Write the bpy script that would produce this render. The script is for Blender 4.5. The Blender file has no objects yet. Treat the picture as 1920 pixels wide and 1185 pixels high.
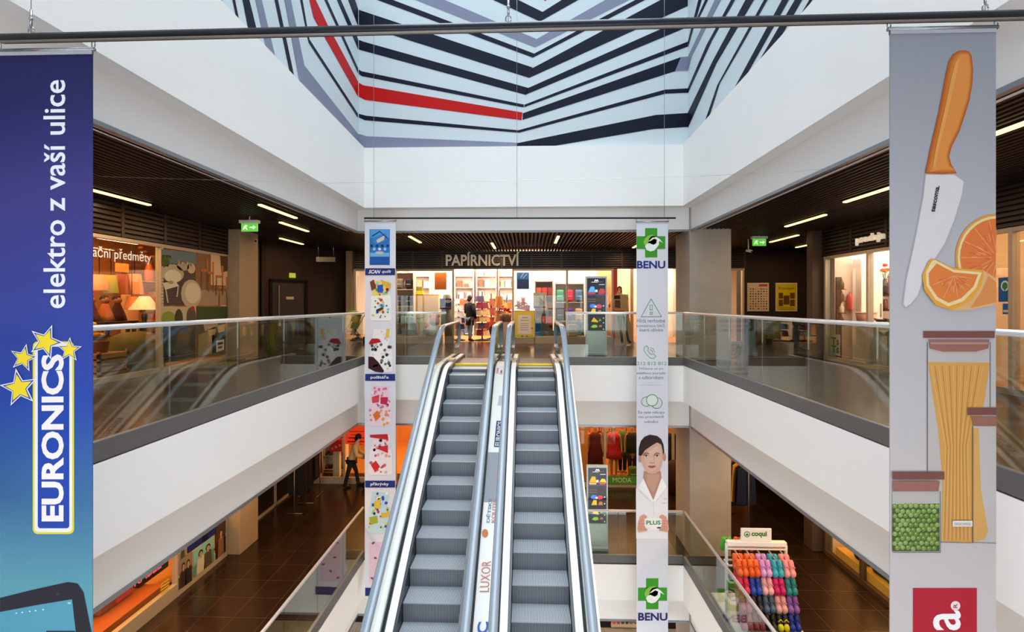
import bpy, math, random
from mathutils import Vector, Matrix
from mathutils.geometry import tessellate_polygon
R = random.Random(7)
SC = bpy.context.scene
COL = SC.collection
# ---------------------------------------------------------------- camera, sky, exposure
F = 906.7                       # focal length in pixels of the 1920 wide frame (17 mm)
YAW = math.atan(30.0 / F)
SY, CY = math.sin(YAW), math.cos(YAW)
EYE, HOR = 1.5, 569.0
cam_d = bpy.data.cameras.new('camera'); cam_d.sensor_width = 36.0; cam_d.lens = F / 1920 * 36
cam_d.shift_y = (HOR - 592.5) / 1920.0
cam_d.clip_start = .05; cam_d.clip_end = 200
cam = bpy.data.objects.new('camera', cam_d); COL.objects.link(cam)
cam.location = (0, 0, EYE); cam.rotation_euler = (math.pi / 2, 0, YAW)
SC.camera = cam
w = bpy.data.worlds.new('sky'); SC.world = w; w.use_nodes = True
bg = w.node_tree.nodes['Background']
bg.inputs[1].default_value = 1.0
_n = w.node_tree.nodes; _l = w.node_tree.links       # sky: bright overhead, dim midway, bright horizon and ground to light the lower storeys
_tc = _n.new('ShaderNodeTexCoord'); _sp = _n.new('ShaderNodeSeparateXYZ'); _mr = _n.new('ShaderNodeMapRange'); _cr = _n.new('ShaderNodeValToRGB')
_mr.inputs['From Min'].default_value = -1; _mr.inputs['From Max'].default_value = 1
_el = _cr.color_ramp.elements; _el.new(.5); _el.new(.49); _el.new(.91); _el.new(.62)
for _e, (_p, _c) in zip(_el, ((0, (2.25, 2.3, 2.35)), (.49, (2.5, 2.6, 2.7)), (.52, (2.65, 2.8, 2.95)), (.64, (1.0, 1.12, 1.25)), (.90, (.5, .58, .66)), (.985, (5.6, 6.0, 6.4)))): _e.position = _p; _e.color = (*_c, 1)
_l.new(_tc.outputs['Generated'], _sp.inputs[0]); _l.new(_sp.outputs[2], _mr.inputs['Value']); _l.new(_mr.outputs[0], _cr.inputs[0]); _l.new(_cr.outputs[0], bg.inputs[0])
SC.view_settings.view_transform = 'Standard'; SC.view_settings.look = 'None'
SC.view_settings.gamma = 1; SC.view_settings.use_curve_mapping = False
SC.view_settings.exposure = 0.60
SC.cycles.max_bounces = 8; SC.cycles.transparent_max_bounces = 24
SC.cycles.sample_clamp_indirect = 6; SC.cycles.caustics_reflective = False; SC.cycles.caustics_refractive = False

def area(name, loc, size, power, color, rot=(0, 0, 0)):
    l = bpy.data.lights.new(name, 'AREA'); l.shape = 'RECTANGLE'; l.size, l.size_y = size
    l.energy = power; l.color = color
    o = bpy.data.objects.new(name, l); COL.objects.link(o); o.location = loc; o.rotation_euler = rot
    return o
WARM = (1, .60, .26); AMBER = (1, .50, .16); NEUT = (1, .86, .74)
# the shops' own ceiling lights and the lower galleries' lights
area('shop_light', (-8.3, 7.0, 3.0), (2.0, 7.0), 165, AMBER)
area('shop_light', (8.1, 9.95, 3.0), (2.0, 2.6), 95, (1, .80, .66))
area('shop_light', (8.1, 4.9, 3.0), (2.0, 6.0), 120, AMBER)
area('shop_light', (-1.2, 18.0, 3.05), (8.5, 4.0), 480, (1, .80, .64))
area('shop_light', (5.0, 17.9, 3.05), (2.6, 3.6), 150, (1, .72, .50))
area('shop_light', (-8.3, 7.0, -1.5), (2.0, 7.0), 230, (1, .45, .13))
area('shop_light', (8.1, 7.0, -1.5), (2.0, 8.0), 220, AMBER)
area('shop_light', (0, 17.6, -1.5), (12, 3.6), 300, (1, .45, .13))
area('window_light', (-1.2, 15.86, 2.92), (9.0, .15), 130, (1, .82, .66), (math.radians(58), 0, 0))  # added fills, no fixtures: brighten the fronts of the window goods
area('window_light', (0, 15.5, -1.62), (12.0, .15), 80, (1, .55, .22), (math.radians(55), 0, 0))
area('window_light', (-7.08, 6.4, 2.85), (.15, 6.5), 30, AMBER, (0, math.radians(55), 0))
area('window_light', (7.05, 9.9, 2.85), (.15, 2.6), 12, (1, .82, .68), (0, math.radians(-55), 0))
area('gallery_light', (-5.3, 8.0, -1.40), (.3, 8.0), 110, WARM)
area('gallery_light', (5.3, 8.0, -1.40), (.3, 8.0), 110, WARM)
area('gallery_light', (0, 13.2, -1.40), (9.0, .3), 110, WARM)
area('gallery_light', (0, 13.2, -5.85), (9.0, .3), 90, WARM)

# ---------------------------------------------------------------- geometry helpers
def at(px, py, X=None, Y=None, Z=None):
    """the point where the view line through a photograph pixel meets a real plane of the building"""
    r = (px - 960) / F; u = (HOR - py) / F
    dx = r * CY - SY; dy = r * SY + CY
    t = X / dx if X is not None else Y / dy if Y is not None else (Z - EYE) / u
    return Vector((t * dx, t * dy, EYE + t * u))
def lin(h):
    if not isinstance(h, str): return tuple(h)
    h = h.lstrip('#'); c = [int(h[i:i + 2], 16) / 255 for i in (0, 2, 4)]
    return tuple(x / 12.92 if x <= .04045 else ((x + .055) / 1.055) ** 2.4 for x in c)
MATS = {}
def mat(h, rough=.5, metal=0., emit=0., var=.06, scale=6., bump=0., name=None, emit_col=None, aniso=None):
    key = (h, rough, metal, emit, var, scale, bump, aniso)
    if key in MATS: return MATS[key]
    m = bpy.data.materials.new(name or 'surface'); m.use_nodes = True; nt = m.node_tree
    b = nt.nodes['Principled BSDF']; c = lin(h)
    b.inputs['Base Color'].default_value = (*c, 1); b.inputs['Roughness'].default_value = rough
    b.inputs['Metallic'].default_value = metal
    if rough >= .5: b.inputs['Specular IOR Level'].default_value = .2
    if emit:
        b.inputs['Emission Color'].default_value = (*(lin(emit_col) if emit_col else c), 1); b.inputs['Emission Strength'].default_value = emit
    if var or bump:
        tc = nt.nodes.new('ShaderNodeTexCoord'); mp = nt.nodes.new('ShaderNodeMapping')
        mp.inputs['Scale'].default_value = aniso or (1, 1, 1)
        n = nt.nodes.new('ShaderNodeTexNoise'); n.inputs['Scale'].default_value = scale; n.inputs['Detail'].default_value = 4
        nt.links.new(tc.outputs['Object'], mp.inputs[0]); nt.links.new(mp.outputs[0], n.inputs['Vector'])
        if var:
            mr = nt.nodes.new('ShaderNodeMapRange'); mr.inputs['To Min'].default_value = 1 - var; mr.inputs['To Max'].default_value = 1 + var
            hs = nt.nodes.new('ShaderNodeHueSaturation'); hs.inputs['Color'].default_value = (*c, 1)
            nt.links.new(n.outputs['Fac'], mr.inputs['Value']); nt.links.new(mr.outputs[0], hs.inputs['Value'])
            nt.links.new(hs.outputs[0], b.inputs['Base Color'])
        if bump:
            bp = nt.nodes.new('ShaderNodeBump'); bp.inputs['Strength'].default_value = bump; bp.inputs['Distance'].default_value = .02
            nt.links.new(n.outputs['Fac'], bp.inputs['Height']); nt.links.new(bp.outputs[0], b.inputs['Normal'])
    MATS[key] = m; return m
def ink(h, var=.03): return mat(h, .6, var=var, name='print_ink')
def glass_mat(tint='e3ebe6', strength=1.0, name='clear_glass'):
    m = bpy.data.materials.new(name); m.use_nodes = True; nt = m.node_tree; nt.nodes.clear()
    o = nt.nodes.new('ShaderNodeOutputMaterial'); mx = nt.nodes.new('ShaderNodeMixShader')
    t = nt.nodes.new('ShaderNodeBsdfTransparent'); t.inputs[0].default_value = (*lin(tint), 1)
    g = nt.nodes.new('ShaderNodeBsdfGlossy'); g.inputs['Roughness'].default_value = .01; g.inputs[0].default_value = (.95, 1, .98, 1)
    f = nt.nodes.new('ShaderNodeFresnel'); ge = nt.nodes.new('ShaderNodeNewGeometry'); ir = nt.nodes.new('ShaderNodeMapRange')
    ir.inputs['To Min'].default_value = 1.5; ir.inputs['To Max'].default_value = 1 / 1.5      # same reflection on both faces of a pane
    nt.links.new(ge.outputs['Backfacing'], ir.inputs['Value']); nt.links.new(ir.outputs[0], f.inputs[0])
    mu = nt.nodes.new('ShaderNodeMath'); mu.operation = 'MULTIPLY'; mu.inputs[1].default_value = strength; mu.use_clamp = True
    nt.links.new(f.outputs[0], mu.inputs[0]); nt.links.new(mu.outputs[0], mx.inputs[0])
    nt.links.new(t.outputs[0], mx.inputs[1]); nt.links.new(g.outputs[0], mx.inputs[2]); nt.links.new(mx.outputs[0], o.inputs[0])
    return m
def tile_mat(h, joint, size=.6, rough=.22, off=(0, 0)):
    m = bpy.data.materials.new('floor_tiles'); m.use_nodes = True; nt = m.node_tree; b = nt.nodes['Principled BSDF']
    tc = nt.nodes.new('ShaderNodeTexCoord'); mp = nt.nodes.new('ShaderNodeMapping'); mp.inputs['Location'].default_value = (off[0], off[1], 0)
    br = nt.nodes.new('ShaderNodeTexBrick'); br.offset = 0; br.inputs['Scale'].default_value = 1
    br.inputs['Brick Width'].default_value = size; br.inputs['Row Height'].default_value = size; br.inputs['Mortar Size'].default_value = .005
    c = lin(h); br.inputs['Color1'].default_value = (*c, 1); br.inputs['Color2'].default_value = (*[x * .82 for x in c], 1)
    br.inputs['Mortar'].default_value = (*lin(joint), 1); br.inputs['Mortar Smooth'].default_value = .1
    n = nt.nodes.new('ShaderNodeTexNoise'); n.inputs['Scale'].default_value = 2.2; n.inputs['Detail'].default_value = 6
    mr = nt.nodes.new('ShaderNodeMapRange'); mr.inputs['To Min'].default_value = .75; mr.inputs['To Max'].default_value = 1.25
    hs = nt.nodes.new('ShaderNodeHueSaturation'); r2 = nt.nodes.new('ShaderNodeMapRange')
    r2.inputs['To Min'].default_value = rough * .7; r2.inputs['To Max'].default_value = rough * 1.4
    nt.links.new(tc.outputs['Object'], mp.inputs[0]); nt.links.new(mp.outputs[0], br.inputs['Vector']); nt.links.new(mp.outputs[0], n.inputs['Vector'])
    nt.links.new(n.outputs['Fac'], mr.inputs['Value']); nt.links.new(mr.outputs[0], hs.inputs['Value'])
    nt.links.new(br.outputs['Color'], hs.inputs['Color']); nt.links.new(hs.outputs[0], b.inputs['Base Color'])
    nt.links.new(n.outputs['Fac'], r2.inputs['Value']); nt.links.new(r2.outputs[0], b.inputs['Roughness'])
    return m
def grad_mat(stops, z0, z1, rough=.55, axis=2):
    """printed colour gradient up a banner, in object space (a printed design)"""
    m = bpy.data.materials.new('printed_gradient'); m.use_nodes = True; nt = m.node_tree; b = nt.nodes['Principled BSDF']
    tc = nt.nodes.new('ShaderNodeTexCoord'); sp = nt.nodes.new('ShaderNodeSeparateXYZ'); mr = nt.nodes.new('ShaderNodeMapRange')
    mr.inputs['From Min'].default_value = z0; mr.inputs['From Max'].default_value = z1
    cr = nt.nodes.new('ShaderNodeValToRGB'); el = cr.color_ramp.elements
    while len(el) < len(stops): el.new(.5)
    for e, (p, c) in zip(el, stops): e.position = p; e.color = (*lin(c), 1)
    nt.links.new(tc.outputs['Object'], sp.inputs[0]); nt.links.new(sp.outputs[axis], mr.inputs['Value'])
    nt.links.new(mr.outputs[0], cr.inputs[0]); nt.links.new(cr.outputs[0], b.inputs['Base Color']); b.inputs['Roughness'].default_value = rough; b.inputs['Specular IOR Level'].default_value = .2
    return m

BASE = {}
TEXT_CACHE = {}
def text_mesh(body, bold=0., shear=0., extrude=0., spacing=1.):
    k = (body, bold, shear, extrude, spacing)
    if k not in TEXT_CACHE:
        cu = bpy.data.curves.new('lettering', 'FONT'); cu.body = body; cu.offset = bold; cu.shear = shear; cu.extrude = extrude
        cu.resolution_u = 3; cu.align_x = 'CENTER'; cu.space_character = spacing; cu.space_line = .95
        o = bpy.data.objects.new('lettering', cu); COL.objects.link(o)
        dg = bpy.context.evaluated_depsgraph_get(); me = bpy.data.meshes.new_from_object(o.evaluated_get(dg))
        v = [tuple(x.co) for x in me.vertices]; f = [tuple(p.vertices) for p in me.polygons]
        bpy.data.objects.remove(o); bpy.data.curves.remove(cu); bpy.data.meshes.remove(me)
        TEXT_CACHE[k] = (v, f)
    return TEXT_CACHE[k]

class MB:
    """collects shapes (world coordinates) for ONE mesh object"""
    def __init__(s): s.v = []; s.f = []; s.m = []; s.mats = []; s.sm = []
    def _mi(s, m):
        if m not in s.mats: s.mats.append(m)
        return s.mats.index(m)
    def add(s, vs, fs, m, smooth=False):
        b = len(s.v); s.v += [Vector(x) for x in vs]; k = s._mi(m)
        for f in fs: s.f.append([b + i for i in f]); s.m.append(k); s.sm.append(smooth)
        return s
    def box(s, x0, x1, y0, y1, z0, z1, m, bev=0., M=None):
        vs = [(x, y, z) for x in (x0, x1) for y in (y0, y1) for z in (z0, z1)]
        fs = [(0, 1, 3, 2), (4, 6, 7, 5), (0, 4, 5, 1), (2, 3, 7, 6), (0, 2, 6, 4), (1, 5, 7, 3)]
        if bev:
            import bmesh
            bm = bmesh.new(); bv = [bm.verts.new(v) for v in vs]
            for f in fs: bm.faces.new([bv[i] for i in f])
            bmesh.ops.bevel(bm, geom=list(bm.edges), offset=bev, segments=2, affect='EDGES', profile=.5)
            bm.verts.index_update(); vs = [tuple(v.co) for v in bm.verts]; fs = [tuple(v.index for v in f.verts) for f in bm.faces]; bm.free()
        if M is not None: vs = [M @ Vector(v) for v in vs]
        return s.add(vs, fs, m)
    def cbox(s, c, size, m, rz=0., bev=0., rx=0., ry=0.):
        M = Matrix.Translation(c) @ Matrix.Rotation(rz, 4, 'Z') @ Matrix.Rotation(ry, 4, 'Y') @ Matrix.Rotation(rx, 4, 'X')
        a, b, c2 = [x / 2 for x in size]
        return s.box(-a, a, -b, b, -c2, c2, m, bev, M)
    def tube(s, pts, r, m, n=8, closed=False):
        pts = [Vector(p) for p in pts]; rr = r if isinstance(r, (list, tuple)) else [r] * len(pts)
        vs = []; fs = []; up = None
        for i, p in enumerate(pts):
            a = pts[max(0, i - 1)]; b = pts[min(len(pts) - 1, i + 1)]
            t = (b - a).normalized() if (b - a).length > 1e-9 else Vector((0, 0, 1))
            if up is None: up = t.orthogonal().normalized()
            u = (up - t * up.dot(t)); u = u.normalized() if u.length > 1e-6 else t.orthogonal().normalized(); up = u; q = t.cross(u)
            for k in range(n):
                an = 2 * math.pi * k / n; vs.append(p + (u * math.cos(an) + q * math.sin(an)) * rr[i])
        for i in range(len(pts) - 1):
            for k in range(n): fs.append((i * n + k, i * n + (k + 1) % n, (i + 1) * n + (k + 1) % n, (i + 1) * n + k))
        fs.append(tuple(range(n))[::-1]); fs.append(tuple((len(pts) - 1) * n + k for k in range(n)))
        return s.add(vs, fs, m, True)
    def lathe(s, c, prof, m, n=20, axis=None, sx=1., sy=1.):
        c = Vector(c); vs = []; fs = []
        q = Vector((0, 0, 1)).rotation_difference(Vector(axis)).to_matrix() if axis is not None else Matrix.Identity(3)
        for (r, z) in prof:
            for k in range(n):
                an = 2 * math.pi * k / n; vs.append(c + q @ Vector((r * math.cos(an) * sx, r * math.sin(an) * sy, z)))
        for i in range(len(prof) - 1):
            for k in range(n): fs.append((i * n + k, i * n + (k + 1) % n, (i + 1) * n + (k + 1) % n, (i + 1) * n + k))
        if prof[0][0] > 1e-5: fs.append(tuple(range(n))[::-1])
        if prof[-1][0] > 1e-5: fs.append(tuple((len(prof) - 1) * n + k for k in range(n)))
        return s.add(vs, fs, m, True)
    def ball(s, c, r, m, n=12, squash=(1, 1, 1), lump=0., M=None):
        vs = []; fs = []; h = n // 2; c = Vector(c)
        for i in range(h + 1):
            th = math.pi * i / h
            for k in range(n):
                ph = 2 * math.pi * k / n
                q = 1 + (lump * (R.random() - .5) if lump else 0)
                p = Vector((math.sin(th) * math.cos(ph) * squash[0], math.sin(th) * math.sin(ph) * squash[1], math.cos(th) * squash[2])) * r * q
                vs.append(c + (M @ p if M is not None else p))
        for i in range(h):
            for k in range(n): fs.append((i * n + k, (i + 1) * n + k, (i + 1) * n + (k + 1) % n, i * n + (k + 1) % n))
        return s.add(vs, fs, m, True)
    def poly(s, pts, m):
        pts = [Vector(p) for p in pts]
        if len(pts) < 5: return s.add(pts, [tuple(range(len(pts)))], m) if len(pts) == 3 or True else s
        return s.add(pts, [tuple(t) for t in tessellate_polygon([pts])], m)
    def prism(s, pts, ext, m):
        pts = [Vector(p) for p in pts]; n = len(pts); e = Vector(ext); tr = tessellate_polygon([pts])
        fs = [tuple(t) for t in tr] + [tuple(i + n for i in t)[::-1] for t in tr] + [(i, (i + 1) % n, n + (i + 1) % n, n + i) for i in range(n)]
        return s.add(pts + [p + e for p in pts], fs, m)
    def text(s, body, O, U, V, m, bold=0., shear=0., extrude=0., depth=None, spacing=1.):
        """lettering fitted to the parallelogram O, O+U (reading direction), O+V (up)"""
        v, f = text_mesh(body, bold, shear, .5 if depth else 0., spacing)
        x0 = min(p[0] for p in v); x1 = max(p[0] for p in v); y0 = min(p[1] for p in v); y1 = max(p[1] for p in v)
        O, U, V = Vector(O), Vector(U), Vector(V); nrm = U.cross(V).normalized() * (depth or 0.)
        return s.add([O + U * ((p[0] - x0) / (x1 - x0)) + V * ((p[1] - y0) / (y1 - y0)) + nrm * p[2] for p in v], f, m)
    def sweep(s, x0, x1, fn, h0, h1, ys, m):
        """a bar of box section running along the building's depth, fn(y) its height"""
        vs = []; fs = []
        for y in ys:
            z = fn(y); vs += [(x0, y, z + h0), (x1, y, z + h0), (x1, y, z + h1), (x0, y, z + h1)]
        for i in range(len(ys) - 1):
            a = i * 4; b = a + 4
            for k in range(4): fs.append((a + k, a + (k + 1) % 4, b + (k + 1) % 4, b + k))
        fs += [(3, 2, 1, 0), tuple((len(ys) - 1) * 4 + k for k in range(4))]
        return s.add(vs, fs, m)
    def build(s, name, parent=None, base=None):
        me = bpy.data.meshes.new(name)
        b = BASE[parent.name] if parent is not None else Vector(base) if base is not None else s.mid()
        me.from_pydata([v - b for v in s.v], [], s.f)
        for m in s.mats: me.materials.append(m)
        me.polygons.foreach_set('material_index', s.m); me.polygons.foreach_set('use_smooth', s.sm); me.update()
        o = bpy.data.objects.new(name, me); COL.objects.link(o)
        if parent is not None: o.parent = parent
        else: o.location = b
        BASE[o.name] = b
        return o
    def mid(s):
        xs = [v.x for v in s.v]; ys = [v.y for v in s.v]
        return Vector(((min(xs) + max(xs)) / 2, (min(ys) + max(ys)) / 2, min(v.z for v in s.v)))
def tag(o, label, cat, group=None, kind=None):
    o['label'] = label; o['category'] = cat
    if group: o['group'] = group
    if kind: o['kind'] = kind
    return o
def thing(name, label, cat, base, group=None):
    o = bpy.data.objects.new(name, None); COL.objects.link(o); o.location = base; o.empty_display_size = .1
    BASE[o.name] = Vector(base); return tag(o, label, cat, group)
def struct(mb, name, label=None, parent=None):
    o = mb.build(name, parent, base=(0, 0, 0) if parent is None else None)
    if parent is None: o['kind'] = 'structure'
    if label and parent is None: o['label'] = label
    return o
def dup(o, loc, rz=0., label=None, group=None):
    def rec(src, par):
        c = src.copy(); COL.objects.link(c)
        if par is not None: c.parent = par
        for ch in list(src.children): rec(ch, c)
        return c
    c = rec(o, None); c.location = loc; c.rotation_euler = (0, 0, rz); BASE[c.name] = Vector(loc)
    if label: c['label'] = label
    if group: c['group'] = group
    return c
def V3(*a): return Vector(a)
def blob(cx, cy, rx, ry, n=14, rot=0.):
    return [(cx + rx * math.cos(t) * math.cos(rot) - ry * math.sin(t) * math.sin(rot), cy + rx * math.cos(t) * math.sin(rot) + ry * math.sin(t) * math.cos(rot)) for t in [2 * math.pi * i / n for i in range(n)]]
class Print:
    """prints flat coloured shapes and lettering, given in photograph pixels, on the plane of a real flat object"""
    def __init__(s, mb, X=None, Y=None, toward=-1, step=.0012):
        s.mb, s.X, s.Y, s.tw, s.st = mb, X, Y, toward, step; s.l = 2; s.dk = 1.0
    def ink(s, h):
        if s.dk < 1 and isinstance(h, str): h = ''.join('%02x' % int(int(h[i:i + 2], 16) * s.dk) for i in (0, 2, 4))
        return ink(h) if isinstance(h, str) else h
    def p(s, px, py, l=None):
        o = s.tw * s.st * (s.l if l is None else l)
        q = at(px, py, X=s.X, Y=s.Y)
        return q + (Vector((o, 0, 0)) if s.X is not None else Vector((0, o, 0)))
    def poly(s, pts, h, l=None): s.mb.poly([s.p(*q, l) for q in pts], s.ink(h))
    def rect(s, a, b, c, d, h, l=None): s.poly([(a, b), (c, b), (c, d), (a, d)], h, l)
    def oval(s, cx, cy, rx, ry, h, l=None, rot=0., n=14): s.poly(blob(cx, cy, rx, ry, n, rot), h, l)
    def ring(s, pts, wd, h, l=None, closed=True):
        n = len(pts)
        for i in range(n if closed else n - 1):
            a = Vector(pts[i]); b = Vector(pts[(i + 1) % n]); t = (b - a)
            if t.length < 1e-6: continue
            q = Vector((-t.y, t.x)).normalized() * wd / 2; e = t.normalized() * wd * .3
            s.poly([tuple(a + q - e), tuple(b + q + e), tuple(b - q + e), tuple(a - q - e)], h, l)
    def line(s, pts, wd, h, l=None): s.ring(pts, wd, h, l, False)
    def text(s, body, o, u, v, h, l=None, bold=0., shear=0., spacing=1.):
        """o, u, v: pixels of the lettering's bottom-left, bottom-right and top-left corner"""
        O = s.p(*o, l); s.mb.text(body, O, s.p(*u, l) - O, s.p(*v, l) - O, s.ink(h), bold, shear, spacing=spacing)
# ---------------------------------------------------------------- the building
XL, XR, YB = -3.76, 3.49, 11.0          # edges of the atrium void
FZ = {2: .2, 1: -4.28, 0: -8.76}        # storey floors
FL, FR, FB = -6.95, 6.9, 15.7           # shop fronts left, right, back
YN = -1.6                               # end of the modelled galleries behind the photographer
white = mat('f4f4f2', .55, var=.012, scale=1.5, name='white_render')
white2 = mat('eeece9', .6, var=.015, scale=1.5, name='white_render')
strip = mat('5d5c5b', .45, var=.08, scale=9, name='grey_steel_channel')
edge = mat('8f9499', .35, .6, var=.05, name='aluminium_edge')
black = mat('0d0b0b', .7, var=.1, name='black_void')
slat = mat('2a1f1b', .5, var=.15, scale=9, name='dark_slat')
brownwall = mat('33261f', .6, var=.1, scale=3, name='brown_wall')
concrete = mat('a39d93', .75, var=.14, scale=2.5, bump=.08, name='fair_faced_concrete')
beige = mat('a48f74', .6, var=.05, name='beige_render')
framec = mat('b7a894', .4, .2, var=.04, name='beige_metal_frame')
tiles2 = tile_mat('352a23', '5a4a3d', .6, .20, (.16, .1)); tiles1 = tile_mat('291c15', '4c3a2b', .6, .22, (.02, .27))
shopfloor = mat('c48a4e', .35, var=.12, scale=3, name='shop_floor')
cream = mat('d9c9b4', .7, var=.04, name='shop_wall'); orangewall = mat('c98a55', .7, var=.1, scale=3, name='shop_wall')
shopwhite = mat('ece5de', .6, var=.03, name='shop_wall')
G = glass_mat('f4f7f4', .7); GR = glass_mat('edf1ec', 1.0, 'balustrade_glass')

# floors: side, back and front galleries of each storey
def floor(level, m):
    z = FZ[level]; b = MB(); t = .55
    b.box(-7.4, XL - .02, YN, 16.3, z - t, z, m); b.box(XR + .02, FR + .0, YN, 16.3, z - t, z, m); b.box(FR, 9.6, 11.5, 16.3, z - t, z, m)
    b.box(XL - .02, XR + .02, YB + .02, 16.3, z - t, z, m)
    b.box(XL - .02, XR + .02, YN, 1.55 if level == 1 else .1, z - t, z, m)
    b.box(-10, -7.4, YN, 13.2, z - t, z, shopfloor); b.box(FR + .0, 9.6, YN, 11.5, z - t, z, shopfloor); b.box(-7.4, 9.6, 16.3, 20.2, z - t, z, shopfloor)
    return struct(b, 'floor', 'dark brown glossy floor tiles around the atrium, %s storey' % ('upper' if level == 2 else 'lower'))
floor(2, tiles2); floor(1, tiles1)
b = MB(); b.box(-10, 9.6, YN, 20.2, FZ[0] - .3, FZ[0], tile_mat('dcd6cb', 'b0a89c', .6, .3)); struct(b, 'floor', 'pale stone floor at the bottom of the atrium')  # out of view; pale colour chosen to bounce light onto the lower bands

# white fascia bands round the void (outer band and set-back lower band)
def fascia(zo0, zo1, zi0, slope=0., name='trim_1', label=''):
    b = MB(); rc = .24
    def band(x0, x1, y0, y1, z0, z1, m, s=0.):
        vs = [(x, y, z) for x in (x0, x1) for y in (y0, y1) for z in (z0, z1 + (YB - y) * s)]
        b.add(vs, [(0, 1, 3, 2), (4, 6, 7, 5), (0, 4, 5, 1), (2, 3, 7, 6), (0, 2, 6, 4), (1, 5, 7, 3)], m)
    for sgn, xe in ((-1, XL), (1, XR)):
        a, c = sorted((xe, xe + sgn * .5)); band(a, c, YN, YB + .5, zo0, zo1, white, slope)
        a, c = sorted((xe + sgn * rc, xe + sgn * .5)); band(a, c, YN, YB + rc, zi0, zo0, white2)
        a, c = sorted((xe + sgn * (rc - .012), xe + sgn * .30)); band(a, c, YN, YB + rc, zi0 - .045, zi0, edge)
    b.box(XL, XR, YB, YB + .5, zo0, zo1, white); b.box(XL - rc, XR + .21, YB + rc, YB + .5, zi0, zo0, white2)
    b.box(XL - rc, XR + .21, YB + rc - .012, YB + .3, zi0 - .045, zi0, edge)
    return struct(b, name, label)
fascia(3.70, 5.08, 3.20, .027, 'trim_1', 'tall white band under the painted roof well')
fascia(-.71, .10, -1.31, 0, 'trim_2', 'white band below the upper glass balustrade')
fascia(-5.2, -4.40, -5.79, 0, 'trim_3', 'white band below the lower glass balustrade')
# added unseen near end: open low to admit daylight, blind above to limit it
b = MB()
for x in (-10, -7.2, -5.4, XL, -1.3, 1.1, XR, 5.2, 7.0, 9.6): b.box(x - .05, x + .05, YN - .2, YN - .05, -9, 10.2, white)
for z in (-8.9, -6.9, -4.7, -2.4, -.1, 2.1, 4.4, 7.2, 10.3): b.box(-10, 9.6, YN - .2, YN - .05, z - .06, z + .06, white)
b.box(-10, 9.6, YN - .3, YN - .2, 2.1, 10.3, white); struct(b, 'window_front', 'white mullions of the glazed street front behind the viewer')

# slatted ceilings of the galleries
def slats(z, name, label, pitch=.1, shops=True):
    b = MB()
    b.box(-7.4, XL - .3, YN, 16.3, z + .16, z + .2, black); b.box(XR + .3, FR, YN, 16.3, z + .16, z + .2, black); b.box(FR, 9.6, 11.5, 16.3, z + .16, z + .2, black)
    b.box(XL - .3, XR + .3, YB + .3, 16.3, z + .16, z + .2, black)
    if pitch:
        x = -7.0
        while x < 9.4:
            y0 = YN
            if XL - .26 < x < XR + .26: y0 = YB + .3
            if x > FR: y0 = 11.8
            b.box(x - .022, x + .022, y0, 16.2, z, z + .07, slat); x += pitch
    b.box(-10, -7.0, YN, 13.2, z + .1, z + .15, cream); b.box(FR + .1, 9.6, YN, 11.5, z + .1, z + .15, cream); b.box(-7.4, 9.6, 16.0, 20.2, z + .1, z + .15, cream)
    return struct(b, name, label)
slats(3.2, 'ceiling', 'dark slatted ceiling of the upper gallery', .1)
slats(-1.28, 'ceiling', 'dark ceiling of the lower gallery', 0); slats(-5.76, 'ceiling', 'dark ceiling of the bottom storey', 0)

# painted roof well: stripes are painted on the walls
pale = mat('d0dce1', .55, var=.012, scale=1.2, name='pale_blue_paint'); navy = mat('10152a', .5, var=.03, name='navy_paint')
lilac = mat('83889f', .5, var=.03, name='lilac_grey_paint'); red = mat('c01013', .5, var=.03, name='red_paint')
YM, XML, XMR, ZT = YB + .12, XL - .17, XR + .14, 10.4
A2 = lambda x, y: (400 + .3125 * x, .3125 * y); A3 = lambda x, y: (950 + .3125 * x, .3125 * y)
b = MB(); b.box(XML, XMR, YM, YM + .3, 4.9, ZT, pale); pr = Print(b, Y=YM, step=.0025)
def stripe(cv, pts, m): pr.poly([cv(*q) for q in pts], m)
for m, pts in (
  (lilac, [(865, 800), (920, 818), (1830, 857), (1815, 892), (865, 892)]), (navy, [(860, 680), (920, 695), (1830, 782), (1835, 797), (910, 722), (860, 700)]),
  (red, [(862, 490), (900, 512), (1855, 675), (1850, 722), (910, 600), (862, 575)]), (navy, [(862, 410), (890, 428), (1865, 628), (1860, 645), (890, 457), (862, 435)]),
  (navy, [(862, 235), (900, 250), (1890, 528), (1875, 570), (880, 300), (862, 290)]), (navy, [(862, 55), (905, 70), (1915, 405), (1895, 468), (862, 145)]),
  (navy, [(862, -82), (1925, 322), (1918, 347), (862, -45)]), (lilac, [(862, -224), (1940, 235), (1930, 285), (862, -140)]), (navy, [(862, -479), (1975, 72), (1960, 130), (862, -378)])):
    stripe(A2, pts, m)
for m, pts in (
  (navy, [(60, 860), (895, 690), (1092, 678), (1092, 762), (880, 775), (240, 884), (58, 892)]), (navy, [(70, 782), (950, 538), (1092, 530), (1092, 557), (950, 563), (75, 797)]),
  (navy, [(97, 680), (1045, 343), (1010, 428), (95, 720)]), (lilac, [(1045, 343), (1092, 339), (1092, 425), (1010, 428)]), (navy, [(108, 628), (1092, 248), (1092, 278), (103, 645)]),
  (navy, [(125, 530), (1092, 100), (1092, 160), (113, 569)]), (navy, [(150, 412), (1092, -90), (1092, 35), (135, 468)]), (navy, [(165, 322), (1092, -170), (1092, -134), (157, 347)]),
  (lilac, [(180, 235), (1092, -286), (1092, -180), (170, 285)]), (navy, [(215, 72), (1092, -476), (1092, -373), (200, 130)]), (red, [(190, -50), (230, 8), (270, -30), (230, -90)])):
    stripe(A3, pts, m)
struct(b, 'wall_back', 'pale blue roof-well wall painted with navy and red chevron stripes')
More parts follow.
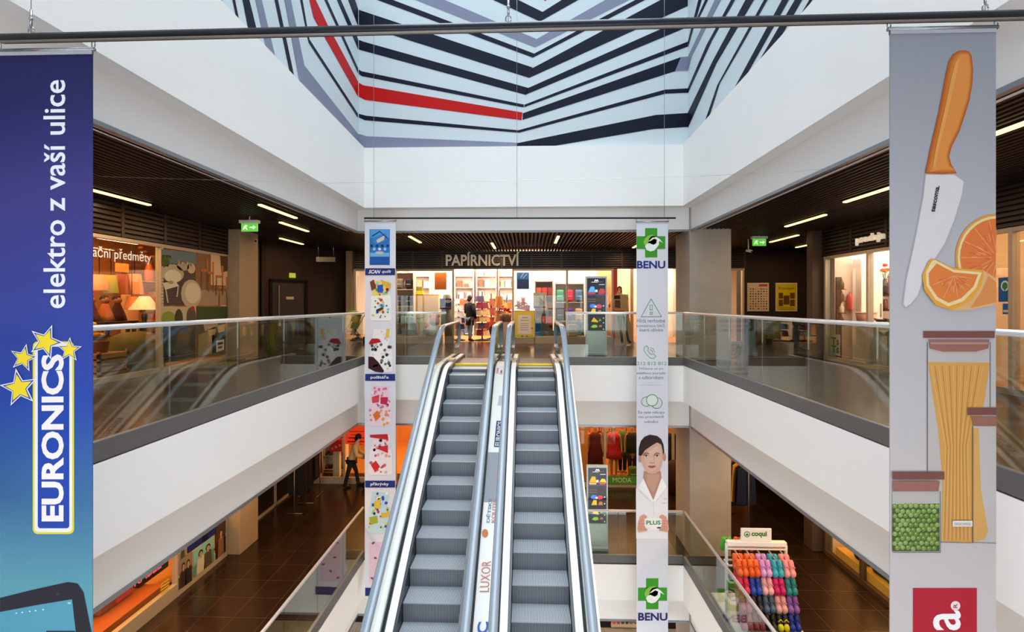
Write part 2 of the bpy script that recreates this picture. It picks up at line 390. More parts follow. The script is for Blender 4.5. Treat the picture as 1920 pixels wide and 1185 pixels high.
b = MB(); b.box(XML - .3, XML, YN, YM, 4.9, ZT, pale); pr = Print(b, X=XML, toward=1, step=.0025)
for m, pts in ((navy, [(20, -60), (35, -60), (78, 118), (65, 95)]), (navy, [(100, -60), (117, -60), (165, 180), (150, 170)]), (navy, [(162, -60), (200, -60), (292, 312), (233, 265), (205, 160)]),
  (lilac, [(238, -60), (275, -60), (385, 400), (328, 350)]), (navy, [(354, -60), (374, -60), (494, 505), (468, 485)]), (lilac, [(415, -60), (452, -60), (545, 392), (700, 590), (866, 800), (910, 895), (700, 695), (518, 505)]),
  (navy, [(508, -60), (524, -60), (575, 235), (866, 680), (866, 706), (570, 255)]), (red, [(560, -60), (585, -60), (690, 160), (868, 490), (868, 580), (600, 105)]),
  (navy, [(638, -60), (656, -60), (868, 410), (868, 440)]), (navy, [(715, -60), (738, -60), (868, 235), (868, 295)]), (navy, [(785, -60), (830, -60), (868, 55), (868, 158)])): stripe(A2, pts, m)
struct(b, 'wall_left', 'pale blue left roof-well wall painted with steep stripes')
b = MB(); b.box(XMR, XMR + .3, YN, YM, 4.9, ZT, pale); pr = Print(b, X=XMR, toward=-1, step=.0025)
for m, pts in ((navy, [(1166, -60), (1188, -60), (1090, 282), (1088, 248)]), (navy, [(1218, -60), (1238, -60), (1150, 120), (1140, 115)]), (lilac, [(1278, -60), (1318, -60), (1180, 200), (1110, 340), (1088, 428), (1088, 340)]),
  (navy, [(1380, -60), (1405, -60), (1235, 240), (1088, 560), (1088, 528), (1200, 270)]), (navy, [(1466, -60), (1520, -60), (1260, 380), (1088, 768), (1088, 675), (1240, 360)]),
  (navy, [(1578, -60), (1600, -60), (1430, 240), (1280, 500), (1210, 722), (1186, 740), (1265, 510)]), (navy, [(1685, -60), (1728, -60), (1410, 505), (1336, 585)]), (navy, [(1765, -60), (1808, -60), (1580, 340), (1466, 450)]),
  (navy, [(1852, -60), (1872, -60), (1716, 198), (1688, 220)])): stripe(A3, pts, m)
struct(b, 'wall_right', 'pale blue right roof-well wall painted with steep stripes')
# glazed roof bars (the roof is a skylight)
b = MB()
for i in range(7): b.box(XML - .3, XMR + .3, i * 2.0 - .04, i * 2.0 + .04, ZT, ZT + .14, white)
for x in (-1.3, 1.2): b.box(x - .04, x + .04, YN - .3, YM + .3, ZT, ZT + .14, white)
struct(b, 'ceiling', 'white bars of the glazed roof')

# concrete columns through all storeys
def column(x0, x1, y0, y1, zs, name, label, m=concrete, kick=True):
    b = MB()
    for z0, z1 in zs: b.box(x0, x1, y0, y1, z0, z1, m, .012)
    return tag(b.build(name), label, 'column')
column(-6.95, -6.62, 10.9, 11.66, [(.2, 3.36)], 'concrete_column', 'square beige concrete column on the upper left gallery beside the poster window', mat('a08d72', .75, var=.14, scale=2.5, bump=.08, name='fair_faced_concrete'))
column(-6.95, -6.62, 10.9, 11.66, [(-4.28, -1.12)], 'concrete_column', 'square beige concrete column on the lower left gallery beside the poster wall', mat('a08d72', .75, var=.14, scale=2.5, bump=.08, name='fair_faced_concrete'))
column(3.70, 4.64, 11.2, 12.25, [(-8.76, -4.83), (-4.28, -.35), (.2, 3.7)], 'concrete_column', 'wide grey concrete column running through the storeys at the right back corner of the void')
column(6.62, 6.95, 11.5, 11.72, [(.2, 3.36)], 'corner_pillar', 'slim dark brown pillar at the end of the upper right shop front', mat('4c3c34', .6, name='brown_cladding'))
column(6.62, 6.95, 11.5, 11.85, [(-4.28, -1.12)], 'corner_pillar', 'slim dark brown pillar on the lower right gallery before the lit display ledge', mat('4c3c34', .6, name='brown_cladding'))
column(-5.93, -5.72, 15.55, 15.9, [(.2, 3.36)], 'corner_pillar', 'slim warm beige pillar where the dark wall meets the stationery shop front', beige)

# walls behind the galleries
def slab(p, q, z0, z1, t, m, b):
    p, q = Vector(p), Vector(q); d = (q - p).normalized(); n = Vector((-d.y, d.x)) * t
    ps = [p, q, q + n, p + n]; b.prism([(v.x, v.y, z0) for v in ps], (0, 0, z1 - z0), m)
b = MB(); slab((-7.40, 13.40), (-5.93, 15.9), .2, 3.4, .15, brownwall, b); slab((-7.4, 11.66), (-7.4, 13.42), .2, 3.4, .15, brownwall, b); struct(b, 'wall_left', 'dark brown slanting wall with a door, upper left')
b = MB(); b.box(FR, 9.6, 16.1, 16.25, .2, 3.4, brownwall); b.box(6.9, 7.0, 15.7, 16.1, .2, 3.4, brownwall); b.box(9.5, 9.6, 11.5, 16.1, .2, 3.4, brownwall); struct(b, 'wall_right', 'dark brown wall carrying two posters, upper right')
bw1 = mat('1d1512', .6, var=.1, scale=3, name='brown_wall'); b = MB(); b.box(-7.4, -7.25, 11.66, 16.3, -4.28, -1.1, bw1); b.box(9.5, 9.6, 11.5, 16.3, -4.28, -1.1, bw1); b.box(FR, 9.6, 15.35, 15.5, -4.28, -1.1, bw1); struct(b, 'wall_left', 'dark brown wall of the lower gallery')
# shop rooms
for z in (.2, -4.28):
    w1 = orangewall; b = MB()
    b.box(-10.1, -10, YN, 13.2, z, z + 3.2, w1); b.box(-10, -7.4, 13.1, 13.2, z, z + 3.2, w1); struct(b, 'wall_left', 'wall inside the left shop')
    b = MB(); b.box(9.6, 9.7, YN, 20.2, z, z + 3.2, shopwhite if z > 0 else cream); b.box(FR + .1, 9.6, 11.35, 11.5, z, z + 3.2, shopwhite if z > 0 else cream); b.box(FR + .1, 9.6, *((8.38, 8.46) if z > 0 else (1.3, 1.4)), z, z + 3.2, cream); struct(b, 'wall_right', 'wall inside the right shop')
    b = MB(); b.box(-7.4, 9.6, 20.1, 20.2, z, z + 3.2, shopwhite if z > 0 else orangewall); b.box(-7.5, -7.4, 16.25, 20.2, z, z + 3.2, cream)
    if z > 0: b.box(-7.3, -5.7, 15.8, 15.9, z, z + 3.2, brownwall); b.box(3.35, 3.45, 15.95, 20.1, z, z + 3.2, mat('e7b48a', .6, name='peach_panel'))
    struct(b, 'wall_back', 'wall inside the back shop')
b = MB(); b.box(-10, 9.6, 15.4, 15.5, -8.76, -5.6, mat('1a1512', .7)); struct(b, 'wall_back', 'dark shop fronts on the bottom storey')
# ---------------------------------------------------------------- glass balustrades
railm = mat('e8ecef', .25, .55, var=.02, name='brushed_rail'); 
def balustrade(level, p, q, label, n, group='glass balustrades round the void', name='glass_balustrade'):
    z = FZ[level]; p, q = Vector((*p, z)), Vector((*q, z)); d = (q - p); L = d.length; d = d / L; nrm = Vector((-d.y, d.x, 0))
    t = thing(name, label, 'railing', (p + q) / 2, group)
    ang = math.atan2(d.y, d.x)
    mid = (p + q) / 2
    b = MB(); b.cbox(mid + V3(0, 0, .0), (L, .07, .17), strip, ang); b.cbox(mid + V3(0, 0, .088), (L, .05, .008), edge, ang); b.build('base_channel', t)
    b = MB(); b.tube([p + V3(0, 0, 1.085), q + V3(0, 0, 1.085)], .026, railm, 10); b.cbox(mid + V3(0, 0, 1.075), (L, .036, .03), railm, ang); b.build('handrail', t)
    for i in range(n):
        a = p + d * (L * i / n + .006); c = p + d * (L * (i + 1) / n - .006)
        b = MB(); b.cbox((a + c) / 2 + V3(0, 0, .575), ((c - a).length, .014, .98), GR, ang); b.build('glass_pane', t)
    return t
dz = {2: 'upper', 1: 'lower'}
for lv in (2, 1):
    balustrade(lv, (XL - .035, .2), (XL - .035, YB), '%s left glass balustrade with a pale steel handrail along the void' % dz[lv], 9)
    balustrade(lv, (XR + .035, .2), (XR + .035, YB), '%s right glass balustrade with a pale steel handrail along the void' % dz[lv], 9)
balustrade(2, (XL, YB + .035), (-1.88, YB + .035), 'upper short glass balustrade to the left of the escalators', 2)
balustrade(2, (.85, YB + .035), (XR, YB + .035), 'upper glass balustrade to the right of the escalators, before the menu kiosk', 2)
balustrade(1, (XL, YB + .035), (XR, YB + .035), 'lower glass balustrade at the far end, partly behind the escalators', 5)

# ---------------------------------------------------------------- escalators
TAN = .6717
steel = mat('fcfcfb', .34, 0, var=.03, scale=3, name='brushed_steel', aniso=(1, .1, 1)); groove = mat('23272c', .5, name='black_rubber')
rubber = mat('7a8893', .18, var=.05, name='grey_blue_handrail'); treadm = bpy.data.materials.new('ribbed_step'); treadm.use_nodes = True
def ribbed(m, h, rough):
    nt = m.node_tree; bs = nt.nodes['Principled BSDF']; tc = nt.nodes.new('ShaderNodeTexCoord'); sp = nt.nodes.new('ShaderNodeSeparateXYZ')
    mu = nt.nodes.new('ShaderNodeMath'); mu.operation = 'MULTIPLY'; mu.inputs[1].default_value = 2 * math.pi / .018; si = nt.nodes.new('ShaderNodeMath'); si.operation = 'SINE'
    mr = nt.nodes.new('ShaderNodeMapRange'); mr.inputs['From Min'].default_value = -.4; mr.inputs['From Max'].default_value = .5
    mr.inputs['To Min'].default_value = .45; mr.inputs['To Max'].default_value = 1.15
    hs = nt.nodes.new('ShaderNodeHueSaturation'); hs.inputs['Color'].default_value = (*lin(h), 1)
    nt.links.new(tc.outputs['Object'], sp.inputs[0]); nt.links.new(sp.outputs[0], mu.inputs[0]); nt.links.new(mu.outputs[0], si.inputs[0]); nt.links.new(si.outputs[0], mr.inputs['Value'])
    nt.links.new(mr.outputs[0], hs.inputs['Value']); nt.links.new(hs.outputs[0], bs.inputs['Base Color']); bs.inputs['Roughness'].default_value = rough; bs.inputs['Metallic'].default_value = .3
ribbed(treadm, 'b4bcc4', .38); riserm = bpy.data.materials.new('ribbed_riser'); riserm.use_nodes = True; ribbed(riserm, '767c84', .5)
yellow = mat('e8c800', .5, name='yellow_line'); skirtm = mat('18202a', .3, name='dark_skirting')
def soft(y, off, s=.10):
    l = -6.095 + TAN * y
    l = FZ[1] + s * math.log1p(math.exp(min(60, (l - FZ[1]) / s)))
    return FZ[2] - s * math.log1p(math.exp(min(60, (FZ[2] - l) / s))) + off
noseline = lambda y: soft(y, 0)
YS = [1.6 + .17 * i for i in range(64) if 1.6 + .17 * i < 11.75] + [11.75]
def escalator(label, xc, ph):
    t = thing('escalator', label, 'escalator', (xc, 6.2, FZ[1]), 'pair of escalators in the void')
    hw = .3535; hx = .52
    y = ph
    while y > 2.3: y -= .347
    y += .347
    ys = []
    while y < 10.05: ys.append(y); y += .347
    for y in ys:                                                  # every step: tread, ribbed riser
        z = noseline(y); zb = noseline(y - .347); b = MB()
        b.box(xc - hw, xc + hw, y, y + .345, z - .03, z, treadm); b.box(xc - hw, xc + hw, y - .004, y + .02, zb - .04, z - .002, riserm)
        b.box(xc - hw, xc + hw, y - .006, y + .012, z - .012, z + .002, mat('a9b1b8', .35, .4, name='step_nose')); b.build('step', t)
    for nm, sg in (('inner', -1), ('inner', 1)):
        xs = lambda a, c: sorted((xc + sg * a, xc + sg * c))
        b = MB(); b.sweep(*xs(hw + .006, hw + .04), noseline, -.35, .07, YS, skirtm); b.build('skirting', t)
        b = MB(); b.sweep(*xs(hw + .04, .485), noseline, .03, .075, YS, steel); b.build('inner_deck', t)
        b = MB(); b.sweep(*xs(.485, .535), noseline, .03, .11, YS, groove); b.build('glass_seat', t)
        b = MB(); b.sweep(*xs(.503, .515), noseline, .11, .83, YS, G); b.build('balustrade_glass', t)
        b = MB(); pts = [(yy, soft(yy, .86)) for yy in YS if yy < 11.5]
        zt = FZ[2] + .86; pts += [(11.62, zt - .01), (11.72, zt - .06), (11.78, zt - .16), (11.79, zt - .30), (11.75, zt - .44), (11.66, zt - .54), (11.5, zt - .60), (11.2, zt - .62)]
        zb = pts[0][1]; pts = [(1.42, zb - .54), (1.33, zb - .44), (1.29, zb - .30), (1.31, zb - .14), (1.42, zb - .03)] + pts
        vs = []; fs = []
        for i, (yy, zz) in enumerate(pts):
            a = pts[max(0, i - 1)]; c = pts[min(len(pts) - 1, i + 1)]; l = math.hypot(c[0] - a[0], c[1] - a[1]); nx, nz = -(c[1] - a[1]) / l, (c[0] - a[0]) / l
            for dx, dn in ((-.05, -.025), (-.05, .008), (-.036, .022), (.036, .022), (.05, .008), (.05, -.025)): vs.append((xc + sg * hx + dx, yy + nx * dn, zz + nz * dn))
        for i in range(len(pts) - 1):
            for k in range(6): fs.append((i * 6 + k, i * 6 + (k + 1) % 6, i * 6 + 6 + (k + 1) % 6, i * 6 + 6 + k))
        fs += [tuple(range(6)), tuple((len(pts) - 1) * 6 + k for k in range(6))[::-1]]
        b.add(vs, fs, rubber, True); b.build('handrail', t)
    b = MB(); osg = -1 if xc < -.5 else 1
    a, c = sorted((xc + osg * .535, xc + osg * .68)); b.sweep(a, c, noseline, .02, .07, YS, steel); b.build('outer_deck', t)
    b = MB(); a, c = sorted((xc + osg * .66, xc + osg * .685)); b.sweep(a, c, noseline, -.95, .05, YS, mat('e2e2df', .4, name='white_cladding'))
    b.sweep(xc - .66, xc + .66, noseline, -.95, -.5, YS, mat('d8d8d4', .5, name='white_cladding')); b.build('truss_cladding', t)
    b = MB(); b.box(xc - .36, xc + .36, 10.09, 10.24, .16, .226, yellow); b.box(xc - .36, xc + .36, 10.24, 10.5, .17, .208, mat('6d7176', .35, .7, name='comb_metal')); b.build('comb_plate', t)
    b = MB(); b.box(xc - .53, xc + .53, 10.5, 11.45, .1, .206, mat('4a4642', .3, .6, var=.1, name='landing_metal')); b.build('landing_plate', t); b = MB(); b.box(xc - .53, xc + .53, 1.5, 2.3, -4.4, -4.27, mat('4a4642', .3, .6, var=.1, name='landing_metal')); b.build('landing_plate', t)
    for sg in (-1, 1):
        b = MB(); a, c = sorted((xc + sg * (hw + .03), xc + sg * .535)); b.box(a, c, 10.05, 10.42, .2, .33, mat('c9b49c', .25, .5, name='newel_steel'), .02); b.build('handrail_inlet', t)
    return t
escalator('left escalator of grey ribbed steps, rising to the stationery shop', -1.173, 7.60)
escalator('right escalator of grey ribbed steps, beside the lower menu kiosk', .155, 6.06)
# advertising deck between the two escalators, its adverts printed on
b = MB(); b.sweep(-.64, -.38, noseline, -.5, .078, YS, mat('f8f8f8', .35, var=.01, name='white_advert_film'))
def dk(px, py):        # a pixel's point on the sloping deck
    h = .084; k = (-6.095 + h - EYE); v = at(px, py, Y=1.0) - V3(0, 0, EYE); v = Vector((v.x, 1.0, v.z)); s = k / (v.z - TAN); return V3(v.x * s, s, EYE + v.z * s)
def dpoly(pts, h, up=0.): b.poly([dk(*q) + V3(0, 0, up) for q in pts], ink(h))
def dtext(s, o, u, v, h, bold=0., up=.002): O = dk(*o) + V3(0, 0, up); b.text(s, O, dk(*u) + V3(0, 0, up) - O, dk(*v) + V3(0, 0, up) - O, ink(h), bold)
dpoly([(912, 848), (948, 848), (937, 941), (900, 941)], 'a5acb8')
dtext('m', (945, 902), (947, 874), (930, 902), 'd98a96', .03)
dpoly([(926, 838), (941, 838), (944, 789), (931, 789)], '46587e', .001); dtext('EURONICS', (938, 836), (943, 791), (928, 836), 'e8e8ee', .02, .003)
dtext('DĚTSKÝ', (918, 980), (923, 934), (910, 980), '5d8fae', .02); dtext('KOUTEK', (928, 980), (931, 934), (921, 980), 'd98d8a', .02)
dpoly(blob(909.5, 1000, 6, 8), 'd98a5a', .001)
dtext('LUXOR', (917, 1110), (921, 1052), (899, 1110), 'd58a80', .0)
dtext('C', (914, 1190), (917, 1166), (893, 1190), '4d6cb8', .03)
dpoly([(932, 690), (935, 690), (934, 697), (931, 697)], 'c98f86', .001); dpoly([(939, 694), (942, 694), (941, 699), (938, 699)], 'b9574d', .001)
dpoly([(933, 760), (940, 760), (942, 742), (936, 742)], 'c4cbd6', .001)
tag(b.build('advertising_deck'), 'white sloping panel of printed adverts between the two escalators', 'sign')
b = MB(); b.box(-.66, -.36, 10.2, 11.3, .1, .28, mat('33363a', .4, name='dark_steel_box'), .01); b.box(-.55, -.47, 10.35, 10.45, .28, .283, ink('dfe6f5')); tag(b.build('control_box'), 'low dark steel box between the escalator tops', 'box')

# ---------------------------------------------------------------- hanging rods and banners
rodm = mat('1b1f2a', .35, .4, var=.06, name='dark_rod'); chrome = mat('9a9ea3', .25, .9, name='steel_hook'); hemm = mat('b9bcc4', .5, var=.06, name='silver_hem')
def rod(label, x0, x1, y, z0, z1, r, wires, chain=False):
    t = thing('hanging_rod', label, 'rod', ((x0 + x1) / 2, y, (z0 + z1) / 2), 'hanging banner rods')
    zz = lambda x: z0 + (z1 - z0) * (x - x0) / (x1 - x0)
    b = MB(); b.tube([(x0, y, z0), (x1, y, z1)], r, rodm, 12); b.build('rod', t)
    if chain:
        b = MB(); b.tube([(x0, y - .012, z0 - r * .8), (x1, y - .012, z1 - r * .8)], r * .35, mat('8d8781', .4, .3, name='rod_seam'), 6); b.build('seam', t)
    for x in wires:
        b = MB(); z = zz(x); b.tube([(x, y, z), (x, y, ZT)], .0022 if chain else .004, chrome, 5)
        if chain:
            b.tube([(x + .018 * math.cos(a), y, z + r + .02 + .026 * math.sin(a)) for a in [i * .524 for i in range(13)]], .005, chrome, 6)
            b.tube([(x, y, z + r + .045), (x, y, z + r + .16)], .008, chrome, 6); b.ball((x, y, z + r + .10), .013, chrome, 8)
        b.build('suspension_wire', t)
    return t
YNB, YFB = 3.2, 10.5
rod('long thick black rod hanging across the foreground with the two big banners', -3.60, 3.40, YNB, 3.315, 3.345, .033, (-3.40, -.13, 2.93), True)
rod('thin black rod hanging at the far end of the void with the two narrow banners', -3.59, 3.17, YFB, 3.372, 3.335, .018, (-3.38, -.24, 2.93))
def banner(name, label, px0, px1, pxy0, pxy1, Y, matb, draw, hem=hemm, hooks=True, zrod=None):
    a = at(px0, pxy0, Y=Y); c = at(px1, pxy1, Y=Y); x0, x1, z1, z0 = a.x, c.x, a.z, c.z
    t = thing(name, label, 'banner', ((x0 + x1) / 2, Y, z0), 'hanging advertising banners')
    b = MB(); b.box(x0, x1, Y - .003, Y + .003, z0, z1, matb); pr = Print(b, Y=Y - .003, step=.0011 if Y < 5 else .002); draw(pr); b.build('banner_cloth', t)
    k = (x1 - x0)
    b = MB(); b.tube([(x0 - .012, Y, z1 - .01), (x1 + .012, Y, z1 - .01)], .014, chrome, 8); b.box(x0, x1, Y - .009, Y + .009, z1 - .045, z1, hem); b.build('top_hem', t)
    for x in (x0 - .004, x1 + .004):
        zr = zrod; b = MB(); zc = (z1 + zr) / 2; h = abs(zr - z1) / 2 + .012
        b.tube([(x + .011 * math.cos(q), Y, zc + h * math.sin(q)) for q in [i * .524 for i in range(13)]], .0035, chrome, 6); b.build('hook', t)
    return t
# ---------------------------------------------------------------- what is printed on the four banners
def star(cx, cy, r, a0=-90, k=.42): return [(cx + (r if i % 2 == 0 else r * k) * math.cos(math.radians(a0 + 36 * i)), cy + (r if i % 2 == 0 else r * k) * math.sin(math.radians(a0 + 36 * i))) for i in range(10)]
def rrect(a, b, c, d, r): 
    o = []
    for cx, cy, s in ((c - r, b + r, -90), (c - r, d - r, 0), (a + r, d - r, 90), (a + r, b + r, 180)):
        o += [(cx + r * math.cos(math.radians(s + t)), cy + r * math.sin(math.radians(s + t))) for t in (0, 30, 60, 90)]
    return o
def draw_blue(p):
    p.text('elektro z vaší ulice', (123, 578), (123, 150), (82, 578), 'e3e4ee', 2, .012)
    p.poly(rrect(62, 640, 139.5, 1001, 9), 'd8d23c', 2); p.poly(rrect(65.5, 643, 136, 997, 7), 'e6e2e6', 3); p.poly(rrect(72, 650, 131, 990, 5), '2143a0', 4)
    p.text('EURONICS', (121, 977), (121, 664), (79, 977), 'ece5e6', 5, .035)
    for cx, cy, r, a in ((38, 727, 37, -100), (46, 671, 27, -78), (88, 641, 34, -70), (132, 656, 24, -88)):
        p.poly(star(cx, cy, r, a), 'ececf2', 6); p.poly(star(cx, cy, r * .86, a), '35509c', 7); p.poly(star(cx, cy, r * .70, a, .46), 'efd32e', 8)
    p.poly([(0.5, 1121), (60, 1106), (128, 1091), (146, 1094), (157, 1110), (163, 1140), (173, 1190), (173, 1420), (0.5, 1420)], '26242e', 2)
    p.poly([(0.5, 1147), (70, 1134), (136, 1123), (140, 1160), (152, 1260), (150, 1400), (0.5, 1400)], '4f93ab', 3)
    for x in (32, 43, 57, 68, 82): p.oval(x, 1153 - x * .13, 1.6, 1.4, 'd5e6ec', 4, n=8)
    p.oval(110, 1113, 3.5, 2.6, '3d3b48', 4); p.rect(88, 1182, 142, 1186, '2b2a33', 4); p.rect(128, 1128, 134, 1132, '9cc3cf', 4)
gz = lambda y0, y1: None
a_ = at(0, 1420, Y=YNB).z; b_ = at(0, 95, Y=YNB).z
blue = grad_mat([(0, '5f98a6'), (.24, '5792a2'), (.36, '3a6894'), (.50, '2746a0'), (.66, '303c8c'), (.80, '3d3a7c'), (.92, '24265c'), (1, '171a4c')], 0, b_ - a_)
banner('advertising_banner', 'big dark blue banner with stars and a tablet hanging at the left front', .5, 174, 93, 1420, YNB, blue, draw_blue, mat('a9abb3', .45, .2, var=.05), zrod=3.29)
K = lambda ox, oy, s: (lambda *pts: [(ox + s * x, oy + s * y) for x, y in pts])
def draw_knife(p):
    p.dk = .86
    k4 = K(1440, 0, .3376); k5 = K(1660, 40, .4896); k6 = K(1660, 600, .4934)
    hd = k4((1090, 281), (1055, 284), (1025, 303), (1000, 343), (985, 410), (945, 620), (905, 790), (868, 962), (960, 968), (1046, 963), (1015, 915), (1003, 870), (1015, 820), (1060, 730), (1090, 640), (1115, 560), (1131, 470), (1136, 390), (1127, 310), (1112, 288))
    p.poly(k5((150, 584), (265, 584), (305, 612), (300, 660), (272, 760), (238, 850), (205, 905), (165, 930), (132, 1045), (100, 1088), (75, 1102), (62, 1085), (75, 990), (110, 830), (140, 670)), 'b4b0b6', 2)
    p.poly(k5((154, 588), (262, 588), (298, 614), (292, 660), (262, 760), (226, 850), (190, 905), (150, 960), (122, 1050), (95, 1082), (77, 1094), (68, 1082), (80, 990), (115, 830), (145, 670)), 'dcd9db', 3)
    p.poly(hd, 'b5561c', 4)
    cx = sum(q[0] for q in hd) / len(hd); cy = sum(q[1] for q in hd) / len(hd)
    def inset(pts, d):                                   # the handle's printed shading: outlines stepping inwards
        n = len(pts); o = []
        for i in range(n):
            a, b_, c = Vector(pts[i - 1]), Vector(pts[i]), Vector(pts[(i + 1) % n]); t = (c - a)
            t = t.normalized() if t.length > 1e-6 else Vector((1, 0)); q = Vector((-t.y, t.x))
            o.append(tuple(b_ + q * (d if sum(pts[k - 1][0] * pts[k][1] - pts[k][0] * pts[k - 1][1] for k in range(n)) > 0 else -d)))
        return o
    for i, c in enumerate(('bd6420', 'c87028', 'd27c31', 'da873a', 'e09043')): p.poly([(x + 1.1 * i * .5, y) for x, y in inset(hd, 1.6 + 1.9 * i)], c, 5 + i * .5)
    p.poly(k4((1055, 335), (1035, 350), (1012, 430), (970, 630), (930, 800), (908, 925), (922, 930), (948, 800), (995, 620), (1035, 440)), 'e7a055', 9)
    p.text('tescoma.', *k5((186, 733), (205, 632), (171, 729)), '2b2a2c', 7, .03)
    cl = lambda pts: [(min(x, 1865.5), y) for x, y in pts]
    big = lambda s: cl([(1868 + 78 * s * math.cos(t), 483 + 82 * s * math.sin(t)) for t in [math.pi / 2 + math.pi * i / 16 for i in range(17)]])
    p.poly(big(1), 'e39a3e', 4); p.poly(big(.95), 'f0d49c', 5); p.poly(big(.89), 'e2773a', 6)
    for i in range(7):
        t = math.pi / 2 + math.pi * (i + .5) / 7; p.line(cl([(1868 + 12 * math.cos(t), 483 + 12 * math.sin(t)), (1868 + 70 * math.cos(t), 483 + 72 * math.sin(t))]), .9, 'eeb07a', 7)
    p.poly(cl(k5((370, 953), (425, 985), (425, 1085), (300, 1108), (240, 1106), (330, 1055))), 'e3b07a', 8); p.poly(cl(k5((390, 975), (425, 1000), (425, 1075), (320, 1098), (360, 1040))), 'dd8d4c', 9)
    p.poly(k5((175, 908), (255, 945), (372, 953), (362, 1010), (322, 1070), (250, 1106), (190, 1088), (145, 1032), (136, 975), (160, 920)), 'e8a437', 10)
    p.poly(k5((185, 915), (255, 952), (362, 962), (342, 1020), (292, 1072), (235, 1092), (187, 1067), (151, 1012), (149, 960), (172, 918)), 'f0d6a0', 11)
    p.poly(k5((190, 928), (255, 962), (348, 970), (330, 1016), (284, 1060), (236, 1078), (194, 1056), (162, 1008), (160, 965)), 'e27f3a', 12)
    for q in ((175, 1010), (215, 1060), (270, 1055), (315, 1015), (325, 985)): p.line(k5((255, 975), q), .9, 'f0b27c', 13)
    rr = random.Random(11)
    for i in range(70):
        t = math.pi / 2 + math.pi * rr.random(); r0 = rr.uniform(8, 50); r1 = r0 + rr.uniform(6, 16); c = rr.choice(['ea8a50', 'd9662c', 'f0a878', 'e47a40'])
        if r1 < 70: p.line(cl([(1868 + r0 * math.cos(t), 483 + r0 * math.sin(t)), (1868 + r1 * math.cos(t + .03), 483 + r1 * math.sin(t + .03))]), 1.3, c, 6.2 + i * .02)
        u = rr.random(); e = k6((0, 0)); q0 = k5((255, 975))[0]; t2 = math.radians(rr.uniform(15, 165)); r0 = rr.uniform(9, 22); r1 = r0 + rr.uniform(4, 13)
        p.line([(q0[0] + r0 * math.cos(t2) * 1.1, q0[1] + r0 * math.sin(t2)), (q0[0] + r1 * math.cos(t2) * 1.1, q0[1] + r1 * math.sin(t2))], 1.2, c, 12.2 + i * .02)
    # storage jars
    lid, lid2 = '7b4b44', '9a675c'
    p.rect(*k6((158, 75))[0], *k6((397, 846))[0], 'c2bab6', 2)
    p.poly(k6((160, 160), (395, 162), (376, 300), (352, 430), (334, 560), (328, 845), (212, 840), (215, 600), (200, 420), (175, 260)), 'd99f52', 3)
    for i in range(15):
        x = 172 + i * 14; p.line(k6((x, 175), (x * .42 + 155, 480), (215 + i * 7.4, 835)), .9, 'b97c33' if i % 2 else 'edc07a', 4)
    p.line(k6((158, 85), (158, 575)), 1.2, '6e6a6c', 5); p.line(k6((396, 85), (396, 330)), 1.2, '6e6a6c', 5); p.line(k6((206, 843), (330, 846)), 1.2, '8d857e', 5)
    p.poly(k6((142, 42), (412, 42), (412, 68), (142, 68)), lid, 6); p.poly(k6((162, 74), (392, 74), (388, 108), (340, 120), (215, 120), (166, 108)), lid2, 6); p.poly(k6((168, 84), (386, 84), (386, 92), (168, 92)), 'b58a7c', 7)
    p.poly(k6((328, 402), (417, 402), (417, 842), (328, 842)), 'c4bcb8', 7)
    p.poly(k6((330, 410), (350, 410), (358, 640), (386, 800), (372, 832), (330, 840)), 'd8a45c', 8)
    p.line(k6((328, 405), (328, 842)), 1.2, '6e6a6c', 9); p.line(k6((328, 842), (416, 846)), 1.2, '8d857e', 9)
    p.poly(k6((308, 332), (417, 332), (417, 360), (308, 360)), lid, 9); p.poly(k6((322, 366), (417, 366), (417, 402), (330, 400)), lid2, 9)
    p.poly(k6((250, 760), (325, 760), (325, 782), (250, 782)), 'ece7e0', 10); p.text('tescoma', *k6((256, 777), (318, 777), (256, 766)), '9a8f86', 11)
    p.poly(k6((24, 650), (204, 650), (204, 880), (24, 880)), 'bcb7b1', 5); p.poly(k6((24, 700), (202, 696), (203, 876), (24, 876)), '46592a', 6)
    for j in range(10):
        for i in range(9):
            cx_, cy_ = 33 + i * 20 + (j % 2) * 9, 706 + j * 17.6 + R.uniform(-3, 3)
            if cx_ < 200: q = k6((cx_, cy_))[0]; c_ = R.choice(['7f9a45', '6d8a38', '90a85a']); p.oval(*q, 4.7, 4.6, c_, 7 + (i + j) % 2, n=9); p.oval(q[0] - 1.2, q[1] - 1.4, 1.5, 1.4, 'b9c987', 9, n=6)
    p.line(k6((204, 650), (204, 880)), 1.2, '6e6a6c', 10); p.line(k6((24, 880), (204, 880)), 1.2, '7a776f', 10)
    p.poly(k6((22, 575), (219, 575), (219, 604), (22, 604)), lid, 11); p.poly(k6((24, 610), (202, 610), (196, 648), (24, 648)), lid2, 11)
    p.poly(k6((104, 1018), (347, 1018), (347, 1765), (104, 1765)), 'b81a30', 2)
    p.text('tescoma', *k6((285, 1725), (285, 1103), (158, 1725)), 'fffdfd', 3, .012)
    p.oval(*k6((265, 1085))[0], 9, 9, 'efe3e3', 3); p.text('R', *k6((272, 1093), (272, 1077), (256, 1093)), 'c01f35', 4, .01)
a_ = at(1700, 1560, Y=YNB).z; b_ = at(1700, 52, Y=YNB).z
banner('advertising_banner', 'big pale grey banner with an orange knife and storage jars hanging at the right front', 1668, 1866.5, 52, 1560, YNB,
       grad_mat([(0, 'b8afac'), (.45, 'aca5a6'), (.75, '9c9ca2'), (1, '7c808a')], 0, b_ - a_), draw_knife, mat('9a9ca4', .55, var=.12, scale=14), zrod=3.31)  # darker top is shade put into the cloth colour

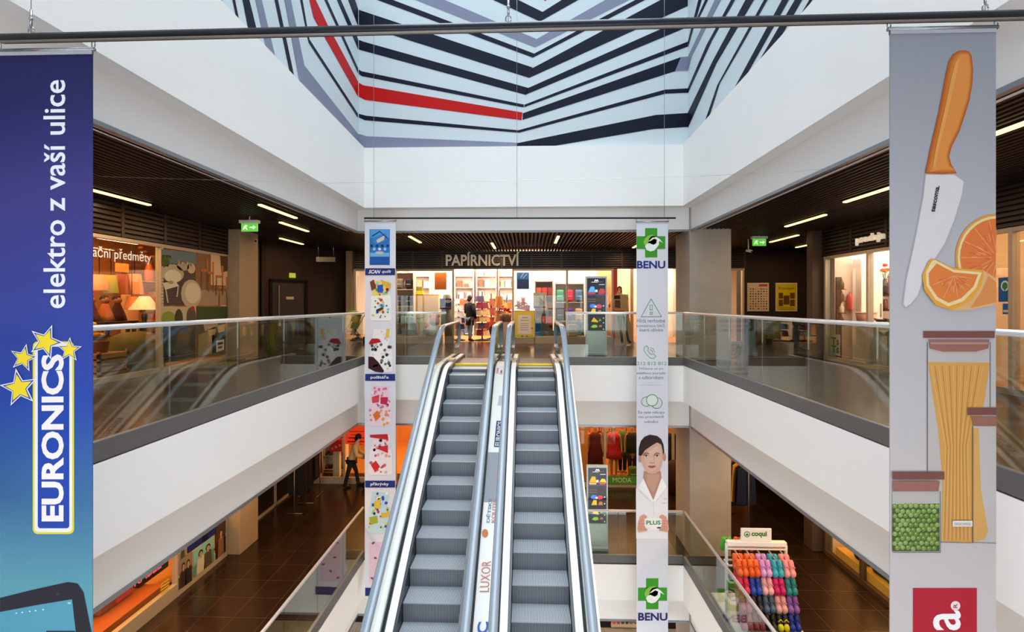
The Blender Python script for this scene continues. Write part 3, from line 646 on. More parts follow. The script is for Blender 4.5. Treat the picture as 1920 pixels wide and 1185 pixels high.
def bed(p, x0, y0, x1, y1, base, dots, extra=()):
    w, h = x1 - x0, y1 - y0; q = lambda u, v: (x0 + u * w, y0 + v * h)
    p.poly([q(.22, .02), q(.92, .05), q(.82, .42), q(.12, .40)], base[0], 2); p.poly([q(.08, .40), q(.96, .38), q(1, .97), q(.92, 1), q(.10, 1), q(.02, .95)], base[1], 3)
    rr = random.Random(int(x0 * 7 + y0))
    for i in range(46):
        u, v = rr.uniform(.08, .92), rr.uniform(.06, .96); 
        if v < .4 and not .2 < u < .84: continue
        s = rr.uniform(.65, 1.5); p.oval(*q(u, v), 2.1 * s, 2.4 * s, dots[i % len(dots)], 4 + i % 2, rr.random(), 8)
    for e in extra: p.poly([q(*z) for z in e[1]], e[0], 7)
def bluelabel(p, y0, y1, txt, x0=685, x1=741):
    p.rect(x0, y0, x1, y1, '1f2f77', 4); p.text(txt, (695, y1 - 2.6), (729, y1 - 2.6), (695, y0 + 3.0), 'e8ecf6', 5, .02)
def draw_bed(p):
    p.rect(693, 430, 731, 497, '2f78c4', 2); p.rect(694, 431, 730, 446, '4fa0de', 3); p.rect(694, 482, 730, 496, '2256a8', 3); p.rect(694, 474, 730, 481, '6ab4e2', 3)
    for i in range(7): p.oval(697 + i * 5, 461 + (i % 2) * 6, 2.6, 3, ['16305f', '9cc6e8', '1d3c7c', 'd6e2ee'][i % 4], 4, .6 * i, 9)
    p.poly([(697, 446), (724, 437), (727, 451), (704, 459)], '3b86cc', 4); p.poly([(706, 450), (722, 441), (720, 450), (708, 456)], 'd8c9b8', 5); p.line([(698, 443), (712, 434), (727, 447)], 1.6, '14264c', 6); p.oval(712, 474, 8, 3, 'c7b9b2', 5)
    p.rect(685, 503, 741, 516, '1f2f77', 4); p.text('SCAN', (691, 513), (713, 513), (692, 506), 'f0f2f8', 5, .03, .25); p.text('quilt', (716, 513.5), (733, 513.5), (717, 506), 'e6eaf4', 5, .01, .2)
    bed(p, 693, 524, 734, 601, ('e8d87a', 'eaeeea'), ['2a52b8', 'd63a3a', '3f9a4a', '7cc4d8', 'e6d24a'], (('7a3a30', [(.02, .06), (.2, .0), (.3, .2), (.1, .28)]), ('d8b04a', [(.5, .0), (1, .1), (.95, .24), (.62, .12)]), ('2f56bb', [(.36, .14), (.62, .12), (.62, .32), (.38, .32)]), ('3d3528', [(.38, .72), (.6, .66), (.64, .72), (.42, .78)])))
    bed(p, 691, 615, 736, 697, ('efeeee', 'f1f1f1'), ['3c3a42', '6b6a72', 'c4c4c8', 'e9e4e4'], (('b3222a', [(.02, .34), (.14, .24), (.4, .24), (.55, .32), (.05, .38)]), ('e8c060', [(.75, .02), (.9, .02), (.85, .24), (.72, .2)]), ('3c161c', [(.0, .65), (.2, .66), (.42, .78), (.66, .98), (.6, 1.02), (.3, 1.0), (.0, .92)]), ('b79a4a', [(.18, .86), (.4, .82), (.42, .86), (.2, .91)])))
    bluelabel(p, 701, 714, 'polštáře')
    bed(p, 688, 721, 735, 799, ('f0cdd6', 'eed6dc'), ['e06aa4', 'e89a5a', 'd87fb4', 'f2e4e6'], (('d8424a', [(.2, .3), (.5, .24), (.48, .42), (.22, .44)]), ('c9244e', [(.55, .3), (.85, .3), (.8, .48), (.55, .46)]), ('e0752e', [(.24, .72), (.42, .62), (.56, .76), (.36, .88)])))
    bed(p, 690, 812, 736, 890, ('efe4e6', 'f0e8ea'), ['d8788a', 'e2a6ae', 'b86a8a', 'f2dfe2'], (('c4222e', [(.08, .04), (.8, .02), (.84, .16), (.1, .1)]), ('d02c38', [(.34, .36), (.82, .28), (.82, .48)]), ('cf2a30', [(.12, .76), (.32, .66), (.5, .8), (.3, .94)])))
    bluelabel(p, 901, 914, 'přikrývky')
    bed(p, 688, 920, 734, 1000, ('b7d6e6', 'c2dde6'), ['e2c43c', '2c54a8', 'c4324e', '9cc86a', 'eef2ee'], (('e0be34', [(.3, .26), (.56, .2), (.54, .42), (.3, .4)]), ('a8ac3a', [(.1, .62), (.42, .58), (.46, .74), (.14, .8)]), ('d8b838', [(.6, .52), (.92, .5), (.92, .6), (.6, .64)])))
    p.rect(692, 1016, 733, 1092, 'e4c6d8', 2)
    for x, y in ((700, 1018), (704, 1046), (718, 1030), (712, 1072), (726, 1060), (698, 1084)): p.oval(x, y, 3.4, 2, '8f3f78', 3, x, 9)
    p.rect(685, 1102, 741, 1117, '1f2f77', 4)
banner('advertising_banner', 'narrow white banner picturing colourful bed linen, hanging left of the escalators', 684, 742, 414, 1119, YFB, mat('dcdfe8', .55, var=.01, name='banner_cloth'), draw_bed, zrod=3.36)
def cross(p, k, dx=0):
    g = '3d9a2b'; q = lambda x, y: (x + dx, y)
    (a, b), (c, d), (e, f), (g2, h2) = k
    p.rect(a + dx, b, c + dx, d, g, 2); p.rect(e + dx, f, g2 + dx, h2, g, 2)
    cx, cy, w = (a + c) / 2 + dx, (f + h2) / 2, (g2 - e)
    p.poly([(cx + w * u, cy + w * v) for u, v in ((-.22, .12), (-.27, -.02), (-.22, -.16), (-.12, -.24), (.02, -.28), (.12, -.26), (0, -.22), (-.08, -.12), (-.1, 0))], '8fc04a', 3)
    p.poly([(cx + w * u, cy + w * v) for u, v in ((-.22, .14), (-.16, .04), (-.06, .02), (.08, .08), (.18, .02), (.2, -.1), (.1, -.14), (-.02, -.06), (-.1, -.04), (.04, -.17), (.18, -.2), (.3, -.12), (.42, .02), (.28, -.06), (.27, .08), (.18, .2), (.1, .28), (-.02, .31), (-.16, .26))], 'eef3ee', 4)
def draw_pharm(p):
    a = K(1180, 400, .2027); b = K(1180, 620, .1772); c = K(1178.5, 800, .1772); d = K(1077, 1030, .1406)
    cross(p, a((145, 137), (258, 408), (68, 212), (332, 330)))
    p.text('BENU', *a((70, 511), (332, 511), (70, 440)), '27357f', 3, .03)
    p.ring(a((201, 790), (297, 957), (108, 957)), 1.0, '3c9154', 3); p.ring(a((191, 848), (212, 848), (212, 893), (191, 893)), .9, '3c9154', 3); p.ring(a((191, 914), (212, 914), (212, 935), (191, 935)), .9, '3c9154', 3)
    gr = '6a7794'
    for s, q in (('Hlídá nevhodné', ((70, 1010), (330, 1010), (70, 975))), ('kombinace léků,', ((66, 1056), (334, 1056), (66, 1022))), ('které užíváte', ((95, 1093), (312, 1093), (95, 1063)))): p.text(s, *a(*q), gr, 3)
    ph = b((160, 175), (185, 158), (202, 185), (192, 212), (228, 252), (255, 245), (280, 272), (255, 296), (215, 285), (168, 235), (152, 200)); p.ring(ph, .9, '3c9154', 3)
    p.ring(b((215, 200), (238, 208), (246, 232)), .8, '3c9154', 3, False); p.ring(b((222, 182), (252, 190), (268, 228)), .8, '3c9154', 3, False)
    p.text('212 812 812', *b((80, 364), (394, 364), (80, 328)), '6f9f80', 3)
    for s, q in (('Můžete se po', ((105, 418), (362, 418), (105, 386))), ('telefonu poradit', ((75, 470), (385, 470), (75, 434))), ('s odborníkem', ((102, 512), (360, 512), (102, 478)))): p.text(s, *b(*q), gr, 3)
    p.line(b((140, 550), (320, 550)), .5, 'b4bccb', 3); p.line(b((108, 575), (356, 575)), .7, 'b4bccb', 3)
    for cx, cy, r in ((178, 750, 50), (288, 765, 58)): p.ring(blob(*b((cx, cy))[0], r * .1772, r * .1772, 20), 1.0, '3fa04a', 3)
    p.oval(*b((240, 735))[0], 10.4, 10.4, 'dfe8e4', 4, n=20); p.ring(blob(*b((240, 735))[0], 10.6, 10.6, 20), 1.2, '3fa04a', 5)
    for s, q in (('Za vaše nákupy', ((88, 884), (374, 884), (88, 850))), ('vás pravidelně', ((95, 930), (366, 930), (95, 896))), ('odmění', ((158, 976), (304, 976), (158, 946)))): p.text(s, *b(*q), gr, 3)
    # printed portrait of a person in a white coat holding a card
    P = lambda h, l, *pts: p.poly(c(*pts), h, l)
    P('e9ecf2', 2, (78, 655), (160, 560), (345, 555), (412, 640), (415, 1185), (80, 1185))
    P('b98d7e', 3, (160, 470), (340, 470), (350, 545), (310, 650), (262, 775), (225, 720), (175, 610), (152, 545))
    P('c69c8a', 4, (185, 500), (320, 500), (325, 550), (262, 700), (190, 590))
    P('3a2726', 3, (105, 300), (108, 220), (130, 150), (170, 105), (225, 84), (275, 92), (305, 98), (345, 130), (370, 190), (378, 270), (372, 310), (340, 330), (130, 345))
    p.poly(blob(*c((122, 340))[0], 3.4, 7, 12), 'bd9080', 4); p.poly(blob(*c((378, 320))[0], 3.2, 8, 12), 'bd9080', 4)
    P('d3ab9a', 5, (130, 300), (150, 255), (215, 205), (300, 165), (345, 190), (360, 260), (362, 340), (350, 410), (325, 465), (290, 492), (245, 500), (205, 490), (170, 455), (145, 400), (132, 345))
    P('dcb8a8', 6, (165, 300), (300, 200), (340, 250), (340, 350), (310, 430), (245, 470), (190, 430), (165, 360))
    P('35211f', 7, (118, 310), (112, 230), (150, 140), (225, 95), (300, 130), (300, 165), (240, 200), (170, 250), (140, 300))
    for ex in (185, 300):
        P('5a3d36', 8, (ex - 32, 292), (ex - 5, 272), (ex + 30, 280), (ex + 28, 286), (ex - 5, 281), (ex - 30, 298)); p.oval(*c((ex, 306))[0], 4.4, 1.9, 'e9dcd6', 8, n=12); p.oval(*c((ex, 305))[0], 1.8, 1.9, '42403f', 9, n=10); p.line(c((ex - 26, 304), (ex, 294), (ex + 27, 303)), .9, '5b4038', 10)
    p.line(c((262, 300), (268, 350), (272, 368)), 1.0, 'c39582', 8); p.line(c((226, 374), (246, 384), (272, 376)), 1.1, 'a8705f', 9)
    P('b2606a', 8, (200, 415), (230, 408), (245, 412), (262, 407), (292, 414), (268, 432), (245, 438), (222, 434)); p.line(c((202, 416), (245, 419), (290, 415)), .7, '8a4650', 9)
    P('f4f6fa', 5, (155, 545), (262, 780), (250, 800), (205, 745), (110, 655), (130, 590)); P('f4f6fa', 5, (348, 540), (262, 780), (275, 800), (330, 730), (400, 650), (380, 590))
    p.line(c((262, 785), (262, 930)), .6, 'c9cfda', 6); p.line(c((82, 640), (130, 690), (230, 790)), .8, 'd2d8e2', 6); p.line(c((400, 640), (330, 740), (280, 800)), .8, 'd2d8e2', 6)
    p.text('BENU', *c((375, 767), (405, 767), (375, 756)), '5f83b8', 6); p.line(c((355, 808), (404, 806)), .9, '9cc0a8', 6)
    P('f3f4f6', 6, (178, 965), (345, 965), (348, 1090), (172, 1092)); p.text('PLUS', *c((186, 1035), (338, 1035), (186, 990)), '3f8f50', 7, .03); p.rect(*c((300, 1058))[0], *c((338, 1074))[0], '3a4a86', 7); p.line(c((190, 1070), (240, 1070)), .5, 'b9bfc8', 7)
    for sx in (1, -1):
        X = (lambda x: x) if sx > 0 else (lambda x: 517 - x)
        P('d9a18f', 7, (X(100), 1010), (X(120), 950), (X(160), 925), (X(195), 945), (X(190), 965), (X(165), 975), (X(165), 1050), (X(200), 1085), (X(195), 1100), (X(150), 1105), (X(105), 1115), (X(92), 1080))
        for k in range(4): p.line(c((X(104 + 3 * k), 1000 + 26 * k), (X(160 + 6 * k), 990 + 32 * k)), .6, 'b87868', 8)
    cross(p, d((955, 385), (1120, 797), (847, 510), (1235, 685)), 0); p.text('BENU', *d((850, 950), (1240, 950), (850, 845)), '2a2c66', 3, .03)
banner('advertising_banner', 'narrow white pharmacy banner with green crosses, hanging right of the escalators', 1193.5, 1252.5, 415, 1300, YFB, mat('d9dce6', .55, var=.01, name='banner_cloth'), draw_pharm, zrod=3.33)
# ---------------------------------------------------------------- fittings of the upper gallery
lampglow = mat('ffc98a', .4, emit=1.7, var=0, name='lamp_glow', emit_col=(1, .66, .27)); lamph = mat('241d1a', .5, name='lamp_housing')
def line_lamp(x, y0, y1, label, z=3.17):
    t = thing('linear_ceiling_light', label, 'ceiling light', (x, (y0 + y1) / 2, z), 'linear lights in the slatted ceiling')
    b = MB(); b.box(x - .045, x + .045, y0 - .03, y1 + .03, z + .012, z + .09, lamph); b.build('housing', t)
    b = MB(); b.box(x - .034, x + .034, y0, y1, z - .012, z + .012, lampglow); b.build('diffuser', t)
    area('strip_light', (x, (y0 + y1) / 2, z - .016), (.06, y1 - y0), 15, (1, .62, .30))
for a in ((-6.42, 6.75, 8.0, 'glowing strip light nearest on the left ceiling, beside the blue banner'), (-4.54, 8.04, 9.32, 'glowing strip light on the left ceiling, close to the void edge'),
          (-5.1, 9.8, 11.05, 'glowing strip light on the left ceiling, middle one over the column'), (-6.35, 12.2, 13.44, 'glowing strip light on the left ceiling before the brown wall'),
          (5.22, 7.0, 8.15, 'glowing strip light on the right ceiling, left beside the big knife banner'), (5.6, 9.3, 10.7, 'glowing strip light on the right ceiling, second from the knife banner'),
          (6.6, 12.05, 13.4, 'glowing strip light on the right ceiling above the dark pillar'), (8.0, 14.0, 14.7, 'short far strip light behind the dark right pillar'),
          (4.6, 3.7, 4.95, 'glowing strip light on the right ceiling, at the right frame edge'), (-2.95, 11.95, 13.2, 'strip light on the back ceiling, leftmost before the stationery shop'),
          (-1.0, 13.35, 14.65, 'strip light on the back ceiling above the shop sign'), (.755, 12.05, 13.4, 'strip light on the back ceiling, above the yellow sandwich board'),
          (3.15, 13.4, 14.6, 'strip light on the back ceiling, beside the green pharmacy cross')): line_lamp(*a)
signg = mat('3f8a2e', .4, emit=.8, var=.05, name='green_sign', emit_col='4fae38'); signw = mat('cfd0cc', .5, name='sign_housing')
def exit_sign(px0, py0, px1, py1, Y, label):
    a = at(px0, py0, Y=Y); c = at(px1, py1, Y=Y); h = a.z - c.z; t = thing('exit_sign', label, 'exit sign', ((a.x + c.x) / 2, Y, c.z), 'green exit signs')
    b = MB(); b.box(a.x - .03, c.x + .03, Y - .05, Y + .05, a.z - .28 * h, a.z, signw, .008); b.build('housing', t)
    b = MB(); b.box(a.x, c.x, Y - .012, Y + .012, c.z, a.z - .28 * h, signg)
    w_ = c.x - a.x; zz = lambda v: c.z + h * .72 * v; q = lambda u, v: V3(a.x + w_ * u, Y - .014, zz(v)); wt = mat('e6efdc', .5, emit=.5, var=0, name='sign_white')
    b.poly([q(.52, .42), q(.74, .42), q(.74, .25), q(.92, .5), q(.74, .75), q(.74, .58), q(.52, .58)], wt); b.poly([q(.10, .2), q(.16, .2), q(.24, .42), q(.34, .2), q(.40, .2), q(.32, .55), q(.42, .7), q(.28, .82), q(.16, .62)], wt); b.build('panel', t)
    b = MB(); b.tube([((a.x + c.x) / 2, Y, a.z), ((a.x + c.x) / 2, Y, 3.36)], .012, signw, 6); b.build('bracket', t)
exit_sign(453, 413, 483, 434, 9.35, 'green exit sign hanging before the beige column on the left'); exit_sign(1411, 443, 1436, 461, 12.3, 'green exit sign hanging from the right ceiling near the concrete column')
def security_camera(p, label, mount):
    t = thing('security_camera', label, 'camera', p, 'small security cameras'); x, y, z = p
    b = MB(); b.tube([(x - .05, y - .07, z - .01), (x + .03, y - .18, z - .05)], .038, mat('d5d5d3', .4, name='camera_case'), 10); b.ball((x + .032, y - .185, z - .052), .028, mat('141414', .2, name='lens'), 8); b.build('camera_body', t)
    b = MB(); b.tube([(x, y - .07, z), mount], .014, mat('d5d5d3', .4, name='camera_case'), 6); b.build('bracket', t)
security_camera(at(485, 450, X=-6.50), 'small white security camera on the beige left column', at(485, 450, X=-6.50) + Vector((-.14, -.02, .02))); security_camera(at(1401, 469, Y=13.0), 'small dark-lensed security camera under the right ceiling', at(1401, 469, Y=13.0) * 1 + Vector((0, -.05, 3.34 - at(1401, 469, Y=13.0).z)))
a = at(593, 482, Y=13.6); c = at(629, 491, Y=13.6); t = thing('hanging_sign', 'small grey sign hanging before the slanting brown wall', 'sign', ((a.x + c.x) / 2, 13.6, c.z))
b = MB(); b.box(a.x, c.x, 13.58, 13.62, c.z, a.z, mat('6d645c', .5, name='sign_board'), .005); b.build('board', t); b = MB(); [b.tube([(x, 13.6, a.z), (x, 13.6, 3.36)], .006, chrome, 5) for x in (a.x + .06, c.x - .06)]; b.build('rods', t)
# door in the slanting wall
P0, P1 = Vector((-7.40, 13.40, 0)), Vector((-5.93, 15.9, 0)); WD = (P1 - P0).normalized(); WN = Vector((WD.y, -WD.x, 0))
def wallpt(s, z, o=0.): return P0 + WD * s + WN * o + Vector((0, 0, z))
def wbox(b, s0, s1, z0, z1, o0, o1, m):
    ps = [wallpt(s0, z0, o0), wallpt(s1, z0, o0), wallpt(s1, z0, o1), wallpt(s0, z0, o1)]; b.prism(ps, (0, 0, z1 - z0), m)
dk1 = mat('2a1f1b', .45, name='dark_door'); d = thing('door_1', 'dark brown door with a pale handle in the slanting left wall', 'door', wallpt(.75, .2)); d['kind'] = 'structure'
b = MB(); wbox(b, .18, 1.22, .2, 2.12, .0, .015, dk1); b.build('leaf', d)
b = MB(); wbox(b, .10, .18, .2, 2.2, .0, .05, black); wbox(b, 1.22, 1.30, .2, 2.2, .0, .05, black); wbox(b, .10, 1.30, 2.12, 2.2, .0, .05, black); b.build('frame', d)
b = MB(); wbox(b, .36, .39, .95, 2.02, .03, .06, mat('8d857d', .3, .5, name='pull_handle')); wbox(b, .36, .43, .85, .97, .02, .06, mat('c5bfb6', .3, .4, name='lever_plate')); b.build('handle', d)
b = MB(); wbox(b, .62, .86, 1.62, 1.70, .016, .02, mat('b8ad8e', .5, name='door_plate')); b.build('door_plate', d)
b = MB(); wbox(b, .72, .92, 2.26, 2.40, 0., .02, mat('9aa02e', .4, emit=.6, name='pictogram')); tag(b.build('pictogram_sign'), 'small yellow-green pictogram sign above the dark brown door', 'sign')
# two posters on the right dark wall
def poster(name, label, px0, py0, px1, py1, Y, base, draw, group=None, frame='d8d2c4'):
    a = at(px0, py0, Y=Y); c = at(px1, py1, Y=Y); t = thing(name, label, 'poster', ((a.x + c.x) / 2, Y, c.z), group)
    b = MB(); b.box(a.x - .03, c.x + .03, Y, Y + .02, c.z - .03, a.z + .03, mat(frame, .4, name='poster_frame')); b.build('frame', t)
    b = MB(); b.box(a.x, c.x, Y - .006, Y, c.z, a.z, ink(base)); draw(Print(b, Y=Y - .007, step=.0015)); b.build('sheet', t)
def d1(p):
    rr = random.Random(3); p.rect(1423, 533, 1439, 537, 'c8483c')
    for i in range(7):
        for j in range(9): p.oval(1407 + i * 5, 542 + j * 4.6, 1.8, 1.2, rr.choice(['7a5a3c', 'c4543a', '8e8a5a', 'd9a878', '3d4a2c', 'b23a36']), 4, rr.random(), 7)
def d2(p):
    p.text('Pronájem', (1460, 544), (1489, 544), (1460, 538), '6a5f18', 4)
    for a in ((1460, 549, 1468, 560), (1481, 549, 1490, 560), (1469, 554, 1480, 571), (1460, 562, 1468, 574), (1481, 562, 1490, 574)): p.rect(*a, '6d4a22', 4)
    for y in (577, 580): p.line([(1461, y), (1488, y)], .8, '857818', 4)
poster('wall_poster', 'cream poster of small coloured pictures on the dark right wall', 1403, 532, 1440, 582, 16.08, 'e6cfae', d1, 'posters on the dark wall')
poster('wall_poster', 'yellow poster with five brown pictures on the dark right wall', 1456, 532, 1493, 582, 16.08, 'dcc71e', d2, 'posters on the dark wall')

# ---------------------------------------------------------------- people
skin = mat('c99a80', .5, var=.03, name='skin')
def body(name, joints, edges, m, parent, levels=2):
    ks = list(joints); b0 = BASE[parent.name]; me = bpy.data.meshes.new(name)
    me.from_pydata([Vector(joints[k][:3]) for k in ks], [(ks.index(a), ks.index(c)) for a, c in edges], [])
    o = bpy.data.objects.new(name, me); COL.objects.link(o); sk = o.modifiers.new('skin', 'SKIN'); o.modifiers.new('sub', 'SUBSURF').levels = levels
    if not me.skin_vertices: me.attributes
    for i, k in enumerate(ks):
        r = joints[k][3]; me.skin_vertices[0].data[i].radius = r if isinstance(r, tuple) else (r, r); me.skin_vertices[0].data[i].use_root = (i == 0)
    dg = bpy.context.evaluated_depsgraph_get(); m2 = bpy.data.meshes.new_from_object(o.evaluated_get(dg)); bpy.data.objects.remove(o)
    vs = [tuple(v.co) for v in m2.vertices]; fs = [tuple(p.vertices) for p in m2.polygons]; bpy.data.meshes.remove(m2)
    b = MB(); b.add(vs, fs, m, True); return b.build(name, parent)
def person(name, label, loc, rz, H, top, trousers, hair, arms, step=.1, longcoat=False, lean=0., base_z=None):
    t = thing(name, label, 'person', loc); S_ = H / 1.75; M = Matrix.Translation(loc) @ Matrix.Rotation(rz, 4, 'Z')
    def J(x, y, z, r): p = M @ Vector((x * S_, y * S_ - lean * max(0, z - .9) * S_, z * S_)); return (p.x, p.y, p.z, tuple(q * S_ for q in r) if isinstance(r, tuple) else r * S_)
    j = dict(pelvis=J(0, 0, .95, (.15, .11)), waist=J(0, 0, 1.12, (.14, .10)), chest=J(0, 0, 1.32, (.17, .115)), neck=J(0, -.01, 1.48, .06), head0=J(0, -.015, 1.56, .075), head=J(0, -.02, 1.66, (.085, .10)))
    e = [('pelvis', 'waist'), ('waist', 'chest'), ('chest', 'neck'), ('neck', 'head0'), ('head0', 'head')]
    for n, s in (('l', -1), ('r', 1)):
        st = step * s
        j.update({n + 'hip': J(.09 * s, 0, .88, .095), n + 'knee': J(.10 * s, -st * .6 - .02, .49, .062), n + 'ank': J(.10 * s, -st, .09, .045), n + 'toe': J(.11 * s, -st - .15, .04, .04)})
        e += [('pelvis', n + 'hip'), (n + 'hip', n + 'knee'), (n + 'knee', n + 'ank'), (n + 'ank', n + 'toe')]
        (ex, ey, ez), (wx, wy, wz) = arms[0 if s < 0 else 1]
        j.update({n + 'sh': J(.19 * s, 0, 1.40, .062), n + 'elb': J(ex * s, ey, ez, .045), n + 'wr': J(wx * s, wy, wz, .034)})
        e += [('chest', n + 'sh'), (n + 'sh', n + 'elb'), (n + 'elb', n + 'wr')]
        d = Vector((wx - ex, wy - ey, wz - ez)).normalized()
        pm = Vector((wx, wy, wz)) + d * .07; j[n + 'palm'] = J(pm.x * s, pm.y, pm.z, (.034, .020)); e.append((n + 'wr', n + 'palm'))
        for f in range(4):
            q = pm + d * .075 + Vector(((f - 1.5) * .019, -.01, 0)); j[n + 'f%d' % f] = J(q.x * s, q.y, q.z - .02, .008); e.append((n + 'palm', n + 'f%d' % f))
        q = pm + Vector((-.045, -.02, 0)); j[n + 'th'] = J(q.x * s, q.y, q.z, .009); e.append((n + 'palm', n + 'th'))
    jb = {k: ((*v[:3], tuple(q * .78 for q in v[3]) if isinstance(v[3], tuple) else v[3] * .78) if k in ('pelvis', 'waist', 'chest', 'lsh', 'rsh', 'lelb', 'relb', 'lhip', 'rhip', 'lknee', 'rknee', 'lank', 'rank') else v) for k, v in j.items()}
    body('body', jb, e, skin, t)
    sh = lambda k, f: (*j[k][:3], tuple(q * f for q in j[k][3]) if isinstance(j[k][3], tuple) else j[k][3] * f)
    b = MB(); vs = []; fs = []; n = 16                                # coat body: oval sections from hem to collar, then the sleeves
    secs = [(.62, .185, .135), (.80, .185, .14)] if longcoat else [(.86, .18, .135)]
    secs += [(1.0, .178, .135), (1.14, .165, .125), (1.30, .19, .135), (1.40, .20, .12), (1.455, .13, .09), (1.50, .075, .07)]
    for z, rx, ry in secs:
        for k in range(n): a_ = 2 * math.pi * k / n; p = M @ Vector((rx * math.cos(a_) * S_, (ry * math.sin(a_) - lean * max(0, z - .9)) * S_, z * S_)); vs.append(p)
    for i in range(len(secs) - 1):
        for k in range(n): fs.append((i * n + k, i * n + (k + 1) % n, (i + 1) * n + (k + 1) % n, (i + 1) * n + k))
    b.add(vs, fs, top, True)
    for q in 'lr': b.tube([j[q + 'sh'][:3], j[q + 'elb'][:3], j[q + 'wr'][:3]], [.085 * S_, .062 * S_, .048 * S_], top, 10); b.ball(j[q + 'sh'][:3], .086 * S_, top, 10)
    b.build('jacket', t)
    g = {k: sh(k, 1.13) for k in ('pelvis', 'lhip', 'rhip', 'lknee', 'rknee')}
    for n in 'lr': g[n + 'ank'] = sh(n + 'ank', 1.35)
    body('trousers', g, [('pelvis', 'lhip'), ('pelvis', 'rhip'), ('lhip', 'lknee'), ('rhip', 'rknee'), ('lknee', 'lank'), ('rknee', 'rank')], trousers, t)
    b = MB(); shoe = mat('221c1a', .5, name='shoe_leather')
    for n in 'lr':
        a, c = Vector(j[n + 'ank'][:3]), Vector(j[n + 'toe'][:3]); b = MB(); b.tube([a + (a - c) * .3 - V3(0, 0, .02), (a + c) / 2 - V3(0, 0, .015), c + (c - a) * .25 - V3(0, 0, .005)], [.05 * S_, .055 * S_, .035 * S_], shoe, 8); b.build('shoe', t)
    hd = M.to_3x3(); hp = Vector(j['head'][:3]); b = MB(); b.ball(hp + hd @ V3(0, .025, .03) * S_, .108 * S_, hair, 14, (.92, 1.0, 1.02)); b.ball(hp + hd @ V3(0, .07, -.04) * S_, .085 * S_, hair, 10); b.build('hair', t)
    b = MB(); b.ball(hp + hd @ V3(0, -.112, -.03) * S_, .016 * S_, skin, 6)
    for s in (-1, 1): b.ball(hp + hd @ V3(.034 * s, -.092, 0) * S_, .010 * S_, mat('2c2320', .4, name='eye'), 6); b.ball(hp + hd @ V3(.09 * s, .0, -.02) * S_, .022 * S_, skin, 6)
    b.box(-.022, .022, -.004, .004, -.004, .004, mat('9a5a50', .5, name='lips'), 0, Matrix.Translation(hp + hd @ V3(0, -.098, -.072) * S_) @ hd.to_4x4()); b.build('face', t)
    return t
fp = at(881, 634, Z=.2)
person('person', 'person in a long black jacket standing among the racks of the stationery shop', (at(881,569,Y=16.6).x, 16.6, .2), 2.5, 1.55, mat('121214', .6, name='black_jacket'), mat('6f7684', .6, name='grey_trousers'), mat('30201a', .5, name='dark_hair'), (((.26, .02, 1.12), (.22, -.10, .90)), ((.25, -.02, 1.12), (.18, -.22, 1.05))), longcoat=True)

# ---------------------------------------------------------------- shop fronts
louv = mat('352820', .32, .2, var=.2, scale=5, name='louvre_slat'); louvback = mat('100c0a', .6, var=.3, scale=2, name='louvre_back')
WIN = [0]
def louvre(x0, x1, y0, y1, z0, z1, label, n=7):
    """horizontal slats above a shop front: along Y when x0==x1, else along X"""
    b = MB(); L = (y1 - y0) if x1 - x0 < .2 else (x1 - x0); alongY = x1 - x0 < .2
    b.box(x0, x1, y0, y1, z0, z1, louvback) if not alongY else b.box(x0, x1, y0, y1, z0, z1, louvback)
    sgn = -1 if not alongY else (1 if x0 < 0 else -1)
    for i in range(n):
        z = z0 + (z1 - z0) * (i + .5) / n; h = (z1 - z0) / n * .30
        if alongY: q = (x1, x1 + .05) if sgn > 0 else (x0 - .05, x0); b.box(*q, y0, y1, z - h, z + h, louv)
        else: b.box(x0, x1, y0 - .05, y0, z - h, z + h, louv)
    k = int(L / .95)
    for i in range(k + 1):
        s = L * i / max(1, k)
        if alongY: q = (x1, x1 + .06) if sgn > 0 else (x0 - .06, x0); b.box(*q, y0 + s - .03, y0 + s + .03, z0, z1, louv)
        else: b.box(x0 + s - .03, x0 + s + .03, y0 - .06, y0, z0, z1, louv)
    WIN[0] += 1; return struct(b, 'trim_%d' % (3 + WIN[0]), label)
def window(n, axis, c, a0, a1, z0, z1, posts, label, fr=framec, panes=True, bottom=.09, gm=None):
    """glazed shop front: frame of posts and rails with a pane between neighbouring posts"""
    o = bpy.data.objects.new('window_%d' % n, None); COL.objects.link(o); base = (c, (a0 + a1) / 2, z0) if axis == 'Y' else ((a0 + a1) / 2, c, z0)
    o.location = base; BASE[o.name] = Vector(base); o['kind'] = 'structure'; o['label'] = label
    bx = (lambda b, s0, s1, zz0, zz1, t, m: b.box(c - t, c + t, s0, s1, zz0, zz1, m)) if axis == 'Y' else (lambda b, s0, s1, zz0, zz1, t, m: b.box(s0, s1, c - t, c + t, zz0, zz1, m))
    b = MB(); bx(b, a0, a1, z0, z0 + bottom, .05, fr); bx(b, a0, a1, z1 - .06, z1, .05, fr)
    for p in posts: bx(b, p - .03, p + .03, z0, z1, .055, fr)
    b.build('frame', o)
    if panes:
        for p, q in zip(posts[:-1], posts[1:]):
            b = MB(); bx(b, p + .03, q - .03, z0 + bottom, z1 - .06, .005, gm or G); b.build('pane', o)
    return o
louvre(-7.0, FL, YN, 10.9, 2.62, 3.2, 'dark slatted louvre above the left shop front'); louvre(FR, 6.95, YN, 11.5, 2.58, 3.2, 'dark slatted louvre above the right shop front', 8)
louvre(-5.7, FR, FB, 15.75, 2.62, 3.2, 'dark slatted louvre above the stationery shop front', 8)
window(1, 'Y', FL, 1.4, 10.88, .2, 2.62, [1.4, 3.4, 5.4, 7.2, 8.9, 10.85], 'left shop front glazed from floor to louvre')
window(2, 'Y', FR, 1.4, 11.45, .2, 2.58, [1.4, 3.3, 5.2, 7.1, 8.5, 10.0, 11.4], 'right shop front glazed from floor to louvre')
XB = lambda px: at(px, 569, Y=FB).x
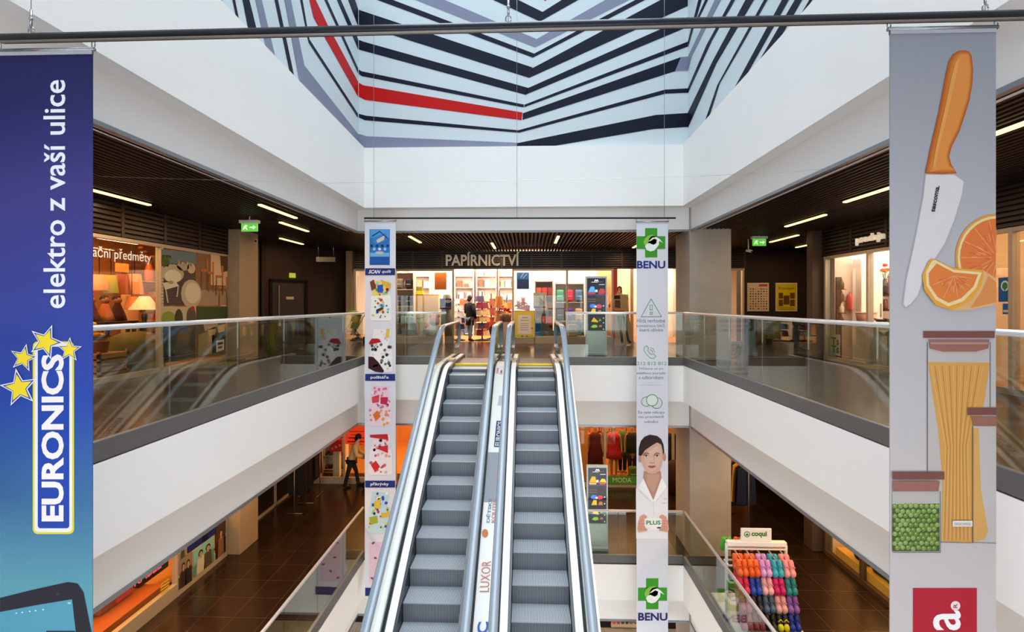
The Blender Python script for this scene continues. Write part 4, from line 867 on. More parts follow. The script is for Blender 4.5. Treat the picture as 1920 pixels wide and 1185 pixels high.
window(3, 'X', FB, -5.7, XB(850), .2, 2.62, [-5.66, XB(742), XB(850)], 'left shop window of the stationery shop', bottom=.22)
window(4, 'X', FB, XB(962), XB(1148), .2, 2.62, [XB(962), XB(1063), XB(1148)], 'right shop window of the stationery shop', bottom=.22)
window(5, 'X', FB, XB(1345), FR, .2, 2.62, [XB(1345), FR - .04], 'narrow shop window behind the wide concrete column', bottom=.09)
b = MB(); b.box(XB(1150), XB(1157), FB - .06, FB + .12, .2, 2.62, mat('b5261e', .4, name='red_post')); tag(b.build('door_post'), 'red post between the stationery shop and the peach-lit shop', 'post')
letter = mat('d2c4aa', .4, .0, emit=.10, name='beige_letters')
def sign3d(name, label, body_, o, u, v, Y=None, X=None, depth=.05, m=letter, bold=.02, off=.07):
    O = at(*o, X=X, Y=Y); b = MB(); sh = V3(0, -off, 0) if Y is not None else V3(off if X < 0 else -off, 0, 0)
    b.text(body_, O + sh, at(*u, X=X, Y=Y) - O, at(*v, X=X, Y=Y) - O, m, bold, depth=depth); return tag(b.build(name), label, 'sign')
sign3d('shop_sign_lettering', 'raised beige capital letters on the louvre of the stationery shop', 'PAPÍRNICTVÍ', (837, 499), (974, 499), (837, 473), Y=FB, off=.10)
sign3d('shop_sign_lettering', 'raised pale small letters on the louvre of the right shop', 'prodejn', (1614, 461), (1667, 452), (1614, 443), X=FR, m=mat('d8cbb6', .4, emit=.35, name='pale_letters'), off=.09)
b = MB(); O = at(174, 487, X=-6.93); U = at(283, 497, X=-6.93) - O; b.text('ační předměty', O, U, at(174, 460, X=-6.93) - O, mat('f0e6d6', .5, emit=.3, var=0, name='window_film')); tag(b.build('window_lettering'), 'white lettering stuck across the top of the left shop window', 'sign')

b = MB(); b.tube([at(150, 318, Y=6), at(190, 331, Y=6), at(420, 338, Y=6), at(620, 343, Y=6), at(1000, 338, Y=6), at(1280, 331, Y=6), at(1500, 322, Y=6), at(1590, 310, Y=6)], .0022, mat('b9bdc0', .4, .5, name='thin_steel_cable'), 5); tag(b.build('steel_cable'), 'very thin steel cable stretched across the void under the upper white band', 'cable')
# ---------------------------------------------------------------- left shop, upper storey: picture panels and goods
def panel(name, label, X, quad, base, draw, group, cat='poster'):
    """flat picture on a shop window along the gallery (plane X), quad = 4 photograph pixels"""
    sg = 1 if X < 0 else -1; b = MB(); pr = Print(b, X=X, toward=sg, step=.002); p = [at(*q, X=X) for q in quad]
    b.prism(p, (-sg * .012, 0, 0), ink(base)); 
    q = lambda u, v: (quad[0][0] * (1 - u) * (1 - v) + quad[1][0] * u * (1 - v) + quad[2][0] * u * v + quad[3][0] * (1 - u) * v, quad[0][1] * (1 - u) * (1 - v) + quad[1][1] * u * (1 - v) + quad[2][1] * u * v + quad[3][1] * (1 - u) * v)
    P = lambda pts, h, l=3: pr.poly([q(*z) for z in pts], h, l); draw(P, lambda u, v, ru, rv, h, l=3, rot=0: P(blob(u, v, ru, rv, 14, rot), h, l)); return tag(b.build(name), label, cat, group)
def w1(P, O):
    P([(0, 0), (1, 0), (1, .22), (0, .25)], '6c7f86'); P([(0, .1), (.25, .1), (.2, .3), (0, .3)], '4e5a2c', 4); O(.62, .28, .18, .08, 'b0a48a', 4); O(.86, .3, .12, .1, 'c3b698', 4)
    O(.33, .42, .32, .17, 'c0b294', 4); O(.33, .47, .24, .12, 'ded4ba', 5); O(.86, .78, .30, .27, 'bdaE8c'.lower(), 4); O(.9, .76, .22, .2, 'd8ccae', 5)
    P([(.02, .6), (.4, .55), (.5, .64), (.1, .72)], 'd8ccb4', 6); P([(.1, .72), (.14, .72), (.2, .95), (.16, .95)], 'c2b49a', 6); P([(.46, .66), (.5, .64), (.46, .84), (.42, .84)], 'c2b49a', 6); O(.26, .58, .08, .03, '9aa04a', 7)
_w1 = w1
def w1(P, O):
    _w1(P, O)
    for i in range(9): P([(0, .52 + i * .055), (1, .50 + i * .055), (1, .505 + i * .055), (0, .527 + i * .055)], '3e3430', 3)
    for i in range(12):
        t = math.pi * (i + .5) / 12; P([(.33 - .30 * math.cos(t), .42 - .15 * math.sin(t)), (.33 - .24 * math.cos(t), .45 - .10 * math.sin(t)), (.335 - .24 * math.cos(t), .452 - .10 * math.sin(t)), (.335 - .30 * math.cos(t), .423 - .15 * math.sin(t))], '8f8264', 7)
        P([(.86 - .28 * math.cos(t), .78 - .25 * math.sin(t)), (.9 - .2 * math.cos(t), .77 - .18 * math.sin(t)), (.905 - .2 * math.cos(t), .772 - .18 * math.sin(t)), (.865 - .28 * math.cos(t), .782 - .25 * math.sin(t))], '8f8264', 7)
    for i in range(8): O(.06 + .03 * i, .12 + .02 * (i % 3), .03, .025, ['3e4a22', '6a7a3a', '8a6a4a'][i % 3], 6); O(.5 + .05 * i, .20 + .012 * (i % 4), .022, .03, ['a89a80', '7a6a54', 'c8bca0'][i % 3], 6)
def w2(P, O):
    P([(.45, 0), (1, 0), (1, .6), (.45, .6)], 'd8b896'); P([(.75, .0), (1, 0), (1, .3), (.8, .34)], '5a4632', 4)
    for u, v, s in ((.12, .3, .24), (.35, .34, .2), (.6, .4, .26), (.7, .62, .3)):
        P([(u, v), (u + s, v), (u + s, v + .05), (u, v + .05)], 'b8743c', 5); P([(u + .02, v + .05), (u + .05, v + .05), (u + .04, v + .4), (u, v + .4)], '8a5228', 5); P([(u + s - .05, v + .05), (u + s - .02, v + .05), (u + s, v + .4), (u + s - .04, v + .4)], '8a5228', 5); P([(u + s - .06, v - .2), (u + s, v - .2), (u + s, v), (u + s - .05, v)], 'c07a40', 5)
    P([(0, .7), (1, .72), (1, 1), (0, 1)], 'a08a70', 2)
def w3(P, O):
    P([(0, 0), (1, 0), (1, .3), (0, .3)], 'c0b090'); O(.2, .2, .2, .12, '8a9a3c', 4); O(.5, .22, .12, .18, '4a4434', 4); O(.86, .2, .14, .2, '57503e', 4); O(.25, .42, .22, .12, '3d4f80', 5); O(.62, .42, .14, .1, '394a76', 5)
    P([(.05, .5), (.95, .45), (.95, .8), (.05, .9)], '373c40', 4); P([(.1, .6), (.4, .56), (.4, .9), (.1, .96)], '23282c', 5); O(.9, .03, .06, .04, 'b0362c', 5)
def w4(P, O):
    P([(0, 0), (1, 0), (1, .25), (0, .3)], '3f5230'); P([(.05, .55), (.6, .45), (.5, .95), (.02, .98)], 'a08e6c', 4); P([(.5, .55), (.9, .5), (.9, .9), (.48, .95)], '2b2e30', 4)
    for u, v in ((.2, .35), (.35, .45), (.42, .32), (.65, .4)): P([(u, v), (u + .28, v - .04), (u + .24, v + .12), (u + .05, v + .14)], 'c0b294', 5)
    P([(.62, .7), (.88, .68), (.88, .9), (.62, .93)], 'e2ddd0', 6); P([(.66, .74), (.84, .73), (.84, .78), (.66, .79)], '3a3a3a', 7); P([(.68, .82), (.82, .81), (.82, .86), (.68, .87)], '6a6a6a', 7)
gp = 'picture panels on the left shop window'
panel('window_picture', 'window picture of two pale wicker armchairs and a low table, upper left of the four', -6.90, [(302, 467), (367, 474), (367, 573), (302, 573)], '584a44', w1, gp)
panel('window_picture', 'window picture of orange-brown wooden chairs, upper right of the four', -6.90, [(369, 474), (426, 481), (426, 572), (369, 572.5)], '86684c', w2, gp)
panel('window_picture', 'window picture of blue cushions and dark furniture, lower left of the four', -6.90, [(302, 575), (367, 575), (367, 672), (302, 682)], '4c4a46', w3, gp)
panel('window_picture', 'window picture of pale boxes with a square label, lower right of the four', -6.90, [(369, 575), (426, 574.5), (426, 664), (369, 671)], '6a5f50', w4, gp)
fl = .2
def lampshade(px, py0, py1, w_, h, X, label):
    p0 = at(px, py0, X=X); p1 = at(px, py1, X=X); t = thing('lampshade', label, 'lampshade', p1, 'lampshades hanging in the left shop'); H_ = p0.z - p1.z; m = mat(h, .7, emit=.22, var=.12, scale=20, name='shade_fabric')
    b = MB(); b.lathe(p1, [(w_ / 2, 0), (w_ / 2 * .98, .02), (w_ / 2 * .68, H_), (w_ / 2 * .66, H_), (w_ / 2 * .95, .015)], m, 16); b.build('shade', t)
    b = MB(); b.tube([p1 + V3(0, 0, H_ * .8), V3(p1.x, p1.y, 3.3)], .008, groove, 5); b.build('cord', t)
lampshade(186, 515, 545, .30, 'd98d62', -8.3, 'peach fabric lampshade hanging leftmost in the left shop'); lampshade(208, 516, 550, .26, '9a9038', -8.3, 'olive green lampshade hanging between the peach and brown ones')
lampshade(229, 514, 552, .30, '8f4420', -8.3, 'brown-red lampshade hanging in the left shop'); lampshade(252, 514, 552, .34, 'd8854a', -8.3, 'orange lampshade hanging beside the white shelf'); lampshade(247, 556, 580, .26, 'c9733c', -8.2, 'small low orange lampshade behind the table lamp')
wood = mat('a9713f', .5, var=.2, scale=9, name='warm_wood', aniso=(1, 1, .15)); shelfm = mat('d9a878', .5, var=.06, name='pale_shelf')
def table(name, label, x0, x1, y0, y1, z0, z1, m, cat='table', group=None):
    t = thing(name, label, cat, ((x0 + x1) / 2, (y0 + y1) / 2, z0), group); b = MB(); b.box(x0, x1, y0, y1, z1 - .04, z1, m, .006); b.build('table_top', t)
    for x in (x0 + .03, x1 - .08):
        for y in (y0 + .03, y1 - .08): b = MB(); b.box(x, x + .05, y, y + .05, z0, z1 - .04, m); b.build('leg', t)
    return t
p = at(271, 600, X=-7.95); table('side_table', 'small dark table carrying the table lamp in the left shop', -8.15, -7.75, p.y - .3, p.y + .3, fl, 1.05, mat('3b2418', .5, name='dark_wood'))
t = thing('table_lamp', 'table lamp with a wide pale shade behind the left shop window', 'lamp', (-7.95, p.y, 1.05)); b = MB(); b.lathe((-7.95, p.y, 1.05), [(.09, 0), (.09, .02), (.03, .04), (.05, .12), (.06, .2), (.025, .28), (.015, .38)], mat('2c2019', .35, name='lamp_foot'), 14); b.build('base', t)
b = MB(); b.lathe((-7.95, p.y, 1.37), [(.275, 0), (.27, .01), (.09, .28), (.08, .28), (.255, .012)], mat('e0b98c', .7, emit=.45, var=.15, scale=16, name='lit_shade'), 20); b.build('lamp_shade', t)
def shelf(name, label, x0, x1, y0, y1, z0, z1, n, m, group=None, back=True, cat='shelf', mback=None):
    t = thing(name, label, cat, ((x0 + x1) / 2, (y0 + y1) / 2, z0), group); along = 'Y' if (y1 - y0) > (x1 - x0) else 'X'
    b = MB()
    if along == 'Y': b.box(x0, x1, y0, y0 + .03, z0, z1, m); b.box(x0, x1, y1 - .03, y1, z0, z1, m)
    else: b.box(x0, x0 + .03, y0, y1, z0, z1, m); b.box(x1 - .03, x1, y0, y1, z0, z1, m)
    if back: (b.box(x0, x0 + .015, y0, y1, z0, z1, mback or m) if x0 < 0 else b.box(x1 - .015, x1, y0, y1, z0, z1, mback or m)) if along == 'Y' else b.box(x0, x1, y1 - .015, y1, z0, z1, mback or m)
    b.build('carcass', t)
    for i in range(n): z = z0 + .05 + (z1 - z0 - .08) * i / (n - 1); b = MB(); b.box(x0 + .002, x1 - .002, y0 + .03 if along == 'Y' else y0, y1 - .03 if along == 'Y' else y1, z, z + .025, m); b.build('shelf_board', t)
    return t
sp = at(275, 560, X=-8.4); shelf('shelving_unit', 'pale open shelving unit behind the table lamp in the left shop', -8.7, -8.3, sp.y - .35, sp.y + .65, fl, 2.0, 5, shelfm)
def vase(label, p, h, col, name='vase', prof=None, group=None, flowers=None):
    t = thing(name, label, 'vase', p, group); m = mat(col, .35, var=.06, name='glaze'); b = MB(); b.lathe(p, [(r * h, z * h) for r, z in (prof or ((.16, 0), (.2, .1), (.24, .45), (.16, .8), (.11, .92), (.13, 1), (.1, 1)))], m, 14); b.build('vessel', t)
    if flowers:
        b = MB(); gm = mat('4b5a2a', .6, name='stem_green'); rr = random.Random(int(h * 1000)); tips = []
        for i in range(9): q = Vector(p) + V3(rr.uniform(-.16, .16), rr.uniform(-.16, .16), h + rr.uniform(.08, .32)); b.tube([Vector(p) + V3(0, 0, h * .8), q], .005, gm, 5); tips.append(q)
        b.build('stems', t)
        for q in tips: b = MB(); b.ball(q, .055, mat(rr.choice(flowers), .6, name='petal'), 8, (1, 1, .7), .3); b.build('flower', t)
    return t
vase('tall orange vase on top of the pale shelving unit', (-8.5, sp.y + .2, 2.0), .42, 'b8521e', flowers=['7a3a1a', '8f4a22'])
for i, (dy, z, c, s) in enumerate(((.0, 1.54, 'd8572e', .2), (.35, 1.54, 'e6a06a', .22), (-.1, 1.07, 'd99a3a', .24), (.3, 1.07, 'c4382a', .2), (.05, .61, 'e2b06a', .22), (.4, .61, 'b5602e', .24))):
    b = MB(); b.cbox((-8.5, sp.y + dy, z + s / 2 + .005), (.2, .24, s), mat(c, .6, var=.25, scale=18, name='gift_box'), 0, .012); tag(b.build('gift_box'), 'small %s gift box on the %s board of the pale shelving unit' % (['red dotted', 'peach', 'ochre', 'crimson', 'sand coloured', 'rust brown'][i], ['fourth', 'fourth', 'third', 'third', 'second', 'second'][i]), 'box', 'gift boxes on the shelving unit')
hs = at(229, 502, X=-8.0); t = thing('price_sign', 'small orange sign hanging above the lampshades in the left shop', 'sign', hs); b = MB(); b.cbox(hs, (.02, .30, .17), mat('e8903a', .5, emit=.3, var=.1, name='orange_card')); b.build('card', t); b = MB(); b.tube([hs, V3(hs.x, hs.y, 3.3)], .004, groove, 4); b.build('cord', t)
# wicker chest, crate with flowers, small dolls
wick = mat('6b5d34', .7, var=.35, scale=38, bump=.5, name='wicker'); c0 = at(257, 676, X=-7.35)
t = thing('wicker_chest', 'big olive-brown wicker chest with a domed lid in the left shop window', 'chest', (-7.4, c0.y, fl)); b = MB(); b.box(-7.7, -7.1, c0.y - .42, c0.y + .42, fl, fl + .42, wick, .03); b.build('chest_body', t); b = MB(); b.tube([(-7.4, c0.y - .43, fl + .42), (-7.4, c0.y - .2, fl + .44), (-7.4, c0.y + .2, fl + .44), (-7.4, c0.y + .43, fl + .42)], [.28, .33, .33, .28], wick, 16); b.build('lid', t)
c1 = at(188, 690, X=-7.3); t = thing('wooden_crate', 'pale wooden crate table under the yellow flowers in the left shop window', 'crate', (-7.3, c1.y, fl)); b = MB()
for k in range(4): b.box(-7.55, -7.05, c1.y - .3, c1.y + .3, fl + .05 + k * .11, fl + .13 + k * .11, wood)
b.build('slats', t); b = MB(); [b.box(x, x + .04, y, y + .04, fl, fl + .5, wood) for x in (-7.55, -7.09) for y in (c1.y - .3, c1.y + .26)]; b.build('corner_posts', t)
vase('pot of yellow and red flowers on the wooden crate', (-7.3, c1.y, fl + .46), .2, '7a4a2c', 'flower_pot', ((.5, 0), (.62, .9), (.66, .92), (.66, 1), (.55, 1)), flowers=['e8b024', 'd88a1e', 'c8402a', 'e6c040'])
vase('dark green plant pot behind the wicker chest', (-7.9, c1.y + .5, fl), .35, '4a3020', 'flower_pot', ((.4, 0), (.5, .9), (.53, 1), (.45, 1)), flowers=['3c4a20', '4d5c28', '34421c'])
bx = at(220, 640, X=-7.55); b = MB(); b.cbox((-8.1, bx.y + .4, fl + .33), (.36, .5, .66), mat('b07e3c', .6, var=.15, name='cardboard'), .1, .01); tag(b.build('storage_box'), 'ochre box standing between the crate and the wicker chest', 'box')
def doll(px, py, X, col, label):
    p = at(px, py, X=X); t = thing('doll', label, 'doll', p, 'dolls in the left shop'); b = MB(); b.lathe(p, [(.16, 0), (.13, .12), (.07, .28), (.05, .34)], mat(col, .7, var=.1, name='doll_dress'), 12); b.build('dress', t); b = MB(); b.ball(p + V3(0, 0, .40), .075, mat('a06a48', .6, name='doll_head'), 10); b.build('head', t)
    b = MB(); b.ball(p + V3(-.01, 0, .43), .075, mat('2c1712', .6, name='doll_hair'), 8); b.build('hair', t); return p
dy = at(200, 590, X=-8.0); table('display_table', 'long dark display table with dolls in the left shop', -8.4, -7.75, dy.y - .75, dy.y + .46, fl, 1.16, mat('3b2418', .5, name='dark_wood'))
for i, (o, c, l) in enumerate(((-.6, '4a1a20', 'dark red doll leftmost on the display table'), (-.28, '5a2418', 'brown doll on the display table'), (.02, 'c06a34', 'orange doll on the display table'), (.30, '40181c', 'maroon doll on the display table beside the shelving'))):
    t = thing('doll', l, 'doll', (-8.05, dy.y + o, 1.16), 'dolls in the left shop'); q = Vector((-8.05, dy.y + o, 1.16)); b = MB(); b.lathe(q, [(.16, 0), (.13, .12), (.07, .28), (.05, .34)], mat(c, .7, var=.1, name='doll_dress'), 12); b.build('dress', t); b = MB(); b.ball(q + V3(0, 0, .40), .075, mat('a06a48', .6, name='doll_head'), 10); b.build('head', t)
    b = MB(); b.ball(q + V3(-.015, 0, .43), .075, mat('2c1712', .6, name='doll_hair'), 8); b.build('hair', t)
shelf('shelving_unit', 'tall brown shelving unit at the near end of the left shop', -9.9, -9.4, 4.0, 8.6, fl, 2.5, 5, mat('7a4526', .6, var=.1, name='brown_shelf'))
for i in range(14):
    z = .25 + .555 * (i % 4) + .026; y = 4.3 + (i * .61) % 4.1; 
    b = MB(); b.cbox((-9.62, y, z + .15), (.24, .26, .26 + .06 * (i % 3)), mat(['b5502a', 'd09048', '7a2c22', 'a8783c'][i % 4], .6, var=.2, scale=14, name='gift_box'), 0, .01); tag(b.build('storage_box'), 'box among the goods on the tall brown shelving unit of the left shop', 'box', 'boxes on the tall brown shelving unit')

# ---------------------------------------------------------------- right shops, upper storey
def cabinet(label, x0, x1, y0, y1, z0, z1, m, doors, group='white cabinets in the right shop'):
    t = thing('cabinet', label, 'cabinet', ((x0 + x1) / 2, (y0 + y1) / 2, z0), group); b = MB(); b.box(x0 + .02, x1, y0, y1, z0, z1, m); b.build('body', t)
    for i in range(doors):
        w_ = (y1 - y0) / doors; b = MB(); b.box(x0, x0 + .02, y0 + i * w_ + .006, y0 + (i + 1) * w_ - .006, z0 + .06, z1 - .03, m, .004); dd = b.build('door', t)
        b = MB(); b.box(x0 - .02, x0 - .006, y0 + i * w_ + .05, y0 + i * w_ + .065, (z0 + z1) / 2 + .1, (z0 + z1) / 2 + .3, chrome); b.build('handle', dd)
kit = mat('e3dbd0', .4, var=.02, name='white_lacquer'); kitp = mat('d9b8a6', .5, var=.03, name='pinkish_panel')
cabinet('low white cabinet row behind the right shop window, nearest the knife banner', 7.1, 7.7, 9.1, 10.62, fl, 1.12, kit, 3)
t = thing('cabinet', 'tall white cabinet on the end wall of the right shop, beside the pink panel', 'cabinet', (7.6, 11.1, fl), 'white cabinets in the right shop'); b = MB(); b.box(7.37, 7.84, 10.97, 11.24, fl, 2.5, kit); b.build('body', t)
b = MB(); b.box(7.375, 7.835, 10.95, 10.97, fl + .06, 2.47, kit, .004); dd = b.build('door', t); b = MB(); b.box(7.78, 7.80, 10.93, 10.948, 1.2, 1.5, chrome); b.build('handle', dd)
b = MB(); b.box(6.98, 7.36, 11.25, 11.33, fl, 2.6, kitp); tag(b.build('partition_wall'), 'tall pinkish wall panel at the far end of the right shop', 'panel')
for z, l in ((1.33, 'lower'), (1.66, 'upper')): b = MB(); b.box(7.87, 8.6, 10.95, 11.24, z, z + .04, mat('3a1e14', .5, name='dark_shelf')); tag(b.build('wall_shelf'), '%s dark shelf with goods in the right shop' % l, 'shelf')
vase('dark vase of red and orange flowers on the upper shelf of the right shop', (7.97, 11.08, 1.70), .34, '2a2024', flowers=['d8502a', 'c8302a', 'e0923a'])
b = MB(); b.cbox((8.3, 11.2, 1.92), (.34, .03, .42), mat('7a4a3a', .6, var=.2, name='picture'), 0, .006); tag(b.build('picture'), 'brown framed picture leaning on the upper shelf of the right shop', 'picture')
for i, (dx_, c, l) in enumerate(((.0, '6a3424', 'brown'), (.16, 'c08a34', 'amber'), (.34, '4a2a20', 'dark'))): vase('%s jar on the lower shelf of the right shop' % l, (7.98 + dx_, 11.08, 1.37), .22, c, 'jar', ((.22, 0), (.25, .1), (.25, .8), (.18, .88), (.2, 1), (.15, 1)), 'jars on the lower shelf')
b = MB(); b.lathe((7.27, 11.17, 1.34), [(.07, 0), (.075, .03), (.075, .3), (.05, .36), (.02, .38), (.02, .42)], mat('b3302a', .35, name='red_bottle'), 12); tag(b.build('fire_extinguisher'), 'red fire extinguisher on the pinkish panel side of the right shop', 'fire extinguisher')
def wire_basket(p, r, h, col, label):
    t = thing('basket', label, 'basket', p); b = MB(); m = mat(col, .6, name='basket_wire')
    b.lathe(p, [(r * .72, 0), (r * .78, .01), (r, h), (r * .95, h), (r * .70, .012)], m, 18); b.build('basket_body', t); b = MB(); b.tube([Vector(p) + V3(r * math.cos(a), r * math.sin(a), h) for a in [i * math.pi / 10 for i in range(21)]], .012, m, 6); b.build('rim', t)
q = at(1628, 602, X=7.4); wire_basket((7.35, q.y, 1.12), .20, .18, 'd8a08a', 'pink basket on the white cabinets in the right shop')
for dy_, l in ((-.5, 'black frying pan on the white cabinets, right of the pink basket'), (-.85, 'black frying pan on the white cabinets, partly behind the knife banner')):
    t = thing('frying_pan', l, 'pan', (7.35, q.y + dy_, 1.12), 'frying pans'); b = MB(); b.lathe((7.35, q.y + dy_, 1.12), [(.11, 0), (.14, .05), (.145, .05), (.115, .008), (0, .008)], mat('2a201c', .35, .3, name='iron'), 18); b.build('bowl', t); b = MB(); b.tube([(7.35, q.y + dy_ + .14, 1.165), (7.33, q.y + dy_ + .3, 1.19)], .012, mat('1d1614', .5, name='handle_plastic'), 6); b.build('handle', t)
for z, c, l in ((.86, 'b9b2a0', 'pale metal bowl in the window before the white cabinets'), (.36, '5a6a4a', 'greenish bowl low in the right shop window')):
    q3 = at(1655, 618, X=7.02); t = thing('display_stand', 'slim stand holding a %s' % l.split(' in ')[0].split(' low ')[0], 'stand', (7.03, q3.y, fl)); b = MB(); b.box(6.97, 7.07, q3.y - .05 + (z < .5) * -.35, q3.y + .05 + (z < .5) * -.35, fl, z, kit); b.build('post', t)
    b = MB(); b.lathe((7.03, q3.y - (z < .5) * .35, z), [(.04, 0), (.05, .02), (.10, .10), (.095, .10), (.04, .03), (0, .03)], mat(c, .25, .6, name='metal_bowl'), 16); tag(b.build('bowl'), l, 'bowl')
# bottles rack, 'Ts' poster
t = thing('display_rack', 'slim black rack of dark bottles against the pinkish panel of the right shop', 'rack', (7.06, 11.2, fl)); b = MB(); b.box(7.0, 7.12, 11.22, 11.25, fl, 2.1, mat('2a2426', .5, name='black_rack')); b.build('back', t)
for k in range(4): b = MB(); b.box(7.0, 7.14, 11.10, 11.22, 1.0 + k * .27, 1.015 + k * .27, mat('2a2426', .5, name='black_rack')); b.build('shelf_board', t)
for k in range(4): b = MB(); p = (7.07, 11.15, 1.015 + k * .27); b.lathe(p, [(.045, 0), (.05, .01), (.05, .13), (.02, .18), (.02, .22)], mat('17181c' if k != 1 else 'c8b4a4', .3, name='bottle'), 10); tag(b.build('bottle'), 'bottle on the %s board of the slim black rack in the right shop' % ['lowest', 'second', 'third', 'top'][k], 'bottle', 'bottles on the slim rack')
panel('window_sign', 'white sign with black letters low in the right shop window', 6.93, [(1557, 626), (1574, 628), (1574, 667), (1557, 664)], 'd8cab4', lambda P, O: None, None, 'sign')
b = MB(); 
for y in (646, 661): O = at(1559, y, X=6.925); b.text('Ts', O, at(1573, y + 1.5, X=6.925) - O, at(1559, y - 14, X=6.925) - O, ink('1d1a18'), .03)
tag(b.build('window_lettering'), 'black letters on the low white sign of the right shop window', 'sign')
# orange-lit shop at the right edge
shelf('shelving_unit', 'brown shelving full of goods in the orange-lit right shop', 8.9, 9.4, 3.0, 8.3, fl, 2.5, 6, mat('8a5a30', .6, name='brown_shelf'))
rr = random.Random(5)
for k in range(5):
    for i in range(9):
        y = 3.25 + i * .58; z = fl + .05 + (2.22) * k / 5 + .027; h = rr.uniform(.16, .3)
        b = MB(); b.cbox((9.1, y, z + h / 2), (.2, rr.uniform(.2, .4), h), mat(rr.choice(['d08a3a', 'a8522a', 'c8a468', '6a3a24', 'e0b878']), .6, var=.2, scale=14, name='packet'), 0, .008); tag(b.build('packet'), 'packet on a shelf of the orange-lit right shop', 'packet', 'packets on the brown shelving of the right shop')
def leafp(P, O): O(.5, .35, .3, .22, 'd8e4e0', 3); O(.5, .35, .2, .15, '2f8a5a', 4); P([(.46, .5), (.54, .5), (.5, .7)], '2f8a5a', 4)
panel('window_poster', 'larger blue poster with a green leaf emblem in the far right shop window', 6.86, [(1872, 521), (1898, 519), (1898, 566), (1872, 566)], '1f5fa6', leafp, 'blue posters in the right shop window')
panel('window_poster', 'smaller blue poster below the leaf poster in the far right shop window', 6.86, [(1880, 569), (1898, 569), (1898, 590), (1880, 589)], '2a6cae', lambda P, O: P([(.1, .6), (.9, .6), (.9, .8), (.1, .8)], 'd8d0b0'), 'blue posters in the right shop window')
# ---------------------------------------------------------------- back gallery, upper storey
scr = mat('20232f', .2, emit=.25, var=.02, name='dark_screen', emit_col='232838')
def kiosk(label, px0, py0, px1, py1, Y, pal):
    a = at(px0, py0, Y=Y); c = at(px1, py1, Y=Y); H_ = a.z - c.z; t = thing('menu_kiosk', label, 'kiosk', ((a.x + c.x) / 2, Y + .05, c.z), 'free-standing menu kiosks')
    hs = mat('d2d8d6', .35, .1, var=.03, name='kiosk_housing'); b = MB(); b.box(a.x, c.x, Y, Y + .09, c.z + .05, a.z, hs, .008); b.build('housing', t)
    b = MB(); b.box(a.x - .0, c.x + .0, Y - .10, Y + .22, c.z, c.z + .07, mat('cfd8d8', .3, .2, name='kiosk_base'), .01); b.build('base', t)
    b = MB(); zt = a.z - .05; zb = c.z + H_ * .31; b.box(a.x + .035, c.x - .035, Y - .008, Y, zb, zt, scr); pr = Print(b, Y=Y - .009, step=.0012)
    W_, Hh = px1 - px0, py1 - py0; q = lambda u, v: (px0 + W_ * u, py0 + Hh * v); E_ = lambda h: mat(h, .3, emit=.5, var=0, name='screen_picture')
    P = lambda h, l, *pts: pr.poly([q(*z) for z in pts], E_(h), l)
    m = [(0, 1), (.12, .25), (.25, 0), (.38, .2), (.5, .75), (.62, .2), (.75, 0), (.88, .25), (1, 1)]
    pr.ring([q(.42 + .17 * x, .045 + .022 * y) for x, y in m], 1.3, E_('e8e8ee'), 3, False)
    pr.line([q(.28, .075), q(.56, .075)], 1.0, E_('d0d0d8'), 3); pr.line([q(.6, .073), q(.8, .07)], 1.0, E_('9a3a3a'), 3); pr.line([q(.64, .105), q(.88, .105)], 1.2, E_('c8c8d0'), 3)
    P(pal[0], 3, (.12, .20), (.24, .13), (.40, .13), (.46, .20)); P(pal[1], 4, (.10, .205), (.46, .205), (.44, .225), (.14, .225)); P(pal[2], 3, (.60, .195), (.70, .155), (.86, .16), (.92, .20)); P(pal[3], 4, (.58, .20), (.92, .20), (.86, .225), (.62, .225)); P('c8d8ee', 4, (.46, .17), (.56, .17), (.56, .20), (.44, .20))
    for y in (.235, .29, .318): pr.line([q(.10, y), q(.48, y)], .8, E_('8a6a3a' if y > .25 else '4a68a8'), 3)
    P('3f2c30', 3, (.52, .24), (.88, .24), (.88, .315), (.52, .315)); pr.line([q(.5, .235), q(.9, .235)], .9, E_('5a6ab0'), 4)
    pr.oval(*q(.34, .375), W_ * .15, Hh * .025, E_('4a78d8'), 3); pr.oval(*q(.62, .38), W_ * .15, Hh * .025, E_('c8384a'), 3); pr.oval(*q(.46, .385), W_ * .06, Hh * .012, E_('d8e0f0'), 4)
    P('e8b424', 3, (.22, .47), (.32, .41), (.46, .41), (.48, .47)); P('c87030', 3, (.54, .47), (.60, .43), (.72, .43), (.76, .47))
    P('ecc02c', 3, (.26, .575), (.38, .52), (.58, .57), (.58, .585)); P('7aa040', 3, (.60, .57), (.68, .53), (.74, .565)); P('8fcc2c', 3, (.24, .645), (.34, .615), (.52, .615), (.56, .645), (.40, .655)); P('c86834', 3, (.60, .64), (.66, .615), (.76, .62), (.76, .645))
    for v in (.375, .455, .53, .59, .67): pr.oval(*q(.84, v), 1.3, 1.2, E_('d8d8e0'), 3, n=8)
    b.build('screen', t); b = MB(); b.box(a.x + .04, c.x - .04, Y - .006, Y, c.z + .09, zb - .02, mat('d6e2e0', .3, .1, var=.03, name='kiosk_front')); b.build('front_panel', t)
kiosk('tall menu kiosk with a dark picture screen on the upper back gallery', 1098, 518, 1138, 666, 12.1, ('5aa0d8', 'c8303a', 'b83a3a', 'c8303a'))
kiosk('tall menu kiosk with a dark picture screen and orange pictures on the lower back gallery', 1100, 873, 1140, 1030, 11.38, ('e8a428', 'e8b040', 'e8c040', 'b85a30'))
